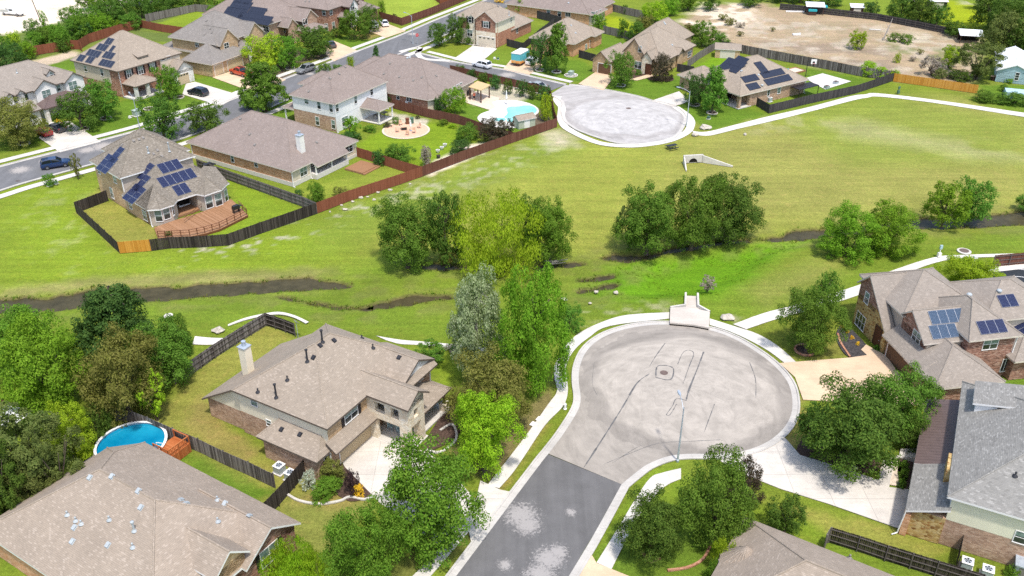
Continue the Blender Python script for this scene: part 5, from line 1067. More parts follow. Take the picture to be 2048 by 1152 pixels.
fence("232,842 270,850 300,862 350,884 400,905 450,930 500,952 549,976", 'f_weath', 'long weathered fence between the pool garden and the tower house lawn', rails=1)
fence("615,945 588,976 557,1012 530,1040", 'f_black', 'dark gate fence beside the air conditioning units', 1.9)
fence("1655,1084 1713,1102 1769,1121 1869,1152 1960,1180", 'f_black', 'dark fence in the lower right garden with pale rails', rails=-1); fence("1655,1084 1646,1099", 'f_grey', 'short fence return beside the turret roof')
fence("1919,1094 1909,1142", 'f_black', 'short dark fence screening the air conditioners')
fence("1983,534 2048,528 2090,524", 'f_brown', 'brown fence panels behind the sports court', rails=-1)
fence("1559,19 1610,24 1680,32 1753,40 1830,55 1889,67 1949,77", 'f_char', 'long dark ranch fence behind the bare dirt lot', 1.7, rails=-1)
fence("-20,800 40,832", 'f_brown', 'low brown fence at the left edge by the bright lawn', 1.2)
# ------------------------------------------------------------------ trees
import bisect, itertools
TP = {}
def crown(kind, n, leaf, seed):
    r = random.Random(seed); cl = []
    def rad(z):
        if kind == 'round': return math.sqrt(max(0, 1-((z-.45)/.56)**2))
        if kind == 'cone': return max(.05, (1-z)**.72*min(1, (z+.12)*5))
        if kind == 'tall': return max(.06, math.sqrt(max(0, 1-((z-.42)/.6)**2)))
        if kind == 'shrub': return math.sqrt(max(0, 1-((z-.3)/.71)**2))
        if kind == 'loose': return math.sqrt(max(0, 1-((z-.55)/.47)**2))
        if kind == 'willow': return max(.25, math.sqrt(max(0, 1-((z-.5)/.52)**2)))
        return 1
    zb = {'round': .14, 'cone': .14, 'tall': .1, 'shrub': .0, 'loose': .2, 'willow': .04}[kind]
    K = {'round': 46, 'cone': 46, 'tall': 52, 'shrub': 30, 'loose': 40, 'willow': 46}[kind]
    pg = [r.uniform(0, 6.28) for _ in range(6)]
    K1 = {'round': 27, 'cone': 26, 'tall': 32, 'shrub': 26, 'loose': 24, 'willow': 28}[kind]; core = []
    for i in range(K1):
        z = zb+(1-zb)*((i+.5)/K1)*.95; a = i*2.39996+r.uniform(-.5, .5)
        lob = 1+.14*math.sin(2*a+pg[0]+z)+.12*math.sin(3*a+pg[1]+z*5)
        q = rad((z-zb)/(1-zb) if kind != 'shrub' else z)*.5*lob*(r.uniform(.58, .9) if i % 4 else r.uniform(.1, .45))
        R1 = r.uniform(.135, .21)*(.75 if kind in ('loose', 'cone') else 1); C1_ = Vector((q*math.cos(a), q*math.sin(a), z*.9)); core.append((*C1_, R1*.92))
        for j in range(9 if kind != 'loose' else 6):
            d = Vector((r.gauss(0, 1), r.gauss(0, 1), r.gauss(.35, .8)))+Vector((C1_.x, C1_.y, 0))*2.2; d.normalize(); p = C1_+d*R1*r.uniform(.75, 1.12)
            if p.z < .02: p.z = .02+r.random()*.05
            cl.append((p.x, p.y, p.z, R1*r.uniform(.3, .52)))
    cum = list(itertools.accumulate(c[3]**2 for c in cl)); v = []; f = []
    for i in range(n):
        c = cl[bisect.bisect(cum, r.random()*cum[-1])] if r.random() < .82 else core[r.randrange(len(core))]
        while True:
            d = Vector((r.gauss(0, 1), r.gauss(0, 1), r.gauss(0, 1)))
            if d.length > .01: break
        d.normalize()
        if d.z < -.35 and r.random() < .6: d.z = -d.z
        q_ = r.random(); rr = c[3]*(r.uniform(.9, 1.04) if q_ < .68 else r.uniform(.35, .85) if q_ < .92 else r.uniform(1.04, 1.28))
        drop = r.uniform(0, .09) if kind == 'willow' else 0
        p = Vector((c[0]+d.x*rr, c[1]+d.y*rr, max(.015, c[2]+d.z*rr*.85-drop)))
        nn = (d*1.0+Vector((c[0]*.8, c[1]*.8, .45))+Vector((r.gauss(0, .34), r.gauss(0, .34), r.gauss(0, .34)))).normalized()
        t = nn.orthogonal().normalized(); b = nn.cross(t); a = r.uniform(0, 6.28)
        if kind == 'willow': t = (Vector((0, 0, -1))+d*.5).normalized(); b = nn.cross(t); a = r.uniform(-.3, .3)
        t, b = t*math.cos(a)+b*math.sin(a), b*math.cos(a)-t*math.sin(a)
        l = leaf*r.uniform(.6, 1.35); w = l*(.6 if kind != 'willow' else .36); k = len(v)
        v += [p-t*l*.5, p+b*w*.5-nn*l*.08, p+t*l*.5-nn*l*.2, p-b*w*.5-nn*l*.08]; f.append((k, k+1, k+2, k+3))
    A = np.array([tuple(x) for x in v]); rad_ = np.hypot(A[:, 0], A[:, 1]); A[:, :2] *= .5/np.percentile(rad_, 91 if kind != 'cone' else 94); A[:, 2] *= .985/np.percentile(A[:, 2], 99.6); v = A.tolist()
    me = bpy.data.meshes.new('crown_'+kind); me.from_pydata(v, [], f); me.update(); me.materials.append(LF['md']); return me
def trunk(kind, seed):
    r = random.Random(seed); mb = MB(); th = {'round': .3, 'cone': .85, 'tall': .75, 'shrub': .2, 'loose': .22, 'willow': .35}[kind]; R0 = .033
    if kind == 'shrub':
        for i in range(5): a = i*1.26; mb.tube((.02*math.cos(a), .02*math.sin(a), -.02), (.2*math.cos(a), .2*math.sin(a), .55), .016, .006, 5)
    elif kind == 'loose':
        for i in range(3):
            a = i*2.1+r.random(); m = (.08*math.cos(a), .08*math.sin(a), .25); mb.tube((.02*math.cos(a), .02*math.sin(a), -.03), m, .024, .018, 6)
            for j in range(3): b = a+(j-1)*.8; mb.tube(m, (.33*math.cos(b), .33*math.sin(b), r.uniform(.55, .8)), .015, .005, 5)
    else:
        mb.lathe([(R0*1.7, -.03), (R0*1.15, .03), (R0, th*.5), (R0*.8, th)], (0, 0, 0), 9)
        for i in range(6):
            a = i*1.05+r.random()*.5; s = th*(.6+.4*i/6) if kind in ('cone', 'tall') else th; q = .2 if kind != 'willow' else .1
            m = (q*.5*math.cos(a), q*.5*math.sin(a), s+.15); mb.tube((0, 0, s*.92), m, R0*.55, R0*.38, 6); mb.tube(m, (q*1.15*math.cos(a+.2), q*1.15*math.sin(a+.2), min(.74, s+.34)), R0*.38, R0*.12, 5)
    return mb.mesh('trunk_'+kind)
for kd in ('round', 'cone', 'tall', 'shrub', 'loose', 'willow'):
    for sz, n, lf in (('S', 2600, .066), ('M', 8500, .04), ('L', 27000, .0255)):
        n = int(n*(1.15 if kd == 'tall' else .75 if kd == 'loose' else 1.0))
        TP[kd, sz] = [crown(kd, n, lf*(1.15 if kd == 'willow' else 1), 100+s*17+n) for s in range(2)]
    TP[kd, 'T'] = trunk(kd, 5)
for k, m in TP.items():
    if k[1] == 'T': m.materials.append(M['bark'])
tcount = 0
def tree(x, yb, yt, w, kind, lf, label, name='tree', cat='tree', group=None, z=0., rz=None, bark=None, hmin=.5):
    """crown/trunk instance: ground pixel (x, yb), pixel row of the top yt, crown width in pixels"""
    global tcount; tcount += 1
    X0, Y0 = U(x, yb, z); lo, hi = .3, 30
    dep = TH+math.atan((yb-576)/F); k = {'cone': .35, 'tall': .6}.get(kind, .82)
    for _ in range(40):
        m = (lo+hi)/2; zc = .55*m; c_ = Pj(X0, Y0, z+zc); a_ = w/2*k; b_ = .45*m*F/c_[2]
        if c_[1]-math.hypot(b_*math.cos(dep), a_*math.sin(dep)) > yt: lo = m
        else: hi = m
    H = max(lo, hmin, .0); Wd = w/F*Pj(X0, Y0, z+H/2)[2]*.95; H = max(H, Wd*.42)
    sz = 'L' if w > 90 else 'M' if w > 38 else 'S'
    o = thing(name, label, cat, (X0, Y0, z), R.uniform(0, 6.28) if rz is None else rz, group); o.scale = (Wd, Wd, H)
    c = link('crown' if name == 'tree' else 'foliage', TP[kind, sz][tcount % 2], o); c.material_slots[0].link = 'OBJECT'; c.material_slots[0].material = LF[lf]
    t = link('trunk' if name == 'tree' else 'stem', TP[kind, 'T'], o)
    if bark: t.material_slots[0].link = 'OBJECT'; t.material_slots[0].material = M[bark]
    return o
def shrub(x, yb, yt, w, lf, label, kind='shrub', group=None, cat='shrub', **kw): return tree(x, yb, yt, w, kind, lf, label, 'shrub', cat, group, **kw)
GT = 'garden trees at the lower left'
tree(50, 742, 606, 150, 'round', 'gn', 'mid green tree at the left edge, rearmost of the garden trees', group=GT)
tree(245, 735, 572, 165, 'cone', 'bg', 'dark blue-green pointed tree behind the garden trees', group=GT)
tree(110, 822, 638, 172, 'round', 'br', 'bright mid green tree in the middle of the garden trees', group=GT)
tree(263, 838, 664, 172, 'round', 'ol', 'olive brown tree leaning over the weathered fence', group=GT)
tree(330, 768, 645, 130, 'round', 'md', 'mid green tree right of the olive brown one', group=GT); tree(358, 715, 632, 62, 'tall', 'md', 'small green tree behind the weathered fence', group=GT)
tree(315, 840, 740, 60, 'loose', 'yl', 'yellowish low branch tree beside the weathered fence')
shrub(198, 878, 802, 64, 'dk', 'dark shrub with white flowers left of the round pool', 'round'); shrub(150, 912, 808, 92, 'yl', 'tall yellow-green bush beside the feathery tree', 'tall')
tree(60, 985, 812, 185, 'loose', 'fe', 'big feathery grey-green tree at the left edge'); tree(130, 1000, 850, 120, 'loose', 'fe', 'feathery tree close to the taupe roof'); tree(10, 1050, 880, 120, 'loose', 'dk', 'dark feathery tree in the left edge corner'); tree(80, 1010, 900, 130, 'shrub', 'fe', 'grey-green undergrowth tree beneath the feathery crowns')
shrub(60, 800, 770, 60, 'lm', 'lime bush on the bright lawn'); shrub(170, 900, 862, 45, 'yl', 'yellow-green bush by the round pool')
tree(955, 752, 546, 122, 'tall', 'gy', 'tall pale silvery tree behind the cul-de-sac', bark='bark_p'); tree(1068, 778, 543, 138, 'tall', 'br', 'tall bright green tree beside the silvery one')
tree(1138, 662, 605, 52, 'round', 'md', 'small round green tree right of the tall bright one'); tree(985, 858, 700, 165, 'round', 'ol', 'olive brown tree below the tall silvery tree')
tree(968, 940, 788, 140, 'round', 'lm', 'yellow-green tree next to the tower porch'); tree(858, 1088, 888, 204, 'round', 'gn', 'broad green oak between driveway and street'); tree(730, 1164, 1004, 160, 'round', 'gn', 'round green oak at the bottom edge')
GB = 'yellow-green bushes by the lower left house'
for x, yb, yt, w, k in ((560, 1140, 1080, 70, 'yellow-green bush nearest the shuttered window'), (605, 1165, 1080, 90, 'feathery lime bush at the bottom edge'), (640, 1180, 1098, 80, 'lime bush next to the bottom oak'), (575, 1185, 1110, 90, 'low lime bush below the brick gable')): shrub(x, yb, yt, w, 'lm' if w > 75 else 'yl', k, 'willow', GB)
shrub(868, 724, 678, 66, 'md', 'loose grey-green bush behind the tower house', 'loose'); shrub(905, 640+60, 690, 30, 'dp', 'small dusty bush by the white path')
shrub(655, 985, 950, 68, 'gn', 'clipped bright green hedge mound by the driveway'); shrub(717, 990, 966, 27, 'yw', 'small yellow bush in the mulch bed'); shrub(706, 988, 940, 30, 'pu', 'upright purple shrub in the mulch bed', 'tall'); shrub(620, 974, 938, 34, 'sv', 'silver leaved shrub by the gate fence'); shrub(662, 955, 915, 52, 'ol', 'olive shrub against the garage wall'); shrub(595, 930, 912, 22, 'md', 'small green shrub behind the gate fence')
shrub(860, 1118, 1085, 34, 'md', 'round green shrub at the pavement edge'); shrub(835, 1095, 1075, 30, 'dk', 'dark shrub under the broad oak')
GC = 'trees along the creek'
tree(815, 532, 392, 120, 'round', 'md', 'dark green tree, leftmost along the creek', group=GC); tree(893, 530, 388, 78, 'tall', 'dk', 'narrow dark tree behind the yellow-green willow', group=GC); tree(1098, 524, 398, 98, 'round', 'gn', 'green tree right of the yellow-green willow', group=GC); tree(1060, 500, 392, 70, 'round', 'dk', 'dark tree behind the willow top', group=GC)
tree(998, 540, 386, 190, 'willow', 'yl', 'large yellow-green willow by the creek', group=GC); shrub(900, 530, 494, 50, 'ol', 'low olive bush under the creek trees', 'loose')
tree(1292, 505, 370, 122, 'round', 'md', 'dark tree with greyish top, left of the middle creek trio', group=GC); tree(1382, 496, 355, 128, 'round', 'md', 'middle tree of the creek trio', group=GC); tree(1452, 478, 352, 124, 'round', 'dk', 'dark green tree at the right of the creek trio', group=GC); tree(1258, 495, 410, 62, 'loose', 'fe', 'small greyish tree at the left of the creek trio', group=GC)
tree(1692, 512, 405, 118, 'shrub', 'br', 'dense green bush tree in the field, left one of a pair', group=GC); tree(1768, 500, 404, 116, 'shrub', 'br', 'dense green bush tree in the field, right one of a pair', group=GC)
tree(1882, 452, 366, 84, 'round', 'br', 'bright green tree on the far creek bank', group=GC); tree(1938, 440, 355, 88, 'round', 'md', 'mid green open tree on the far creek bank', group=GC); tree(2052, 420, 388, 50, 'round', 'md', 'tree cut by the right edge above the creek', group=GC)
tree(1612, 702, 572, 120, 'round', 'md', 'pointed green tree in a stone ring before the brick house'); tree(1640, 640, 545, 62, 'tall', 'md', 'slim pointed tree beside the white path'); tree(1930, 592, 508, 120, 'round', 'lm', 'bright lime tree behind the brick house')
tree(1690, 935, 764, 196, 'round', 'dk', 'big dark feathery tree by the white driveway'); tree(1778, 868, 732, 150, 'round', 'md', 'big green tree behind the brown metal roof'); tree(1620, 905, 800, 70, 'loose', 'dk', 'loose outer branches tree by the cul-de-sac kerb')
tree(1425, 1085, 918, 160, 'round', 'md', 'green oak on the lower right lawn'); tree(1300, 1115, 985, 130, 'round', 'dk', 'dark green tree beside the curved footpath'); tree(1482, 1010, 918, 80, 'round', 'rd', 'dark reddish tree behind the lower oak'); tree(1568, 1062, 990, 78, 'round', 'dk', 'small dark tree beside the white driveway')
shrub(1440, 1150, 1075, 50, 'lm', 'bright green hedge beside the turret'); shrub(1425, 1172, 1120, 45, 'gn', 'green hedge end at the bottom edge'); shrub(1815, 900, 830, 55, 'dk', 'dark hedge beneath the brown metal roof')
for x, yb, yt, k in ((1808, 940, 920, 'first clipped boxwood from the entry steps'), (1806, 956, 936, 'second clipped boxwood from the entry steps'), (1802, 972, 955, 'third clipped boxwood from the entry steps')): shrub(x, yb, yt, 22, 'md', k, group='boxwoods by the entry steps')
for x, y, k in ((1686, 654, 'first'), (1694, 664, 'second'), (1703, 676, 'third'), (1715, 688, 'fourth')): shrub(x, y+2, y-5, 9, 'yw', 'small yellow-tipped plant in the dark mulch, '+k+' from the footpath', group='yellow plants in the dark mulch')
shrub(1753, 700, 688, 14, 'md', 'potted green plant by the arched door'); shrub(2026, 1152, 1128, 34, 'gn', 'green bush behind the air conditioners'); tree(2010, 782, 766, 30, 'shrub', 'gn', 'low green bush right of the brick house', 'shrub', 'shrub')
# upper left street
tree(40, 288, 198, 105, 'round', 'ol', 'olive tree at the left edge before the cream house'); tree(165, 260, 178, 82, 'round', 'dk', 'dark tree in a stone ring, left of the front lawn pair'); tree(212, 238, 160, 72, 'round', 'md', 'green tree in a stone ring, right of the front lawn pair')
tree(339, 196, 132, 52, 'tall', 'gn', 'narrow green tree before the brick solar house'); tree(330, 282, 194, 86, 'round', 'dk', 'dark street tree beside the tall lamp post'); tree(415, 264, 202, 82, 'round', 'dk', 'dark street tree by the roof with chimney'); tree(532, 222, 126, 106, 'cone', 'md', 'green street tree over the parked black car')
tree(535, 136, 66, 84, 'round', 'yl', 'yellow-olive tree, left of a pair near the red pickup'); tree(580, 137, 72, 62, 'round', 'gn', 'yellow-olive tree, right of a pair near the red pickup'); tree(630, 112, 50, 86, 'round', 'dk', 'dark tree in front of the long solar roof')
tree(710, 78, 20, 62, 'round', 'md', 'green tree in front of the top brick house'); tree(738, 66, 10, 50, 'round', 'dk', 'darker tree beside the two white cars'); tree(765, 34, 2, 16, 'tall', 'br', 'slim columnar tree in the striped lawn'); shrub(672, 74, 55, 30, 'dk', 'dark hedge under the brick house windows'); shrub(690, 66, 50, 30, 'md', 'green hedge by the brick house porch'); shrub(789, 36, 27, 10, 'rd', 'small reddish bush behind the brown fence')
tree(754, 131, 91, 18, 'cone', 'bg', 'small dark conical tree on the street corner'); shrub(702, 138, 112, 16, 'lm', 'pale upright bush behind the white house roof', 'tall'); shrub(648, 148, 124, 36, 'gn', 'green bush by the grey street car'); shrub(675, 140, 128, 26, 'md', 'low bush behind the white house')
tree(878, 92, 46, 48, 'round', 'dk', 'dark tree at the street corner by the stop sign'); tree(914, 86, 28, 46, 'round', 'dk', 'taller dark tree before the corner house'); shrub(937, 88, 74, 22, 'dk', 'dark shrubs at the corner house wall'); tree(1040, 28, -6, 36, 'round', 'br', 'bright green tree at the top edge by the long roof'); shrub(1000, 5, -6, 20, 'yw', 'yellow bush at the top edge')
tree(1080, 142, 66, 46, 'round', 'bg', 'dark round tree in a white ring by the box truck'); tree(1113, 145, 48, 60, 'cone', 'md', 'conical green tree in a white ring'); tree(1241, 172, 102, 62, 'round', 'md', 'round green tree in the front lawn of the gabled house'); shrub(1322, 162, 106, 44, 'rd', 'dark reddish egg-shaped bush by the arched door')
tree(1388, 211, 146, 54, 'round', 'bg', 'dark tree by the right lamp post'); tree(1424, 227, 134, 66, 'cone', 'md', 'conical green tree before the black panel house'); shrub(1276, 150, 138, 14, 'md', 'small bush under the gabled house window'); shrub(1230, 120, 112, 12, 'dk', 'small dark bush by the fence')
GS = 'dark shrubs along the pool garden fence'; names = ['first', 'second', 'third', 'fourth', 'fifth', 'sixth', 'seventh', 'eighth']
for i, (x, yb, yt, w) in enumerate(((920, 146, 129, 24), (944, 158, 138, 22), (966, 165, 144, 22), (991, 178, 150, 28), (1016, 188, 157, 22), (1044, 193, 159, 26), (1064, 197, 167, 24), (1088, 200, 170, 28))): shrub(x, yb, yt, w, 'bg' if i % 2 else 'dk', names[i]+' dark shrub from the left in the row behind the pool garden', 'round', GS)
tree(1090, 240, 186, 28, 'tall', 'yl', 'yellow-green small tree in the mulch by the pool'); tree(910, 226, 174, 48, 'round', 'br', 'light green tree beside the pergola'); tree(880, 226, 192, 22, 'tall', 'bg', 'small grey-green tree at the red brick wall')
shrub(984, 284, 236, 56, 'rd', 'dark reddish shrub behind the brown field fence', 'round'); shrub(934, 280, 246, 48, 'md', 'green shrub behind the brown field fence'); shrub(920, 306, 277, 52, 'bg', 'bluish green shrub by the pale gravel'); tree(1020, 268, 238, 22, 'loose', 'rd', 'small open shrub beside the pale shed', 'shrub', 'shrub')
shrub(885, 250, 238, 24, 'gn', 'green garden shrub on the round patio lawn edge'); shrub(905, 255, 247, 20, 'lm', 'light green low shrub by the brown fence'); shrub(835, 237, 230, 10, 'rd', 'tiny dark red shrub by the patio'); shrub(800, 322, 286, 58, 'md', 'green bush behind the reddish fence', 'round'); shrub(778, 316, 296, 30, 'dk', 'dark bush beside the reddish fence')
tree(757, 331, 298, 26, 'round', 'bg', 'little dark tree on the screened porch lawn'); tree(853, 332, 291, 24, 'tall', 'dp', 'dusty grey bare little tree by the gravel'); shrub(705, 272, 234, 44, 'br', 'light green tree-like shrub against the white house', 'loose'); shrub(700, 282, 262, 40, 'bg', 'dark shrub under the white house window'); shrub(740, 262, 252, 30, 'gn', 'small mixed shrubs by the covered patio'); shrub(775, 254, 243, 18, 'rd', 'round reddish shrub by the covered patio'); shrub(792, 248, 232, 18, 'gn', 'green shrub right of the covered patio'); shrub(772, 212, 190, 28, 'bg', 'dark shrub at the red brick wall behind the patio')
shrub(635, 404, 363, 40, 'gn', 'round green bush by the reddish fence corner', 'round'); shrub(682, 394, 373, 32, 'ol', 'smaller olive bush by the reddish fence', 'round'); shrub(598, 393, 378, 18, 'bg', 'tiny dark bush at the brick corner'); shrub(101, 372, 346, 26, 'md', 'round green bush beside green utility boxes', 'round'); tree(157, 358, 308, 20, 'loose', 'ol', 'thin young tree beside the blue car'); shrub(180, 210, 200, 10, 'rd', 'tiny shrub by the brick house porch'); shrub(281, 205, 193, 20, 'gn', 'bright plants before the brick porch'); shrub(118, 250, 238, 16, 'yw', 'yellowish shrubs by the cream house entrance')
# dirt lot and far side
tree(1713, 98, 60, 38, 'round', 'lm', 'lone lime green tree on bare dirt'); shrub(1787, 82, 64, 30, 'gn', 'left green bush of a pair on the dirt lot'); shrub(1812, 86, 67, 30, 'gn', 'right green bush of a pair on the dirt lot'); tree(1896, 135, 92, 46, 'round', 'lm', 'lime tree near the dirt lot corner'); tree(1950, 158, 82, 92, 'loose', 'fe', 'grey spreading tree by the pale blue house'); shrub(1793, 125, 105, 16, 'yl', 'small yellowish bush on the dirt lot'); tree(1862, 150, 112, 50, 'loose', 'dp', 'dusty dry brushwood tree near the orange fence'); shrub(1880, 155, 135, 36, 'fe', 'grey-green scrub by the orange fence'); shrub(1920, 160, 138, 44, 'dk', 'dark scrub under the spreading tree')
for i, (x, yb, yt, w) in enumerate(((1735, 150, 121, 40), (1760, 155, 132, 36), (1785, 160, 138, 26))): shrub(x, yb, yt, w, 'lm', ['left', 'middle', 'right'][i]+' lime vine bush spilling over the weathered fence', group='vines over the fence')
shrub(2018, 166, 156, 18, 'br', 'green shrub beside the pale blue house'); shrub(2005, 182, 167, 20, 'md', 'dark green shrub on the far right lawn'); shrub(1968, 202, 180, 46, 'md', 'green thicket at the end of the orange fence'); shrub(2025, 208, 190, 60, 'md', 'green thicket at the right edge by the far path')
GF = 'dark trees at the upper right'
for i, (x, yb, yt, w, k, l, lab) in enumerate(((1975, 60, -20, 90, 'round', 'dk', 'large dark tree left of the dense upper right trees'), (2020, 75, -10, 100, 'round', 'dk', 'large dark tree cut by the right edge'), (2000, 105, 20, 90, 'round', 'fe', 'dark olive tree beside the tin shed'), (2045, 110, 25, 80, 'round', 'dk', 'dark tree above the white metal roof'), (1990, 20, -60, 80, 'round', 'gn', 'green tree at the upper right corner'), (2045, 30, -50, 70, 'round', 'gn', 'mid green tree in the extreme corner'),
      (1800, 40, -15, 60, 'round', 'dk', 'dark tree left of the three above the ranch fence'), (1835, 44, -12, 62, 'round', 'dk', 'dark tree in the middle above the ranch fence'), (1872, 48, 8, 52, 'round', 'dk', 'dark tree on the right above the ranch fence'), (1905, 72, 42, 44, 'round', 'dk', 'low dark tree before the tin shed'), (1740, 30, 2, 34, 'round', 'bg', 'small dark tree by the little tin shed'), (1655, 10, -25, 60, 'round', 'dk', 'dark tree behind the teal shelter'), (1600, 5, -30, 60, 'round', 'dk', 'dark tree at the top edge over the dirt lot'), (1560, 3, -28, 50, 'round', 'md', 'green tree at the top edge near the dirt mound'), (1500, 12, -18, 50, 'round', 'dk', 'round dark bush at the top of the dirt lot'))): tree(x, yb, yt, w, k, l, lab, group=GF)
for x, yb, yt, w, l, lab in ((1310, 44, 3, 52, 'lm', 'lime tree beside the top edge meadow'), (1340, 30, -8, 44, 'br', 'bright tree behind the lime tree'), (1375, 20, -15, 50, 'gn', 'green tree at the top edge'), (1290, 62, 30, 36, 'ol', 'olive bush below the lime tree'), (1402, 92, 42, 50, 'gn', 'green tree beside the dirt mound'), (1435, 95, 62, 46, 'md', 'lower green tree above the tan shed'), (1380, 75, 48, 40, 'ol', 'olive scrub tree by the dirt mound'), (1272, 82, 42, 40, 'dk', 'dark tree behind the gabled house'), (1245, 75, 38, 26, 'md', 'light tree by the grey back fence'), (1197, 62, 26, 32, 'gn', 'green tree beside the bay window at the top'), (1250, 28, 9, 12, 'dk', 'little dark tree by the meadow fence'), (1420, 20, -15, 40, 'dk', 'dark tree left of the dirt track'), (1460, 50, 36, 24, 'ol', 'low scrub on the dirt mound')): tree(x, yb, yt, w, 'round', l, lab)
GK = 'trees of the green thicket behind the red fence'
thk = [(22, 135, 85, 62, 'bg'), (5, 112, 70, 50, 'gn'), (55, 118, 82, 44, 'br'), (78, 102, 62, 50, 'gn'), (98, 96, 52, 46, 'md'), (70, 78, 38, 34, 'md'), (125, 98, 50, 50, 'gn'), (145, 82, 38, 44, 'md'), (128, 104, 76, 26, 'dk'), (165, 75, 28, 50, 'gn'), (185, 62, 12, 56, 'md'), (150, 55, 12, 46, 'gn'), (205, 66, 26, 50, 'br'), (222, 50, 2, 60, 'dk'), (172, 76, 44, 36, 'bg'), (250, 45, -5, 56, 'dk'), (262, 58, 26, 46, 'md'), (285, 36, -10, 52, 'dk'), (215, 28, -14, 60, 'gn'), (180, 20, -18, 50, 'gn'), (310, 24, -18, 50, 'md'), (340, 26, -12, 44, 'dk'), (370, 20, -15, 46, 'md'), (400, 14, -15, 40, 'dk'), (430, 14, -14, 34, 'gn'), (330, 8, -35, 60, 'dk'), (275, 10, -40, 60, 'gn'), (110, 40+36, 48, 40, 'br'), (30, 90, 62, 30, 'yl'), (240, 62, 40, 30, 'br'), (425, 30, 10, 26, 'br'), (460, 10, -12, 30, 'ol')]
for i, (x, yb, yt, w, l) in enumerate(thk): tree(x, yb, yt, w, 'round' if i % 3 else 'shrub', l, 'tree of the dense green thicket behind the long red fence', group=GK)
tree(95, 62+12, 20, 16, 'loose', 'br', 'thin leaning sapling beside the wooden pole')
for i, (x, yb, yt, w, l) in enumerate(((1545, 62, 54, 12, 'ol'), (1840, 108, 98, 16, 'ol'), (1905, 100, 90, 15, 'ol'), (1480, 72, 62, 16, 'ol'), (1825, 122, 113, 15, 'dp'), (1480, 55, 44, 22, 'dp'), (1445, 40, 28, 22, 'ol'), (1720, 140, 132, 14, 'gn'))): shrub(x, yb, yt, w, l, 'small low scrub tuft growing on the bare dirt lot', 'loose', 'scrub tufts on the dirt lot')
def ring(x, y, r, label, mat='conc_w'):
    X0, Y0 = U(x, y); mb = MB(); P = [(X0+r*math.cos(2*math.pi*i/18), Y0+r*math.sin(2*math.pi*i/18)) for i in range(18)]; ribbon(mb, P, 0, -.22, .16, 0, closed=True)
    o = mb.build('tree_ring', M[mat], label=label, cat='edging', group='edging rings around tree trunks'); sheet('planting_bed', P, .055, M['mulch'], 'mulch inside a tree ring', 'planting bed')
for x, y, r, l, m in ((1610, 701, 1.05, 'brick ring around the pointed tree by the brick house', 'brickedge'), (168, 258, .9, 'pale stone ring under the dark front lawn tree', 'rock'), (212, 237, .9, 'pale stone ring under the green front lawn tree', 'rock'), (358, 195, .9, 'pale ring beside the narrow tree', 'rock'), (298, 218, .9, 'pale ring near the brick house porch', 'rock'), (1080, 141, .9, 'white ring under the dark round tree', 'conc_w'), (1113, 144, .9, 'white ring under the conical tree', 'conc_w'), (1241, 171, .9, 'white ring under the round tree of the gabled house', 'conc_w'), (1389, 210, .9, 'pale ring under the dark tree by the lamp', 'rock'), (1424, 226, .9, 'pale ring under the conical tree of the panel house', 'rock'), (580, 137, .9, 'pale ring under the yellow-olive tree', 'rock'), (1142, 151, 1.3, 'pale ring around utility boxes on the lawn', 'conc_w'), (48, 287, .9, 'pale ring under the olive tree at the left edge', 'rock')): ring(x, y, r, l, m)
# ------------------------------------------------------------------ vehicles
def loft(mb, secs, mi=0, sm=True):
    for k in range(len(secs)-1):
        A, B = secs[k], secs[k+1]; n = len(A)
        for i in range(n): j = (i+1) % n; mb.face([A[i], B[i], B[j], A[j]][::-1], mi=mi, sm=sm)
    mb.face(secs[0], mi=mi); mb.face(secs[-1][::-1], mi=mi)
def sec(x, w, zb, zt, tap=.9, r=.12):
    """closed cross-section ring at x: width w, bottom zb, top zt"""
    h = w/2; return [Vector((x, y, z)) for y, z in ((-h*.9, zb), (-h, zb+(zt-zb)*.25), (-h, zb+(zt-zb)*.7), (-h*tap, zt-r*.4), (-h*tap+r, zt), (h*tap-r, zt), (h*tap, zt-r*.4), (h, zb+(zt-zb)*.7), (h, zb+(zt-zb)*.25), (h*.9, zb))]
KIND = {
 'suv': dict(L=4.75, W=1.9, H=1.72, body=[(-2.37, 1.6, .45, .95), (-2.3, 1.8, .32, 1.05), (-1.2, 1.9, .28, 1.08), (.6, 1.9, .28, 1.08), (1.3, 1.86, .28, 1.02), (2.1, 1.76, .32, .92), (2.37, 1.5, .45, .78)], roof=[(-2.2, 1.62, 1.06), (-1.85, 1.5, 1.62), (-.9, 1.46, 1.72), (.15, 1.44, 1.68), (1.05, 1.62, 1.06)]),
 'sedan': dict(L=4.8, W=1.85, H=1.45, body=[(-2.4, 1.5, .45, .9), (-2.3, 1.75, .3, .98), (-1.3, 1.85, .25, .98), (.7, 1.85, .25, .95), (1.4, 1.8, .26, .9), (2.15, 1.7, .3, .78), (2.4, 1.45, .42, .65)], roof=[(-1.95, 1.5, .97), (-1.1, 1.34, 1.4), (-.4, 1.3, 1.45), (.25, 1.3, 1.41), (1.2, 1.5, .94)]),
 'pickup': dict(L=5.8, W=2.0, H=1.9, body=[(-2.9, 1.8, .5, 1.08), (-2.85, 1.95, .4, 1.12), (-.9, 2.0, .38, 1.14), (1.2, 2.0, .38, 1.14), (1.6, 1.96, .38, 1.12), (2.6, 1.9, .42, 1.04), (2.9, 1.7, .5, .9)], roof=[(-.95, 1.7, 1.12), (-.75, 1.58, 1.8), (0.1, 1.54, 1.9), (.55, 1.54, 1.86), (1.35, 1.72, 1.12)]),
}
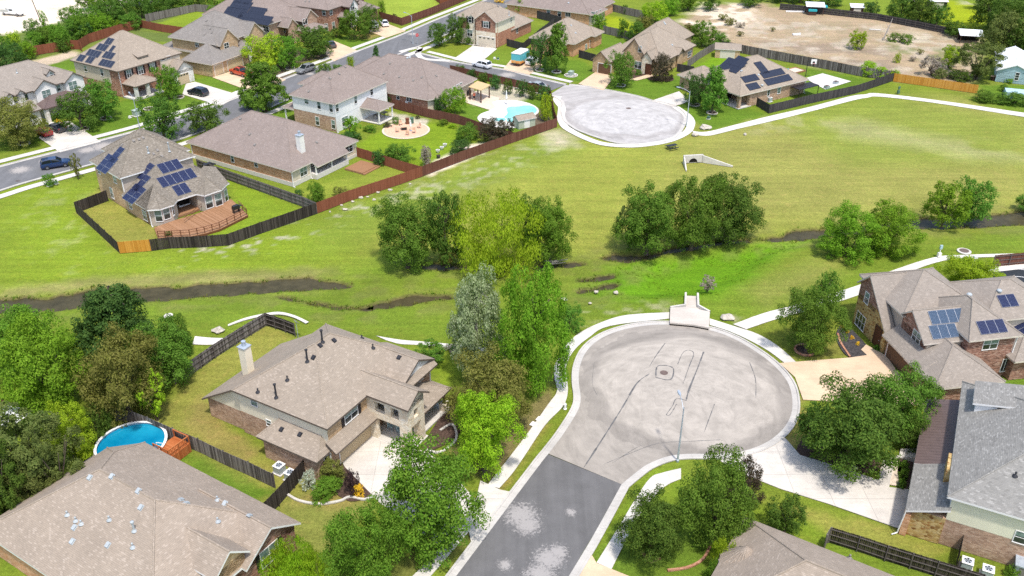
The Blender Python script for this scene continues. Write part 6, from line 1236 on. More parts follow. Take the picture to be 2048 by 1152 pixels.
def wheel(mbx, x, y, r, par):
    mt = MB(); w = .24
    prof = [(r*.62, -w/2), (r*.95, -w/2), (r, -w/2+.04), (r, w/2-.04), (r*.95, w/2), (r*.62, w/2)]
    n = 16
    for k in range(len(prof)-1):
        for i in range(n):
            a0, a1 = 2*math.pi*i/n, 2*math.pi*(i+1)/n; Q = lambda p, a: (x+p[0]*math.cos(a), y+p[1], r+p[0]*math.sin(a))
            mt.face([Q(prof[k], a0), Q(prof[k+1], a0), Q(prof[k+1], a1), Q(prof[k], a1)], sm=True)
    o = mt.build('wheel', M['rubber'], par); mr = MB(); sg = 1 if y > 0 else -1; yy = y+sg*w*.4
    for i in range(5):
        a = 2*math.pi*i/5; mr.face([(x, yy+sg*.01, r)]+[(x+r*.6*math.cos(a+t), yy, r+r*.6*math.sin(a+t)) for t in (-.33, .33)])
    mr.lathe([(0, 0)], (0, 0, 0), 3) if False else None
    n = 14; mr.face([(x+r*.62*math.cos(2*math.pi*i/n), yy-sg*.05, r+r*.62*math.sin(2*math.pi*i/n)) for i in range(n)]); mr.build('rim', M['rim'], o)
def car(front, rear, kind, col, label, name='parked_car', cat='car', L=None, group=None, roofcol=None, rough=.25):
    a, b = Vector(U(*front)), Vector(U(*rear)); c = (a+b)/2; d = a-b; phi = math.atan2(d.y, d.x); K = KIND[kind]
    o = thing(name, label, cat, (c.x, c.y, .04), phi, group); pm = col if isinstance(col, bpy.types.Material) else paint('paint_'+name, col, rough)
    mb = MB(); loft(mb, [sec(x, w, zb, zt, .96, .1) for x, w, zb, zt in K['body']]); ob = mb.build('body', pm, o)
    rf = K['roof']; mg = MB(); secs = []
    for x, w, z in rf: secs.append((x, w, z))
    base = K['body'][2][3]-.06; hb = [1.0, 1, 1, 1, 1]
    top = [(x, w, z) for x, w, z in secs[1:4]]; bw = secs[0][1]+.1
    lo = [Vector((secs[0][0], -bw/2, base)), Vector((secs[4][0], -bw/2, base)), Vector((secs[4][0], bw/2, base)), Vector((secs[0][0], bw/2, base))]
    T = [[Vector((x, -w/2, z-.08)), Vector((x, w/2, z-.08))] for x, w, z in top]
    mg.face([lo[0], lo[1], T[2][0], T[1][0], T[0][0]]); mg.face([lo[2], lo[3], T[0][1], T[1][1], T[2][1]]); mg.face([lo[1], lo[2], T[2][1], T[2][0]]); mg.face([lo[3], lo[0], T[0][0], T[0][1]]); mg.build('car_windows', M['carglass'], o)
    mr = MB()
    P = [(top[0][0]-.05, top[0][1], top[0][2]), *top[1:2], (top[2][0]+.08, top[2][1], top[2][2])]
    for k in range(2):
        (x0, w0, z0), (x1, w1, z1) = P[k], P[k+1]
        mr.face([(x0, -w0/2-.02, z0-.09), (x1, -w1/2-.02, z1-.09), (x1, -w1/2+.1, z1), (x0, -w0/2+.1, z0)], sm=True); mr.face([(x0, w0/2+.02, z0-.09), (x0, w0/2-.1, z0), (x1, w1/2-.1, z1), (x1, w1/2+.02, z1-.09)], sm=True); mr.face([(x0, -w0/2+.1, z0), (x1, -w1/2+.1, z1), (x1, w1/2-.1, z1), (x0, w0/2-.1, z0)], sm=True)
    for s in (-1, 1):   # pillars
        for (x0, y0, z0), (x1, y1, z1) in (((secs[4][0], s*bw/2, base), (P[2][0], s*P[2][1]/2, P[2][2]-.05)), ((secs[0][0], s*bw/2, base), (P[0][0], s*P[0][1]/2, P[0][2]-.05)), (((secs[0][0]+secs[4][0])/2+.05, s*bw/2, base), (P[1][0]+.25, s*P[1][1]/2, P[1][2]-.05))): mr.tube((x0, y0, z0), (x1, y1, z1), .055, .045, 5)
    mr.build('car_roof', pm if roofcol is None else M[roofcol], o)
    hl = K['L']/2; wd = K['W']/2
    for s in (-1, 1):
        m1 = MB(); m1.box(hl-.16, s*wd*.62-.2, .62, hl-.02, s*wd*.62+.2, .78); m1.build('headlight', M['lamp_w'], o)
        m2 = MB(); m2.box(-hl+.02, s*wd*.72-.14, .74, -hl+.2, s*wd*.72+.14, .98); m2.build('taillight', M['lamp_r'], o)
        m3 = MB(); m3.box(secs[4][0]-.35, s*(wd+.02)-.08, base+.02, secs[4][0]-.2, s*(wd+.02)+.1, base+.18); m3.build('wing_mirror', pm, o)
    r = .36 if kind != 'sedan' else .33; wb = K['L']*.29
    if kind == 'pickup': r = .42; wb = 1.85
    for sx in (-1, 1):
        for sy in (-1, 1): wheel(None, sx*wb, sy*(wd-.1), r, o)
    if kind == 'pickup':
        mbd = MB(); mbd.box(-2.75, -.85, .9, -1.05, .85, 1.155); mbd.build('truck_bed', M['dark'], o); mbs = MB(); mbs.box(-.75, -.35, 1.86, .3, .35, 1.93); mbs.build('sunroof', M['carglass'], o)
    return o
car((138, 330), (88, 338), 'suv', (.007, .026, .09), 'dark blue SUV parked on the left street beside the kerb'); car((378, 186), (416, 194), 'suv', (.012, .015, .025), 'black SUV on the driveway of the solar brick house'); car((94, 255), (132, 268), 'sedan', (.05, .05, .055), 'dark grey sedan on the driveway by the cream house'); car((70, 262), (104, 277), 'sedan', (.35, .01, .015), 'red car half hidden under the olive tree')
car((462, 145), (502, 156), 'pickup', (.48, .045, .012), 'orange-red pickup truck on the tan driveway', 'pickup_truck', 'truck'); car((596, 150), (627, 139), 'suv', (.2, .2, .205), 'grey SUV parked on the street by the mulch lawn'); car((492, 217), (532, 205), 'suv', (.01, .01, .012), 'black car hidden beneath the green street tree')
car((764, 46), (773, 56), 'sedan', (.8, .8, .8), 'white sedan on the tan driveway beside the brown fence'); car((741, 50), (752, 59), 'suv', (.7, .71, .72), 'white SUV partly behind the dark tree'); car((656, 88), (668, 99), 'sedan', (.06, .06, .065), 'dark car at the edge of the dark tree on the tan driveway')
car((946, 131), (982, 139), 'suv', (.8, .8, .8), 'white SUV parked on the side street'); car((1074, 122), (1057, 133), 'suv', (.72, .73, .74), 'white SUV beside the painted box truck'); car((1060, 173), (1086, 180), 'sedan', (.35, .38, .4), 'grey car seen between the dark shrubs on the side street')
# painted box truck
a, b = Vector(U(1056, 119)), Vector(U(1031, 133)); c = (a+b)/2; d = a-b
o = thing('box_truck', 'teal and orange painted box truck with a white roof', 'truck', (c.x, c.y, .04), math.atan2(d.y, d.x))
mb = MB(); mb.box(-3.0, -1.15, .6, 1.6, 1.15, 2.75, mi=0); mb.box(-3.05, -1.18, 2.75, 1.65, 1.18, 2.9, mi=1)
t = NT('mural_teal_orange'); q = t.tc(); n1 = t.noise(q, 1.3, 3, .6); zz = t.n('ShaderNodeSeparateXYZ', ins={0: q}).outputs[2]
k = t.math('ADD', t.math('MULTIPLY', zz, .45), t.math('MULTIPLY', n1, .9)); M['mural'] = t.fin(t.ramp(k, [(.0, (.6, .5, .4)), (.62, (.7, .22, .04)), (.9, (.75, .4, .12)), (1.0, (.1, .45, .5))]), .4, .4)
mb.build('cargo_box', [M['mural'], M['white']], o); mb = MB(); loft(mb, [sec(1.6, 2.0, .5, 2.0), sec(2.1, 2.0, .5, 1.9), sec(2.5, 1.95, .5, 1.25), sec(3.1, 1.8, .5, 1.1)]); mb.build('cab', paint('cab_orange', (.6, .25, .08)), o)
mb = MB(); mb.box(2.12, -.8, 1.3, 2.35, .8, 1.75); mb.build('windscreen', M['carglass'], o)
mb = MB(); mb.box(-3.2, -1.0, .45, -2.95, 1.0, .65); mb.build('bumper', M['steel_bk'], o)
for x in (-1.9, 2.2):
    for y in (-.95, .95): wheel(None, x, y, .42, o)
# white work truck
a, b = Vector(U(53, 33)), Vector(U(2, 28)); c = (a+b)/2; d = a-b
o = thing('work_truck', 'white utility work truck with rack on the pale gravel yard', 'truck', (c.x, c.y, .04), math.atan2(d.y, d.x)); pw = paint('paint_white_truck', (.8, .8, .8))
mb = MB(); loft(mb, [sec(-.4, 2.0, .55, 1.2), sec(1.5, 2.0, .55, 1.25), sec(3.0, 1.9, .55, 1.15), sec(3.4, 1.7, .6, 1.0)]); mb.box(-3.4, -1.0, .6, -.5, 1.0, .85); mb.build('body', pw, o)
mb = MB(); loft(mb, [sec(-.4, 1.7, 1.2, 1.95, .9), sec(.9, 1.65, 1.2, 1.95, .9), sec(1.6, 1.7, 1.2, 1.3, .9)]); mb.build('cab', pw, o)
mb = MB(); mb.box(-.3, -.88, 1.35, .8, .88, 1.75); mb.build('car_windows', M['carglass'], o); mb = MB()
for y in (-1, .8): mb.box(-3.3, y, .85, -.6, y+.2, 1.5)
mb.build('tool_box', M['alu'], o); mb = MB()
for y in (-.95, .95):
    mb.box(-3.3, y-.04, 2.0, 1.5, y+.04, 2.08)
    for x in (-3.2, -1.8, -.6): mb.box(x-.04, y-.04, .85, x+.04, y+.04, 2.0)
mb.build('ladder_rack', M['white'], o)
for x in (-2.3, 2.2):
    for y in (-.9, .9): wheel(None, x, y, .42, o)
# ------------------------------------------------------------------ street furniture
def lamp(x, y, h, ang, label, arm=2.0):
    X0, Y0 = U(x, y); o = thing('street_lamp', label, 'street lamp', (X0, Y0, 0), ang, 'tall grey street lamps')
    mb = MB(); mb.lathe([(.16, 0), (.16, .25), (.1, .3), (.055, h)], (0, 0, 0), 10); mb.build('pole', M['galv'], o)
    ma = MB(); pts = [(0, 0, h-.4), (.5, 0, h-.05), (arm*.6, 0, h+.2), (arm, 0, h+.3)]
    for p, q in zip(pts, pts[1:]): ma.tube(p, q, .035, .035, 6)
    ma.build('arm', M['galv'], o); mh = MB(); loft(mh, [[Vector((x_, y_*w, h+.3+z_)) for y_, z_ in ((-1, -.04), (-.8, .08), (.8, .08), (1, -.04))] for x_, w in ((arm-.1, .07), (arm+.15, .15), (arm+.55, .14), (arm+.7, .06))]); ho = mh.build('lamp_head', M['galv'], o)
    ml = MB(); ml.box(arm+.15, -.1, h+.24, arm+.5, .1, h+.262); ml.build('lens', M['lamp_w'], ho)
lamp(1355, 923, 6.6, math.radians(95), 'street lamp on the grass by the near cul-de-sac', 1.6); lamp(1373, 253, 6.9, math.radians(150), 'street lamp beside the far white cul-de-sac'); lamp(826, 88, 6.9, math.radians(140), 'street lamp at the street corner with the stop sign'); lamp(282, 268, 6.9, math.radians(125), 'street lamp behind the tan solar house roof')
def text(s, size, mat, par, M4, name='lettering'):
    c = bpy.data.curves.new(name, 'FONT'); c.body = s; c.size = size; c.align_x = 'CENTER'; c.align_y = 'CENTER'; c.extrude = .004; c.materials.append(mat)
    q = bpy.data.objects.new('tmp', c); COL.objects.link(q); me = bpy.data.meshes.new_from_object(q); bpy.data.objects.remove(q)
    o = link(name, me, par); o.matrix_local = M4; return o
X0, Y0 = U(835, 89); o = thing('stop_sign', 'red octagonal stop sign with white band at the street corner', 'sign', (X0, Y0, 0), math.radians(-70))
mb = MB(); mb.tube((0, 0, 0), (0, 0, 2.3), .04); mb.build('pole', M['galv'], o); mb = MB(); pts = [(.05, .42*math.cos(math.pi/8+i*math.pi/4), 2.3+.42*math.sin(math.pi/8+i*math.pi/4)) for i in range(8)]; mb.face(pts); mb.face([(p[0]-.02, p[1], p[2]) for p in pts[::-1]]); so = mb.build('sign_plate', M['red'], o)
text('STOP', .28, M['white'], so, Matrix(((0, 0, 1, .056), (1, 0, 0, 0), (0, 1, 0, 2.3), (0, 0, 0, 1))))
X0, Y0 = U(82, 44); o = thing('wooden_pole', 'thin leaning brown wooden pole beside the thicket', 'pole', (X0, Y0, 0)); mb = MB(); mb.tube((0, 0, 0), (-1.4, .6, 7.0), .14, .1, 8); mb.build('pole_shaft', M['bark'], o); mb = MB(); mb.tube((-1.5, .5, 6.5), (-1.2, .7, 6.5), .04, .04, 6); mb.build('bracket', M['galv'], o)
def boxes(name, cat, x, y, rz, parts, label, group=None, z=0.):
    """thing from named boxes: (part, mat, x0,y0,z0,x1,y1,z1)"""
    X0, Y0 = U(x, y, z); o = thing(name, label, cat, (X0, Y0, z), math.radians(rz), group)
    for p in parts: mb = MB(); mb.box(*p[2:8]); mb.build(p[0], M[p[1]], o)
    return o
def util(x, y, s, mat, label, rz=58):
    boxes('utility_box', 'utility box', x, y, rz, [('cabinet', mat, -.5*s, -.4*s, .1, .5*s, .4*s, .8*s), ('cabinet_lid', mat, -.54*s, -.44*s, .8*s, .54*s, .44*s, .9*s), ('pad', 'conc', -.65*s, -.55*s, 0, .65*s, .55*s, .1)], label)
util(274, 231, 1.3, 'plast_b', 'pale green transformer box on the front lawn'); util(260, 236, .45, 'white', 'small white pedestal left of the transformer'); util(286, 229, .4, 'white', 'small white pedestal right of the transformer'); util(1142, 151, 1.1, 'plast_b', 'pale green transformer inside a white ring'); util(1135, 150, .4, 'white', 'white pedestal left in the white ring'); util(1150, 151, .4, 'white', 'white pedestal right in the white ring')
util(99, 372, .55, 'plast_g', 'green utility pedestal left beside the round bush'); util(113, 368, .5, 'plast_b', 'pale utility pedestal right of the round bush'); util(1417, 238, .6, 'plast_g', 'green utility pedestal by the far cul-de-sac'); util(989, 118, .45, 'white', 'white pedestal on the lawn near the white SUV'); util(996, 119, .45, 'plast_g', 'dark green pedestal near the white SUV')
for x, y, l in ((1066, 848, 'white meter lid nearest the olive tree'), (1078, 838, 'small white meter lid at the footpath edge'), (1104, 810, 'white meter lid by the footpath bend')): boxes('meter_lid', 'meter lid', x, y, 58, [('lid', 'white', -.3, -.2, 0, .3, .2, .07), ('lid_rim', 'conc_w', -.36, -.26, 0, .36, .26, .05)], l)
X0, Y0 = U(1130, 818); o = thing('hydrant', 'small white post with dark base at the kerb grass', 'hydrant', (X0, Y0, 0)); mb = MB(); mb.lathe([(.2, 0), (.2, .08), (.14, .1), (.14, .55), (.17, .6), (.1, .75), (0, .8)], (0, 0, 0), 12); mb.build('barrel', M['white'], o); mb = MB(); mb.tube((-.25, 0, .4), (.25, 0, .4), .06, .06, 8); mb.build('nozzle', M['steel_bk'], o)
# picnic table
X0, Y0 = U(1343, 298); o = thing('picnic_table', 'dark metal picnic table on grass below the far cul-de-sac', 'table', (X0, Y0, 0), math.radians(25))
mb = MB()
for k in range(5): mb.box(-.95, -.4+k*.16, .72, .95, -.4+k*.16+.15, .77)
mb.build('tabletop', M['steel_bk'], o)
for s in (-1, 1):
    mb = MB(); mb.box(-.95, s*.75-.14, .43, .95, s*.75+.14, .47); mb.build('bench', M['steel_bk'], o); mb = MB(); mb.box(s*.6-.04, -.8, .36, s*.6+.04, .8, .43); mb.tube((s*.6, -.6, 0), (s*.6, -.15, .72), .04); mb.tube((s*.6, .6, 0), (s*.6, .15, .72), .04); mb.build('leg', M['steel_bk'], o)
# culvert
X0, Y0 = U(1386, 326); o = thing('culvert', 'pale concrete culvert mouth with two sloping wing walls in the field', 'culvert', (X0, Y0, 0), math.radians(8))
mb = MB(); n = 10; arc = [(.75*math.cos(math.pi*i/n), .1+.75*math.sin(math.pi*i/n)) for i in range(n+1)]
outl = [(1.7, 0), (1.7, 1.25), (-1.7, 1.25), (-1.7, 0)]
mb.face([(x, 0, z) for x, z in outl[:2]+[(0, 1.25)]+[(x, z) for x, z in arc[5::-1]]][::-1]); mb.face([(x, 0, z) for x, z in [(0, 1.25)]+outl[2:]+[(x, z) for x, z in arc[:4:-1]]][::-1]); mb.box(-1.75, .0, 1.25, 1.75, .35, 1.4); mb.box(-1.72, .12, 0, 1.72, .34, 1.25); mb.build('headwall', M['conc'], o)
mb = MB(); mb.face([(x, .1, z) for x, z in arc]); mb.build('pipe_mouth', M['dark'], o)
for s, l, a in ((-1, 3.4, -1.75), (1, 5.2, -.55)):
    mb = MB(); d = Vector((math.cos(a), math.sin(a))); nn = Vector((-d.y, d.x))*.1; p0 = Vector((s*1.65, 0)); p1 = p0+d*l
    for z0, z1 in ((1.3, .25),): mb.face([(p0.x-nn.x, p0.y-nn.y, 0), (p1.x-nn.x, p1.y-nn.y, 0), (p1.x-nn.x, p1.y-nn.y, z1), (p0.x-nn.x, p0.y-nn.y, z0)]); mb.face([(p0.x+nn.x, p0.y+nn.y, 0), (p0.x+nn.x, p0.y+nn.y, z0), (p1.x+nn.x, p1.y+nn.y, z1), (p1.x+nn.x, p1.y+nn.y, 0)]); mb.face([(p0.x-nn.x, p0.y-nn.y, z0), (p1.x-nn.x, p1.y-nn.y, z1), (p1.x+nn.x, p1.y+nn.y, z1), (p0.x+nn.x, p0.y+nn.y, z0)]); mb.face([(p1.x-nn.x, p1.y-nn.y, 0), (p1.x+nn.x, p1.y+nn.y, 0), (p1.x+nn.x, p1.y+nn.y, z1), (p1.x-nn.x, p1.y-nn.y, z1)])
    mb.build('wing_wall', M['conc_w'], o)
# storm inlet and flume
P = px("1340,621 1372,619 1419,629 1417,661 1385,655 1339,651"); cx_, cy_ = P[0]
o = thing('storm_inlet', 'concrete storm inlet slab at the head of the near cul-de-sac', 'storm drain', (0, 0, 0)); mb = MB(); mb.prism(P, .22, .42); mb.build('inlet_slab', M['conc_s'], o)
mb = MB(); Q = px("1341,647 1385,651 1416,657 1417,661 1385,655 1339,651"); mb.prism(offs(Q, 0), .03, .22); mb.build('inlet_mouth', M['dark'], o); mb = MB(); mb.prism(px("1342,623 1418,631 1416,655 1385,650 1341,646"), 0, .22); mb.build('inlet_base', M['conc_s'], o)
fl = px("1358,622 1370,616 1371,592 1395,593 1396,617 1410,628"); mb = MB(); mb.face([(p[0], p[1], .06) for p in fl][::-1] if sgn(fl) < 0 else [(p[0], p[1], .06) for p in fl]); mb.build('flume_floor', M['conc_s'], o)
for s in ("1340,620 1370,615 1371,591", "1419,629 1396,616 1395,592"): mb = MB(); ribbon(mb, px(s), -.12, .12, .5, 0); mb.build('flume_wall', M['conc'], o)
def rock(x, y, s, label, mat='rock'):
    X0, Y0 = U(x, y); bm = bmesh.new(); bmesh.ops.create_icosphere(bm, subdivisions=2, radius=1); r = random.Random(int(x*7+y))
    ph = [r.uniform(0, 6) for _ in range(6)]
    for v in bm.verts:
        k = 1+.18*math.sin(2.3*v.co.x*2+ph[0])+.15*math.sin(3*v.co.y+ph[1])+.12*math.sin(4*v.co.z+ph[2]); v.co = Vector((v.co.x*k*s, v.co.y*k*s*.75, v.co.z*k*s*.55+s*.3))
    me = bpy.data.meshes.new('boulder'); bm.to_mesh(me); bm.free(); me.materials.append(M[mat]); link('boulder', me, None, label, 'rock', 'pale boulders in the grass', loc=(X0, Y0, 0))
rock(437, 664, .75, 'large pale boulder outside the weathered fence'); rock(1455, 637, .8, 'flat pale boulder right of the storm inlet'); rock(1410, 258, 1.0, 'pale boulder pile beside the far cul-de-sac path'); rock(1390, 272, .7, 'pale boulder at the start of the far path'); rock(1490, 270, .4, 'small pale stone in the far field'); rock(872, 712, .5, 'pale rock under the loose bush by the tower house'); rock(1690, 925, .35, 'pale stone in the mulch under the big dark tree'); rock(1708, 938, .35, 'white stone at the driveway edge of the mulch bed')
for i, (x, y) in enumerate(((683, 411), (705, 404), (722, 396), (735, 394), (756, 386), (780, 381), (820, 368), (748, 400), (690, 420), (660, 424))): rock(x, y, .22+.06*(i % 3), 'small pale stone in the grass below the reddish fence')
def station(x, y, label, c1, c2, h=1.6): boxes('waste_station', 'waste station', x, y, 10, [('post', c1, -.05, -.05, 0, .05, .05, h), ('bag_box', c2, -.18, -.12, h-.55, .18, .12, h), ('bin', c1, -.22, -.2, .15, .22, .2, .75)], label)
station(1796, 188, 'dark green dog waste station beside the far path', 'plast_g', 'plast_g'); station(1877, 515, 'pale dog waste station beside the creek path', 'white', 'lblue', 1.9)
# air conditioners
def ac(x, y, rz, label):
    X0, Y0 = U(x, y); o = thing('air_conditioner', label, 'air conditioner', (X0, Y0, 0), math.radians(rz), 'grey air conditioning units'); mb = MB(); mb.box(-.42, -.42, .08, .42, .42, .85); mb.build('cabinet', M['galv'], o)
    mb = MB(); mb.box(-.46, -.46, .85, .46, .46, .9); mb.build('top_panel', M['white'], o); mb = MB(); mb.box(-.55, -.55, 0, .55, .55, .08); mb.build('base_pad', M['conc'], o); mb = MB(); n = 18; mb.prism([(.33*math.cos(2*math.pi*i/n), .33*math.sin(2*math.pi*i/n)) for i in range(n)], .89, .915); mb.build('fan_grille', M['galv'], o)
    mb = MB()
    for k in range(5): a = 2*math.pi*k/5; mb.face([(0, 0, .922), (.3*math.cos(a), .3*math.sin(a), .922), (.3*math.cos(a+.6), .3*math.sin(a+.6), .922)])
    mb.build('fan', M['steel_bk'], o)
ac(560, 944, 60, 'air conditioner left of two beside the dark gate fence'); ac(582, 958, 60, 'air conditioner right of two beside the dark gate fence'); ac(1931, 1136, -27, 'air conditioner just behind the short dark fence'); ac(1972, 1152, -27, 'air conditioner cut by the bottom edge'); ac(1538, 203, 33, 'air conditioner beside the black panel house')
for x, y, l, s in ((1850, 1072, 'pale utility cabinet on the brown brick wall', 1.0), (1862, 1078, 'small grey meter next to the pale utility cabinet', .6)): boxes('utility_meter', 'meter', x, y, -27, [('meter_box', 'white', -.3*s, -.1, .5, .3*s, .15, .5+1.0*s), ('conduit', 'galv', -.04, 0, 0, .04, .1, .5)], l)
# near-house furniture
def chair(x, y, z, rz, label, mat='lblue', group=None):
    X0, Y0 = U(x, y, z); o = thing('patio_chair', label, 'chair', (X0, Y0, z), math.radians(rz), group); mb = MB(); mb.box(-.28, -.28, .42, .28, .28, .47); mb.build('seat', M[mat], o); mb = MB(); mb.box(-.28, .24, .47, .28, .3, 1.0); mb.build('backrest', M[mat], o)
    for sx in (-1, 1):
        for sy in (-1, 1): mb = MB(); mb.box(sx*.25-.025, sy*.25-.025, 0, sx*.25+.025, sy*.25+.025, .42); mb.build('leg', M[mat], o)
        mb = MB(); mb.box(sx*.29-.03, -.28, .62, sx*.29+.03, .28, .66); mb.build('armrest', M[mat], o)
GP = 'pale chairs of the tower house'
chair(783, 858, .1, 60, 'pale blue chair left of two inside the tower opening', group=GP); chair(800, 866, .1, 40, 'pale blue chair right of two inside the tower opening', group=GP); chair(868, 812, .2, -30, 'pale chair on the front porch', group=GP)
# above-ground pool with deck
PC = U(262, 886, 1.2); Rp = 3.3; o = thing('above_ground_pool', 'round above-ground swimming pool with white rim and blue water', 'pool', (*PC, 0))
mb = MB(); mb.lathe([(Rp, 0), (Rp, 1.22)], n=48); mb.lathe([(Rp-.05, 1.22), (Rp-.05, 0)], n=48); mb.build('pool_wall', plain('pool_wall_blue_grey', (.35, .48, .55), .5), o)
mb = MB(); mb.lathe([(Rp+.1, 1.16), (Rp+.12, 1.24), (Rp-.14, 1.25), (Rp-.14, 1.2)], n=48); mb.build('pool_rim', M['white'], o)
t = NT('pool_water_blue'); q = t.tc(); M['poolw'] = t.fin(t.mix(t.ramp(t.noise(q, .35, 3), [(.3, 0.), (.7, 1.)]), (.0, .16, .30), (.012, .28, .43)), .06, .5, t.bump(t.noise(q, 2.5, 3), .12, .03))
mb = MB(); mb.face([(math.cos(2*math.pi*i/48)*(Rp-.06), math.sin(2*math.pi*i/48)*(Rp-.06), .98) for i in range(48)]); mb.build('pool_water', M['poolw'], o)
mb = MB(); a = math.radians(-15)
for s in (-.2, .2):
    x, y = (Rp-.5)*math.cos(a)-s*math.sin(a), (Rp-.5)*math.sin(a)+s*math.cos(a); mb.tube((x, y, .4), (x, y, 1.7), .035); mb.tube((x, y, 1.7), (x+.6, y-.1, 1.7), .035)
mb.build('pool_ladder', M['white'], o); mb = MB(); b0 = math.radians(60)
for i in range(6): aa = b0+i*.4; mb.tube((Rp*math.cos(b0)*1.0+.2*math.cos(aa), Rp*math.sin(b0)+.2*math.sin(aa), 1.3+.03*i), (Rp*math.cos(b0)+.2*math.cos(aa+.4), Rp*math.sin(b0)+.2*math.sin(aa+.4), 1.33+.03*i), .05)
mb.build('pool_hose', M['white'], o)
X0, Y0 = U(344, 893, 1.1); o = thing('pool_deck', 'red-brown wooden deck with railing beside the round pool', 'deck', (X0, Y0, 0), math.radians(-30)); mb = MB()
for k in range(14): mb.box(-1.1, -1.3+k*.185, 1.0, 1.1, -1.3+k*.185+.175, 1.05)
mb.build('deck_board', M['deck_red'], o); mb = MB()
for x0, y0, x1, y1 in ((-1.1, -1.3, -1.05, 1.28), (-1.1, -1.3, 1.1, -1.25), (1.05, -1.3, 1.1, 1.28)):
    for k in range(16): f0 = k/16; x = x0+(x1-x0)*f0; y = y0+(y1-y0)*f0; mb.box(x, y, .02, x0+(x1-x0)*(f0+.055) if x1-x0 > .2 else x1, y0+(y1-y0)*(f0+.055) if y1-y0 > .2 else y1, .98)
mb.build('deck_skirt', M['deck_red'], o); mb = MB()
for x, y in ((-1.05, -1.25), (0, -1.25), (1.05, -1.25), (1.05, 0), (1.05, 1.25), (-1.05, 1.25)): mb.box(x-.05, y-.05, 1.05, x+.05, y+.05, 1.95)
mb.box(-1.1, -1.3, 1.9, 1.1, -1.2, 1.97); mb.box(1.0, -1.19, 1.9, 1.1, 1.3, 1.97); mb.box(-1.0, 1.2, 1.9, .99, 1.3, 1.97)
for k in range(12): mb.box(-1+k*.17, -1.27, 1.05, -.96+k*.17, -1.23, 1.9); mb.box(1.03, -1.1+k*.18, 1.05, 1.07, -1.06+k*.18, 1.9)
mb.build('deck_railing', M['deck_red'], o)
# deck of the solar house
DP = px("308,455 316,476 345,475 380,473 410,467 440,458 470,443 496,430 478,412 462,398 440,410 400,425 350,440", .35); o = thing('wooden_deck', 'orange-brown wooden deck with dark railing behind the tan solar house', 'deck', (0, 0, 0)); mb = MB()
xs = [p[0] for p in DP]; ys = [p[1] for p in DP]; PA = np.array(DP); ang = math.radians(46.5); cs, sn = math.cos(ang), math.sin(ang)
uv = [(p[0]*cs+p[1]*sn, -p[0]*sn+p[1]*cs) for p in DP]; umin, umax = min(a for a, b in uv), max(a for a, b in uv); k = umin
while k < umax:
    pl = clip(clip(uv, 1, 0, -(k+.15)), -1, 0, k)
    if len(pl) > 2: mb.prism([(a*cs-b*sn, a*sn+b*cs) for a, b in pl], .31, .35)
    k += .16
mb.build('deck_board', M['deck'], o); mb = MB(); mb.prism(offs(DP, 0), .0, .29); mb.build('deck_skirt', M['rail'], o)
rl = px("317,475 345,474 380,472 410,466 440,457 470,442 494,429 478,413", .35); mb = MB(); mp = MB()
for zz in (.95, 1.3): ribbon(mb, rl, -.05, .05, zz+.05, zz-.0)
mb.build('deck_railing', M['rail'], o)
for i in range(len(rl)-1):
    for t_ in (0, .5): mp = MB(); x = rl[i][0]+(rl[i+1][0]-rl[i][0])*t_; y = rl[i][1]+(rl[i+1][1]-rl[i][1])*t_; mp.box(x-.05, y-.05, .35, x+.05, y+.05, 1.4); mp.build('rail_post', M['rail'], o)
mb = MB(); rr = px("369,447 392,429 405,417", .35)
for zz in (.8, 1.2): ribbon(mb, rr, -.03, .03, zz+.04, zz)
mb.build('stair_railing', M['rail'], o)
def grill(x, y, label, z=0., s=1.): boxes('grill', 'grill', x, y, 50, [('firebox', 'steel_bk', -.55*s, -.3*s, .6*s, .55*s, .3*s, .95*s), ('hood', 'steel_bk', -.5*s, -.27*s, .95*s, .5*s, .27*s, 1.2*s), ('leg', 'steel_bk', -.5*s, -.25*s, 0, -.42*s, .25*s, .6*s), ('leg', 'steel_bk', .42*s, -.25*s, 0, .5*s, .25*s, .6*s), ('side_shelf', 'steel_bk', .55*s, -.25*s, .88*s, .95*s, .25*s, .92*s)], label, z=z)
grill(473, 425, 'covered black grill on the wooden deck', .35); grill(418, 347, 'black smoker trailer beside the grey fence', s=1.5); grill(937, 192, 'black grill under the pergola')
for x, y, l in ((338, 470, 'potted dark plant on the wooden deck by the stair'),): shrub(x, y, y-9, 14, 'dk', l, z=.35)
for x, y, m, l in ((368, 414, 'white', 'white cushioned sofa in the covered patio recess'), (383, 404, 'cloth_w', 'pale daybed in the covered patio recess')): boxes('patio_sofa', 'sofa', x, y, 46, [('seat', m, -.9, -.4, .2, .9, .4, .5), ('backrest', m, -.9, .25, .5, .9, .42, .9), ('armrest', m, -.95, -.4, .5, -.75, .25, .7), ('sofa_base', 'teal' if m == 'cloth_w' else 'timber', -.85, -.35, 0, .85, .35, .2)], l)
for x, y, l in ((655, 331, 'white cushioned chair left in the screened porch'), (664, 327, 'white cushioned chair right in the screened porch')): chair(x, y, .85, 150, l, 'white', 'white chairs in the screened porch')
for i, y in enumerate((0, .35, .7)): pass
o = boxes('porch_steps', 'steps', 725, 336, 58, [('step', 'deck', -2.2, -1.9, 0, 2.0, 2.0, .30), ('step', 'deck', -2.2, -2.3, 0, 2.0, -1.9, .16)], 'brown wooden porch platform with steps beside the screened porch')
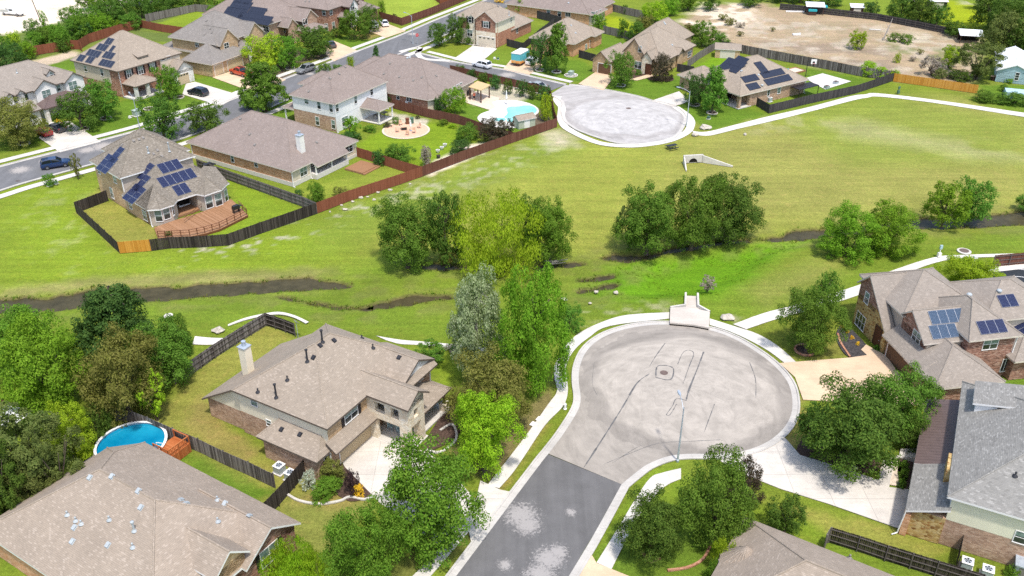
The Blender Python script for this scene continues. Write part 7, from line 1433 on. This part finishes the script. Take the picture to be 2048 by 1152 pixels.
# round patio
X0, Y0 = U(812, 261); o = thing('round_patio', 'round terracotta paver patio on the lawn', 'patio', (X0, Y0, 0)); mb = MB(); mb.prism([(4.1*math.cos(2*math.pi*i/36), 4.1*math.sin(2*math.pi*i/36)) for i in range(36)], 0, .06); mb.build('paving', M['terra'], o); mb = MB(); ribbon(mb, [(4.1*math.cos(2*math.pi*i/36), 4.1*math.sin(2*math.pi*i/36)) for i in range(36)], 0, -.35, .09, 0, closed=True); mb.build('patio_border', M['gravel'], o)
boxes('fire_pit', 'fire pit', 808, 259, 20, [('bowl', 'steel_bk', -.45, -.45, .1, .45, .45, .6), ('table_rim', 'terra', -.6, -.6, .6, .6, .6, .68)], 'square dark fire pit on the round patio', z=.06)
def umbrella(x, y, z, h, label):
    X0, Y0 = U(x, y, z); o = thing('patio_umbrella', label, 'umbrella', (X0, Y0, z)); mb = MB(); mb.lathe([(.3, 0), (.3, .08), (.03, .1), (.03, h)], n=10); mb.build('pole', M['alu'], o); mb = MB(); mb.lathe([(.22, h*.42), (.17, h*.6), (.09, h*.9), (0, h+.05)], n=8); mb.build('canopy', M['cloth_w'], o)
umbrella(822, 262, .06, 2.3, 'closed white umbrella on the round patio'); umbrella(1013, 209, 0, 3.0, 'closed white umbrella beside the swimming pool')
for x, y, rz, l in ((828, 266, 0, 'terracotta patio chair right of the fire pit'), (795, 264, 90, 'terracotta patio chair left of the fire pit'), (838, 256, -60, 'patio chair at the patio edge by the lawn'), (815, 270, 180, 'patio chair nearest the lawn'), (802, 251, 30, 'patio chair behind the fire pit')): chair(x, y, .06, rz, l, 'terra', 'chairs around the fire pit')
for x, y, m, l in ((815, 248, 'rail', 'brown wheeled rubbish bin by the round patio'), (824, 247, 'plast_g', 'dark green wheeled rubbish bin by the round patio')): boxes('rubbish_bin', 'bin', x, y, 10, [('bin_body', m, -.32, -.35, .1, .32, .35, 1.05), ('lid', m, -.36, -.4, 1.05, .36, .4, 1.13), ('wheel', 'rubber', -.34, .25, 0, -.28, .4, .2), ('wheel', 'rubber', .28, .25, 0, .34, .4, .2)], l)
for x, y, l in ((755, 236, 'dark patio table under the covered patio'), (769, 232, 'dark patio chairs and table at the covered patio edge')): boxes('patio_table', 'table', x, y, 60, [('tabletop', 'steel_bk', -.7, -.5, .68, .7, .5, .74)]+[('leg', 'steel_bk', a*.6-.03, b*.4-.03, 0, a*.6+.03, b*.4+.03, .68) for a in (-1, 1) for b in (-1, 1)], l, z=.15)
for x, y, l in ((876, 305, 'white stone pot in the gravel strip, leftmost'), (884, 299, 'white garden urn in the gravel strip'), (877, 316, 'dark pot in the gravel strip'), (890, 293, 'small white pot at the lawn edge')): X0, Y0 = U(x, y); o = thing('garden_pot', l, 'pot', (X0, Y0, 0)); mb = MB(); mb.lathe([(.2, 0), (.35, .35), (.38, .5), (.3, .5), (.25, .35)], n=12); mb.build('pot', M['white' if 'white' in l else 'steel_bk'], o); mb = MB(); mb.lathe([(.3, .42), (0, .46)], n=12); mb.build('potting_soil', M['mulch'], o)
# in-ground pool garden
sheet('pool_terrace', catmull(px("955,238 962,228 980,221 990,214 985,206 1000,201 1030,201 1055,206 1072,214 1078,224 1070,232 1068,240 1050,250 1030,256 1000,256 970,250"), 4, True), .08, M['conc_p'], 'white paved terrace around the swimming pool', 'terrace', th=.08)
sheet('pergola_terrace', px("935,187 950,183 1000,196 985,222 930,205"), .07, M['gravel'], 'pale stone terrace beneath the pergola', 'terrace', th=.07)
t = NT('pool_water_turquoise'); q = t.tc(); M['poolt'] = t.fin(t.mix(t.ramp(t.noise(q, .2, 3), [(.3, 0.), (.7, 1.)]), (.16, .52, .48), (.32, .66, .60)), .07, .5, t.bump(t.noise(q, 2.5, 3), .1, .03))
PW = catmull(px("1006,239 1015,228 1013,220 1018,215 1035,214 1050,212 1064,213 1073,219 1072,226 1064,231 1063,237 1048,243 1030,246 1015,244"), 4, True); o = thing('swimming_pool', 'free-form turquoise swimming pool with white coping', 'pool', (0, 0, 0)); mb = MB(); mb.face([(p[0], p[1], .085) for p in (PW if sgn(PW) > 0 else PW[::-1])]); mb.build('pool_water', M['poolt'], o); mb = MB(); ribbon(mb, PW, 0, .35 if sgn(PW) < 0 else -.35, .15, 0, closed=True); mb.build('coping', M['conc_p'], o)
X0, Y0 = U(1000, 243); o = thing('hot_tub', 'small round hot tub set in the pool terrace', 'hot tub', (X0, Y0, 0)); mb = MB(); mb.lathe([(1.35, 0), (1.35, .4), (1.1, .4), (1.1, .3)], n=24); mb.build('tub_wall', M['conc_p'], o); mb = MB(); mb.face([(1.12*math.cos(2*math.pi*i/24), 1.12*math.sin(2*math.pi*i/24), .33) for i in range(24)]); mb.build('tub_water', M['poolt'], o)
CPg = [U(937, 174, 2.7), U(962, 181, 2.7), U(981, 170, 2.7), U(955, 162, 2.7)]; o = thing('pergola', 'pergola with tan canvas roof and dark posts by the pool', 'pergola', (*CPg[0], 0)); q = [(p[0]-CPg[0][0], p[1]-CPg[0][1]) for p in CPg]; mb = MB(); mb.prism(q, 2.6, 2.75); mb.build('canopy_roof', M['tancanvas'], o)
for p in q: c0 = (sum(a for a, b in q)/4, sum(b for a, b in q)/4); mb = MB(); x, y = p[0]+(c0[0]-p[0])*.12, p[1]+(c0[1]-p[1])*.12; mb.box(x-.13, y-.13, 0, x+.13, y+.13, 2.6); mb.build('pergola_post', M['timber'], o)
X0, Y0 = U(1048, 252); o = thing('garden_shed', 'pale green garden shed with tan roof behind the brown fence', 'shed', (X0, Y0, 0), math.radians(30)); mb = MB(); mb.box(-1.8, -1.1, 0, 1.8, 1.1, 1.7); mb.build('wall', plain('shed_pale_green', (.42, .45, .36), .7), o); hx = House.__new__(House); hx.roofmb = MB(); hx.tv = []; hx.tf = []; hx.roof((-2.0, -1.3, 2.0, 1.3), 1.7, .5, ['u-', 'u+'], th=.1); hx.roofmb.build('roof', [M['sh_tan'], M['white']], o); mb = MB()
for s in (-1.78, 1.78): mb.face([(s, -1.1, 1.68), (s, 1.1, 1.68), (s, 0, 2.15)])
mb.build('gable', plain('shed_gable', (.42, .45, .36), .7), o); mb = MB(); mb.box(-.6, -1.13, 0, .6, -1.1, 1.55); mb.build('door', M['white'], o)
# person by the pergola
X0, Y0 = U(948.5, 201); o = thing('person', 'person in a coral shirt and dark shorts standing by the pergola', 'person', (X0, Y0, .07), math.radians(-80))
bm = bmesh.new(); sk = bpy.data.meshes.new('person_body'); J = {'pelvis': (0, 0, .95), 'chest': (0, 0, 1.35), 'neck': (0, 0, 1.5), 'head': (.02, 0, 1.66), 'hipL': (0, .1, .9), 'kneeL': (.03, .11, .5), 'footL': (0, .12, .06), 'toeL': (.16, .13, .03), 'hipR': (0, -.1, .9), 'kneeR': (.05, -.11, .5), 'footR': (.04, -.12, .06), 'toeR': (.2, -.13, .03), 'shL': (0, .19, 1.42), 'elL': (.02, .25, 1.14), 'haL': (.14, .24, .92), 'shR': (0, -.19, 1.42), 'elR': (.02, -.26, 1.14), 'haR': (.16, -.24, .94)}
names_ = list(J); E_ = [('pelvis', 'chest'), ('chest', 'neck'), ('neck', 'head'), ('pelvis', 'hipL'), ('hipL', 'kneeL'), ('kneeL', 'footL'), ('footL', 'toeL'), ('pelvis', 'hipR'), ('hipR', 'kneeR'), ('kneeR', 'footR'), ('footR', 'toeR'), ('chest', 'shL'), ('shL', 'elL'), ('elL', 'haL'), ('chest', 'shR'), ('shR', 'elR'), ('elR', 'haR')]
sk.from_pydata([J[k] for k in names_], [(names_.index(a), names_.index(b)) for a, b in E_], []); po = link('body', sk, o); md = po.modifiers.new('skin', 'SKIN'); po.modifiers.new('sub', 'SUBSURF').render_levels = 2
rad = {'pelvis': .13, 'chest': .15, 'neck': .06, 'head': .105, 'hipL': .09, 'kneeL': .06, 'footL': .045, 'toeL': .035, 'hipR': .09, 'kneeR': .06, 'footR': .045, 'toeR': .035, 'shL': .07, 'elL': .045, 'haL': .035, 'shR': .07, 'elR': .045, 'haR': .035}
bm.free(); sl = sk.skin_vertices[0].data if sk.skin_vertices else None
if sl is None:
    bm = bmesh.new(); bm.from_mesh(sk); bm.verts.layers.skin.verify(); bm.to_mesh(sk); bm.free(); sl = sk.skin_vertices[0].data
for i, k in enumerate(names_): sl[i].radius = (rad[k], rad[k]); sl[i].use_root = (k == 'pelvis')
sk.materials.append(M['skin'])
mb = MB(); mb.lathe([(.2, .9), (.2, 1.1), (.23, 1.4), (.12, 1.5), (.07, 1.52)], n=14); so = mb.build('shirt', M['shirt'], o); so.scale = (.85, 1.1, 1); mb = MB(); mb.lathe([(.2, .92), (.21, .75)], n=12); mb.tube((0, .1, .8), (.03, .11, .48), .11, .1); mb.tube((0, -.1, .8), (.05, -.11, .48), .11, .1); mb.build('shorts', M['cloth_d'], o); mb = MB(); mb.lathe([(.125, 1.68), (.115, 1.76), (.06, 1.81), (0, 1.82)], (.01, 0, 0), 12); mb.build('hair', M['dark'], o)
# right-side extras
o = thing('basketball_hoop', 'tall black basketball hoop with white backboard by the court pad', 'basketball hoop', (*U(1611, 153), 0), math.radians(0)); mb = MB(); mb.tube((0, 0, 0), (0, 0, 3.6), .09, .07); mb.tube((0, 0, 3.2), (.9, -.3, 3.4), .05); mb.build('pole', M['steel_bk'], o); mb = MB(); mb.box(.55, -.45, 2.9, 1.75, -.4, 3.9); mb.build('backboard', M['white'], o); mb = MB(); mb.box(.9, -.465, 3.05, 1.4, -.452, 3.45); mb.build('target_square', M['steel_bk'], o); mb = MB(); ribbon(mb, [(1.15+.23*math.cos(i*.52), -.72+.23*math.sin(i*.52)) for i in range(12)], -.015, .015, 3.08, 3.05, closed=True); mb.build('hoop_rim', M['red'], o)
sheet('sports_pad', px("1610,157 1645,147 1702,163 1650,179"), .06, M['conc_p'], 'white concrete sports pad beside the black panel house', 'pad', th=.06)
boxes('sandbox', 'sandbox', 1590, 142, 33, [('frame_board', 'deck', -1.8, -1.5, 0, 1.8, -1.35, .3), ('frame_board', 'deck', -1.8, 1.35, 0, 1.8, 1.5, .3), ('frame_board', 'deck', -1.8, -1.35, 0, -1.65, 1.35, .3), ('frame_board', 'deck', 1.65, -1.35, 0, 1.8, 1.35, .3), ('sand', 'gravel', -1.65, -1.35, 0, 1.65, 1.35, .15), ('corner_seat', 'teal', -1.65, .9, .15, -.9, 1.35, .4)], 'wooden sandbox with coloured corner beside the basketball hoop')
for x, y, l in ((1653, 177, 'grey planter box left at the sports pad edge'), (1671, 168, 'grey planter box right at the sports pad edge')): boxes('planter_box', 'planter', x, y, 33, [('box', 'galv', -.5, -.4, 0, .5, .4, .6), ('soil', 'mulch', -.45, -.35, .6, .45, .35, .62)], l)
def shed(x, y, w, d, h, rz, wall, roof, label, p=.15, open_=False):
    X0, Y0 = U(x, y); o = thing('shed', label, 'shed', (X0, Y0, 0), math.radians(rz)); mb = MB()
    if open_:
        for a, b in ((-1, -1), (1, -1), (1, 1), (-1, 1)): mp = MB(); mp.box(a*(w/2-.1)-.08, b*(d/2-.1)-.08, 0, a*(w/2-.1)+.08, b*(d/2-.1)+.08, h); mp.build('shed_post', M['timber'], o)
        mb.box(-w/2, d/2-.15, 0, w/2, d/2-.05, h); mb.build('back_wall', M[wall], o)
    else: mb.box(-w/2, -d/2, 0, w/2, d/2, h); mb.build('wall', M[wall], o); mb = MB(); mb.box(-w*.3, -d/2-.03, 0, w*.3, -d/2, h*.85); mb.build('door', M['fascia'], o)
    hx = House.__new__(House); hx.roofmb = MB(); hx.tv = []; hx.tf = []; hx.roof((-w/2-.25, -d/2-.25, w/2+.25, d/2+.25), h, p, ['u-', 'u+', 'v+'], th=.1); hx.roofmb.build('roof', [M[roof], M['white']], o)
shed(1454, 113, 5.6, 3.2, 2.1, -12, 'br_tan', 'sh_tan', 'tan garden shed with brown roof behind the panel house'); shed(1628, 27, 4.5, 3, 2.2, -10, 'teal', 'metal_wh', 'open shelter with teal tarpaulin on the dirt lot', open_=True)
boxes('tarp_stack', 'tarpaulin', 1643, 24, -8, [('bale', 'timber', -1.2, -.8, 0, 1.2, .8, 1.2), ('tarp', 'teal', -1.3, -.9, 1.2, 1.3, .9, 1.7)], 'teal covered stack beside the open shelter'); boxes('tarp_stack', 'tarpaulin', 1624, 30, -8, [('bale', 'timber', -1.0, -.3, 0, 1.0, .3, 1.0), ('tarp', 'teal', -1.1, -.4, 1.0, 1.1, .4, 1.5)], 'teal sheet hanging in front of the open shelter')
shed(1712, 26, 3.2, 2.4, 1.8, -10, 'timber', 'metal_wh', 'little dark shed with tin roof behind the ranch fence'); shed(1938, 84, 5, 3.6, 2.0, -15, 'dark', 'metal_wh', 'open tin roofed shed beside the dark trees', open_=True); shed(1872, 16, 4.4, 3.4, 2.2, -8, 'shutter', 'metal_wh', 'dark shed with pale tin roof on the far meadow'); shed(1822, 2, 4, 3, 2, 0, 'lblue', 'metal_wh', 'pale shed roof at the top edge among trees')
boxes('concrete_slab', 'slab', 1590, 24, -5, [('slab_a', 'white', -2.5, -.25, 0, 2.5, .25, .3), ('slab_b', 'conc', -1.5, .3, 0, 2.2, .6, .2)], 'white beam lying beside the ranch fence'); boxes('feed_trough', 'trough', 1592, 70, 10, [('trough_body', 'white', -.9, -.4, 0, .9, .4, .35), ('trough_end', 'white', .9, -.3, 0, 1.1, .3, .5)], 'small white trough lying on the dirt lot'); boxes('concrete_slab', 'slab', 1750, 60, -10, [('slab_a', 'conc_w', -1.4, -.3, 0, 1.4, .3, .2), ('slab_b', 'conc', -.8, .3, 0, .9, .5, .12)], 'white slab on the dirt lot by the leaning pole')
o = thing('dead_tree', 'leaning bare grey trunk on the dirt lot', 'tree', (*U(1766, 80), 0)); mb = MB(); mb.tube((0, 0, 0), (1.8, 1.2, 5), .2, .06, 7); mb.build('trunk', M['bark_p'], o); mb = MB(); mb.tube((1.0, .7, 2.8), (.4, 1.2, 4), .06, .02, 5); mb.tube((.6, .4, 1.6), (1.4, .2, 2.6), .06, .02, 5); mb.build('branch', M['bark_p'], o)
boxes('pale_tarp', 'tarpaulin', 2040, 195, -20, [('tarp_top', 'lblue', -3, -1.5, .6, 3, 1.5, 1.3), ('tarp_side', 'plast_g', -3.2, -1.7, 0, 3.2, 1.7, .6)], 'pale blue covered boat-like pile at the right edge')
for i, (x, y) in enumerate(((1988, 160), (1996, 158), (2008, 160))): boxes('junk_pile', 'junk', x, y, 20*i, [('crate', 'timber', -.6, -.5, 0, .6, .5, .8), ('board', 'terra', -.9, -.2, .8, .9, .2, .95)], ['left', 'middle', 'right'][i]+' junk heap beside the pale blue house', 'junk heaps by the pale blue house')
# sports court behind the brick house
CPt = px("1993,585 1985,545 2120,528 2160,600"); sheet('sports_court', CPt, .05, M['court'], 'black sports court with white arcs behind the brick house', 'court', th=.05); sheet('court_kerb', px("1983,545 1990,534 2140,520 2130,529"), .06, M['conc_p'], 'white concrete strip beside the sports court', 'court', th=.06)
sheet('court_key', px("2000,577 2040,567 2100,566 2100,600 2005,600"), .056, M['pink'], 'pink painted key of the sports court', 'court')
mb = MB(); c0 = U(2047, 572)
for r_, nm in ((5.0, 1), (2.6, 2)): ribbon(mb, [(c0[0]+r_*math.cos(a*math.pi/24), c0[1]+r_*math.sin(a*math.pi/24)*.95) for a in range(48)], -.06, .06, .062+.002*nm, closed=True)
ribbon(mb, px("2000,577 2040,567 2100,566"), -.06, .06, .068); mb.build('court_marking', M['white'], label='white arcs painted on the black sports court', cat='marking', kind='structure'); sheet('court_emblem', px("2022,569 2040,567 2042,572 2028,574"), .070, M['red'], 'small red mark on the pink court', 'marking')
X0, Y0 = U(1928, 572); o = thing('floodlight', 'grey floodlight pole beside the lime tree', 'floodlight', (X0, Y0, 0)); mb = MB(); mb.tube((0, 0, 0), (.4, 0, 4.2), .06, .05); mb.build('pole', M['galv'], o); mb = MB(); mb.box(.2, -.2, 4.15, .65, .2, 4.45); mb.build('lamp_head', M['white'], o)
def dish(x, y, h, label, par=None):
    X0, Y0 = U(x, y, h); o = thing('satellite_dish', label, 'satellite dish', (X0, Y0, 0)); mb = MB(); mb.tube((0, 0, 0), (0, 0, h), .04); mb.build('pole', M['galv'], o); mb = MB(); mb.lathe([(0, 0), (.3, .05), (.45, .14)], n=16); d = mb.build('dish', M['white'], o); d.location = (0, 0, h); d.rotation_euler = (.9, 0, 2.4)
dish(592, 645, 2.2, 'white satellite dish by the dark corner fence')
for x, y, l in ((20, 868, 'white patio canopy half hidden by the feathery trees'),):
    X0, Y0 = U(x, y); o = thing('canopy', l, 'canopy', (X0, Y0, 0), .3); mb = MB()
    mb.lathe([(2.6, 2.1), (0, 2.9)], n=4); mb.build('canopy_top', M['cloth_w'], o)
    for a in range(4): b = a*math.pi/2; mb = MB(); mb.tube((2.4*math.cos(b), 2.4*math.sin(b), 0), (2.4*math.cos(b), 2.4*math.sin(b), 2.15), .04); mb.build('canopy_leg', M['alu'], o)
X0, Y0 = U(1110, 529); o = thing('driftwood_pile', 'pile of grey driftwood by the creek', 'driftwood', (X0, Y0, 0))
for k in range(9): mb = MB(); a = R.uniform(-.3, .5); mb.tube((R.uniform(-1.6, -.4), R.uniform(-.4, .4), .1+.06*k), (R.uniform(.4, 1.8), R.uniform(-.2, .6), .15+.07*k), .09, .04, 6); mb.build('log', M['bark_p'], o)
boxes('garden_shed', 'shed', 2046, 1150, -27, [('wall', 'galv', -.8, -.6, 0, .8, .6, 1.3), ('lid', 'galv', -.9, -.7, 1.3, .9, .7, 1.42), ('door', 'vent_t', -.5, -.63, .1, .5, -.6, 1.2)], 'grey storage box at the bottom right corner')
# ------------------------------------------------------------------ bank growth
def tufts(name, label, pts, size, lf):
    v = []; f = []; r = random.Random(3)
    for x, y, z, k in pts:
        for _ in range(5):
            a = r.uniform(0, 6.28); l = size*k*r.uniform(.5, 1.2); w = l*.22; lean = r.uniform(.1, .6); p = Vector((x+r.gauss(0, .12), y+r.gauss(0, .12), z-.03)); d = Vector((math.cos(a)*lean, math.sin(a)*lean, 1)); s_ = Vector((-math.sin(a), math.cos(a), 0)); n = len(v)
            v += [p-s_*w, p+s_*w, p+d*l*.6+s_*w*.7, p+d*l+Vector((math.cos(a), math.sin(a), -.4))*l*.2]; f.append((n, n+1, n+2, n+3))
    me = bpy.data.meshes.new(name); me.from_pydata([tuple(q) for q in v], [], f); me.update(); me.materials.append(LF[lf]); link(name, me, None, label, 'grass', kind='stuff')
def zat(x, y):
    i = min(max(np.searchsorted(gx, x)-1, 0), len(gx)-2); j = min(max(np.searchsorted(gy, y)-1, 0), len(gy)-2); fx = (x-gx[i])/(gx[i+1]-gx[i]); fy = (y-gy[j])/(gy[j+1]-gy[j])
    return (Z[j, i]*(1-fx)+Z[j, i+1]*fx)*(1-fy)+(Z[j+1, i]*(1-fx)+Z[j+1, i+1]*fx)*fy
r_ = random.Random(9); L1 = []; L2 = []; L3 = []
for P in CP:
    n = len(P)
    for i in range(n):
        a, b = P[i], P[(i+1) % n]; k = int(math.dist(a, b)*8)
        for j in range(k):
            if r_.random() < .35: continue
            t = r_.random(); x = a[0]+(b[0]-a[0])*t+r_.gauss(0, .35); y = a[1]+(b[1]-a[1])*t+r_.gauss(0, .3); (L1 if r_.random() < .6 else L3).append((x, y, zat(x, y), r_.uniform(.5, 1.2)))
LP_ = np.array(px("1230,528 1500,489 1640,478 1560,510 1500,558 1440,590 1300,598 1150,588"))
while len(L2) < 700:
    x, y = r_.uniform(LP_[:, 0].min(), LP_[:, 0].max()), r_.uniform(LP_[:, 1].min(), LP_[:, 1].max())
    if inside(LP_, np.array([x]), np.array([y]))[0] and vnoise(np.array([x]), np.array([y]), 3., 44)[0] > .42: L2.append((x, y, zat(x, y), r_.uniform(.4, 1.2)))
tufts('reeds', 'green reeds and rank grass along the creek banks', L1, .30, 'gn'); tufts('bank_weeds', 'dry olive weeds along the creek banks', L3, .3, 'ol'); tufts('rank_grass', 'lush taller grass on the low ground above the storm inlet', L2, .2, 'br')
shrub(1414, 582, 552, 36, 'dp', 'brown dried bush in the lush grass above the storm inlet', 'loose')
for i, (x, y) in enumerate(((1180, 607), (1192, 585), (1232, 586), (1128, 600))): rock(x, y, .25+.05*i, 'small pale stone in the grass near the creek cuts')
# ------------------------------------------------------------------ light
EL, AZ = math.radians(67), math.radians(158)   # azimuth clockwise from +Y: light from the right, a little behind the camera
sd = Vector((math.sin(AZ)*math.cos(EL), math.cos(AZ)*math.cos(EL), math.sin(EL)))
sun = bpy.data.lights.new('sun', 'SUN'); sun.energy = 2.25; sun.angle = math.radians(3.5); sun.color = (1, .96, .9); so = bpy.data.objects.new('sun', sun); so.rotation_euler = sd.to_track_quat('Z', 'Y').to_euler(); so.location = (60, 0, 120); COL.objects.link(so)
wd = bpy.data.worlds.new('World'); scene.world = wd; wd.use_nodes = True; nt = wd.node_tree; bg = nt.nodes['Background']; sky = nt.nodes.new('ShaderNodeTexSky'); sky.sky_type = 'NISHITA'; sky.sun_disc = False; sky.sun_elevation = EL; sky.sun_rotation = AZ; sky.dust_density = 2.0
nt.links.new(sky.outputs[0], bg.inputs[0]); bg.inputs[1].default_value = .15
vs = scene.view_settings; vs.view_transform = 'Standard'; vs.look = 'None'; vs.gamma = 1.0; vs.use_curve_mapping = False; vs.exposure = .84
scene.cycles.use_denoising = False; scene.cycles.max_bounces = 6; scene.cycles.diffuse_bounces = 3; scene.cycles.glossy_bounces = 2; scene.cycles.transmission_bounces = 3; scene.cycles.transparent_max_bounces = 4
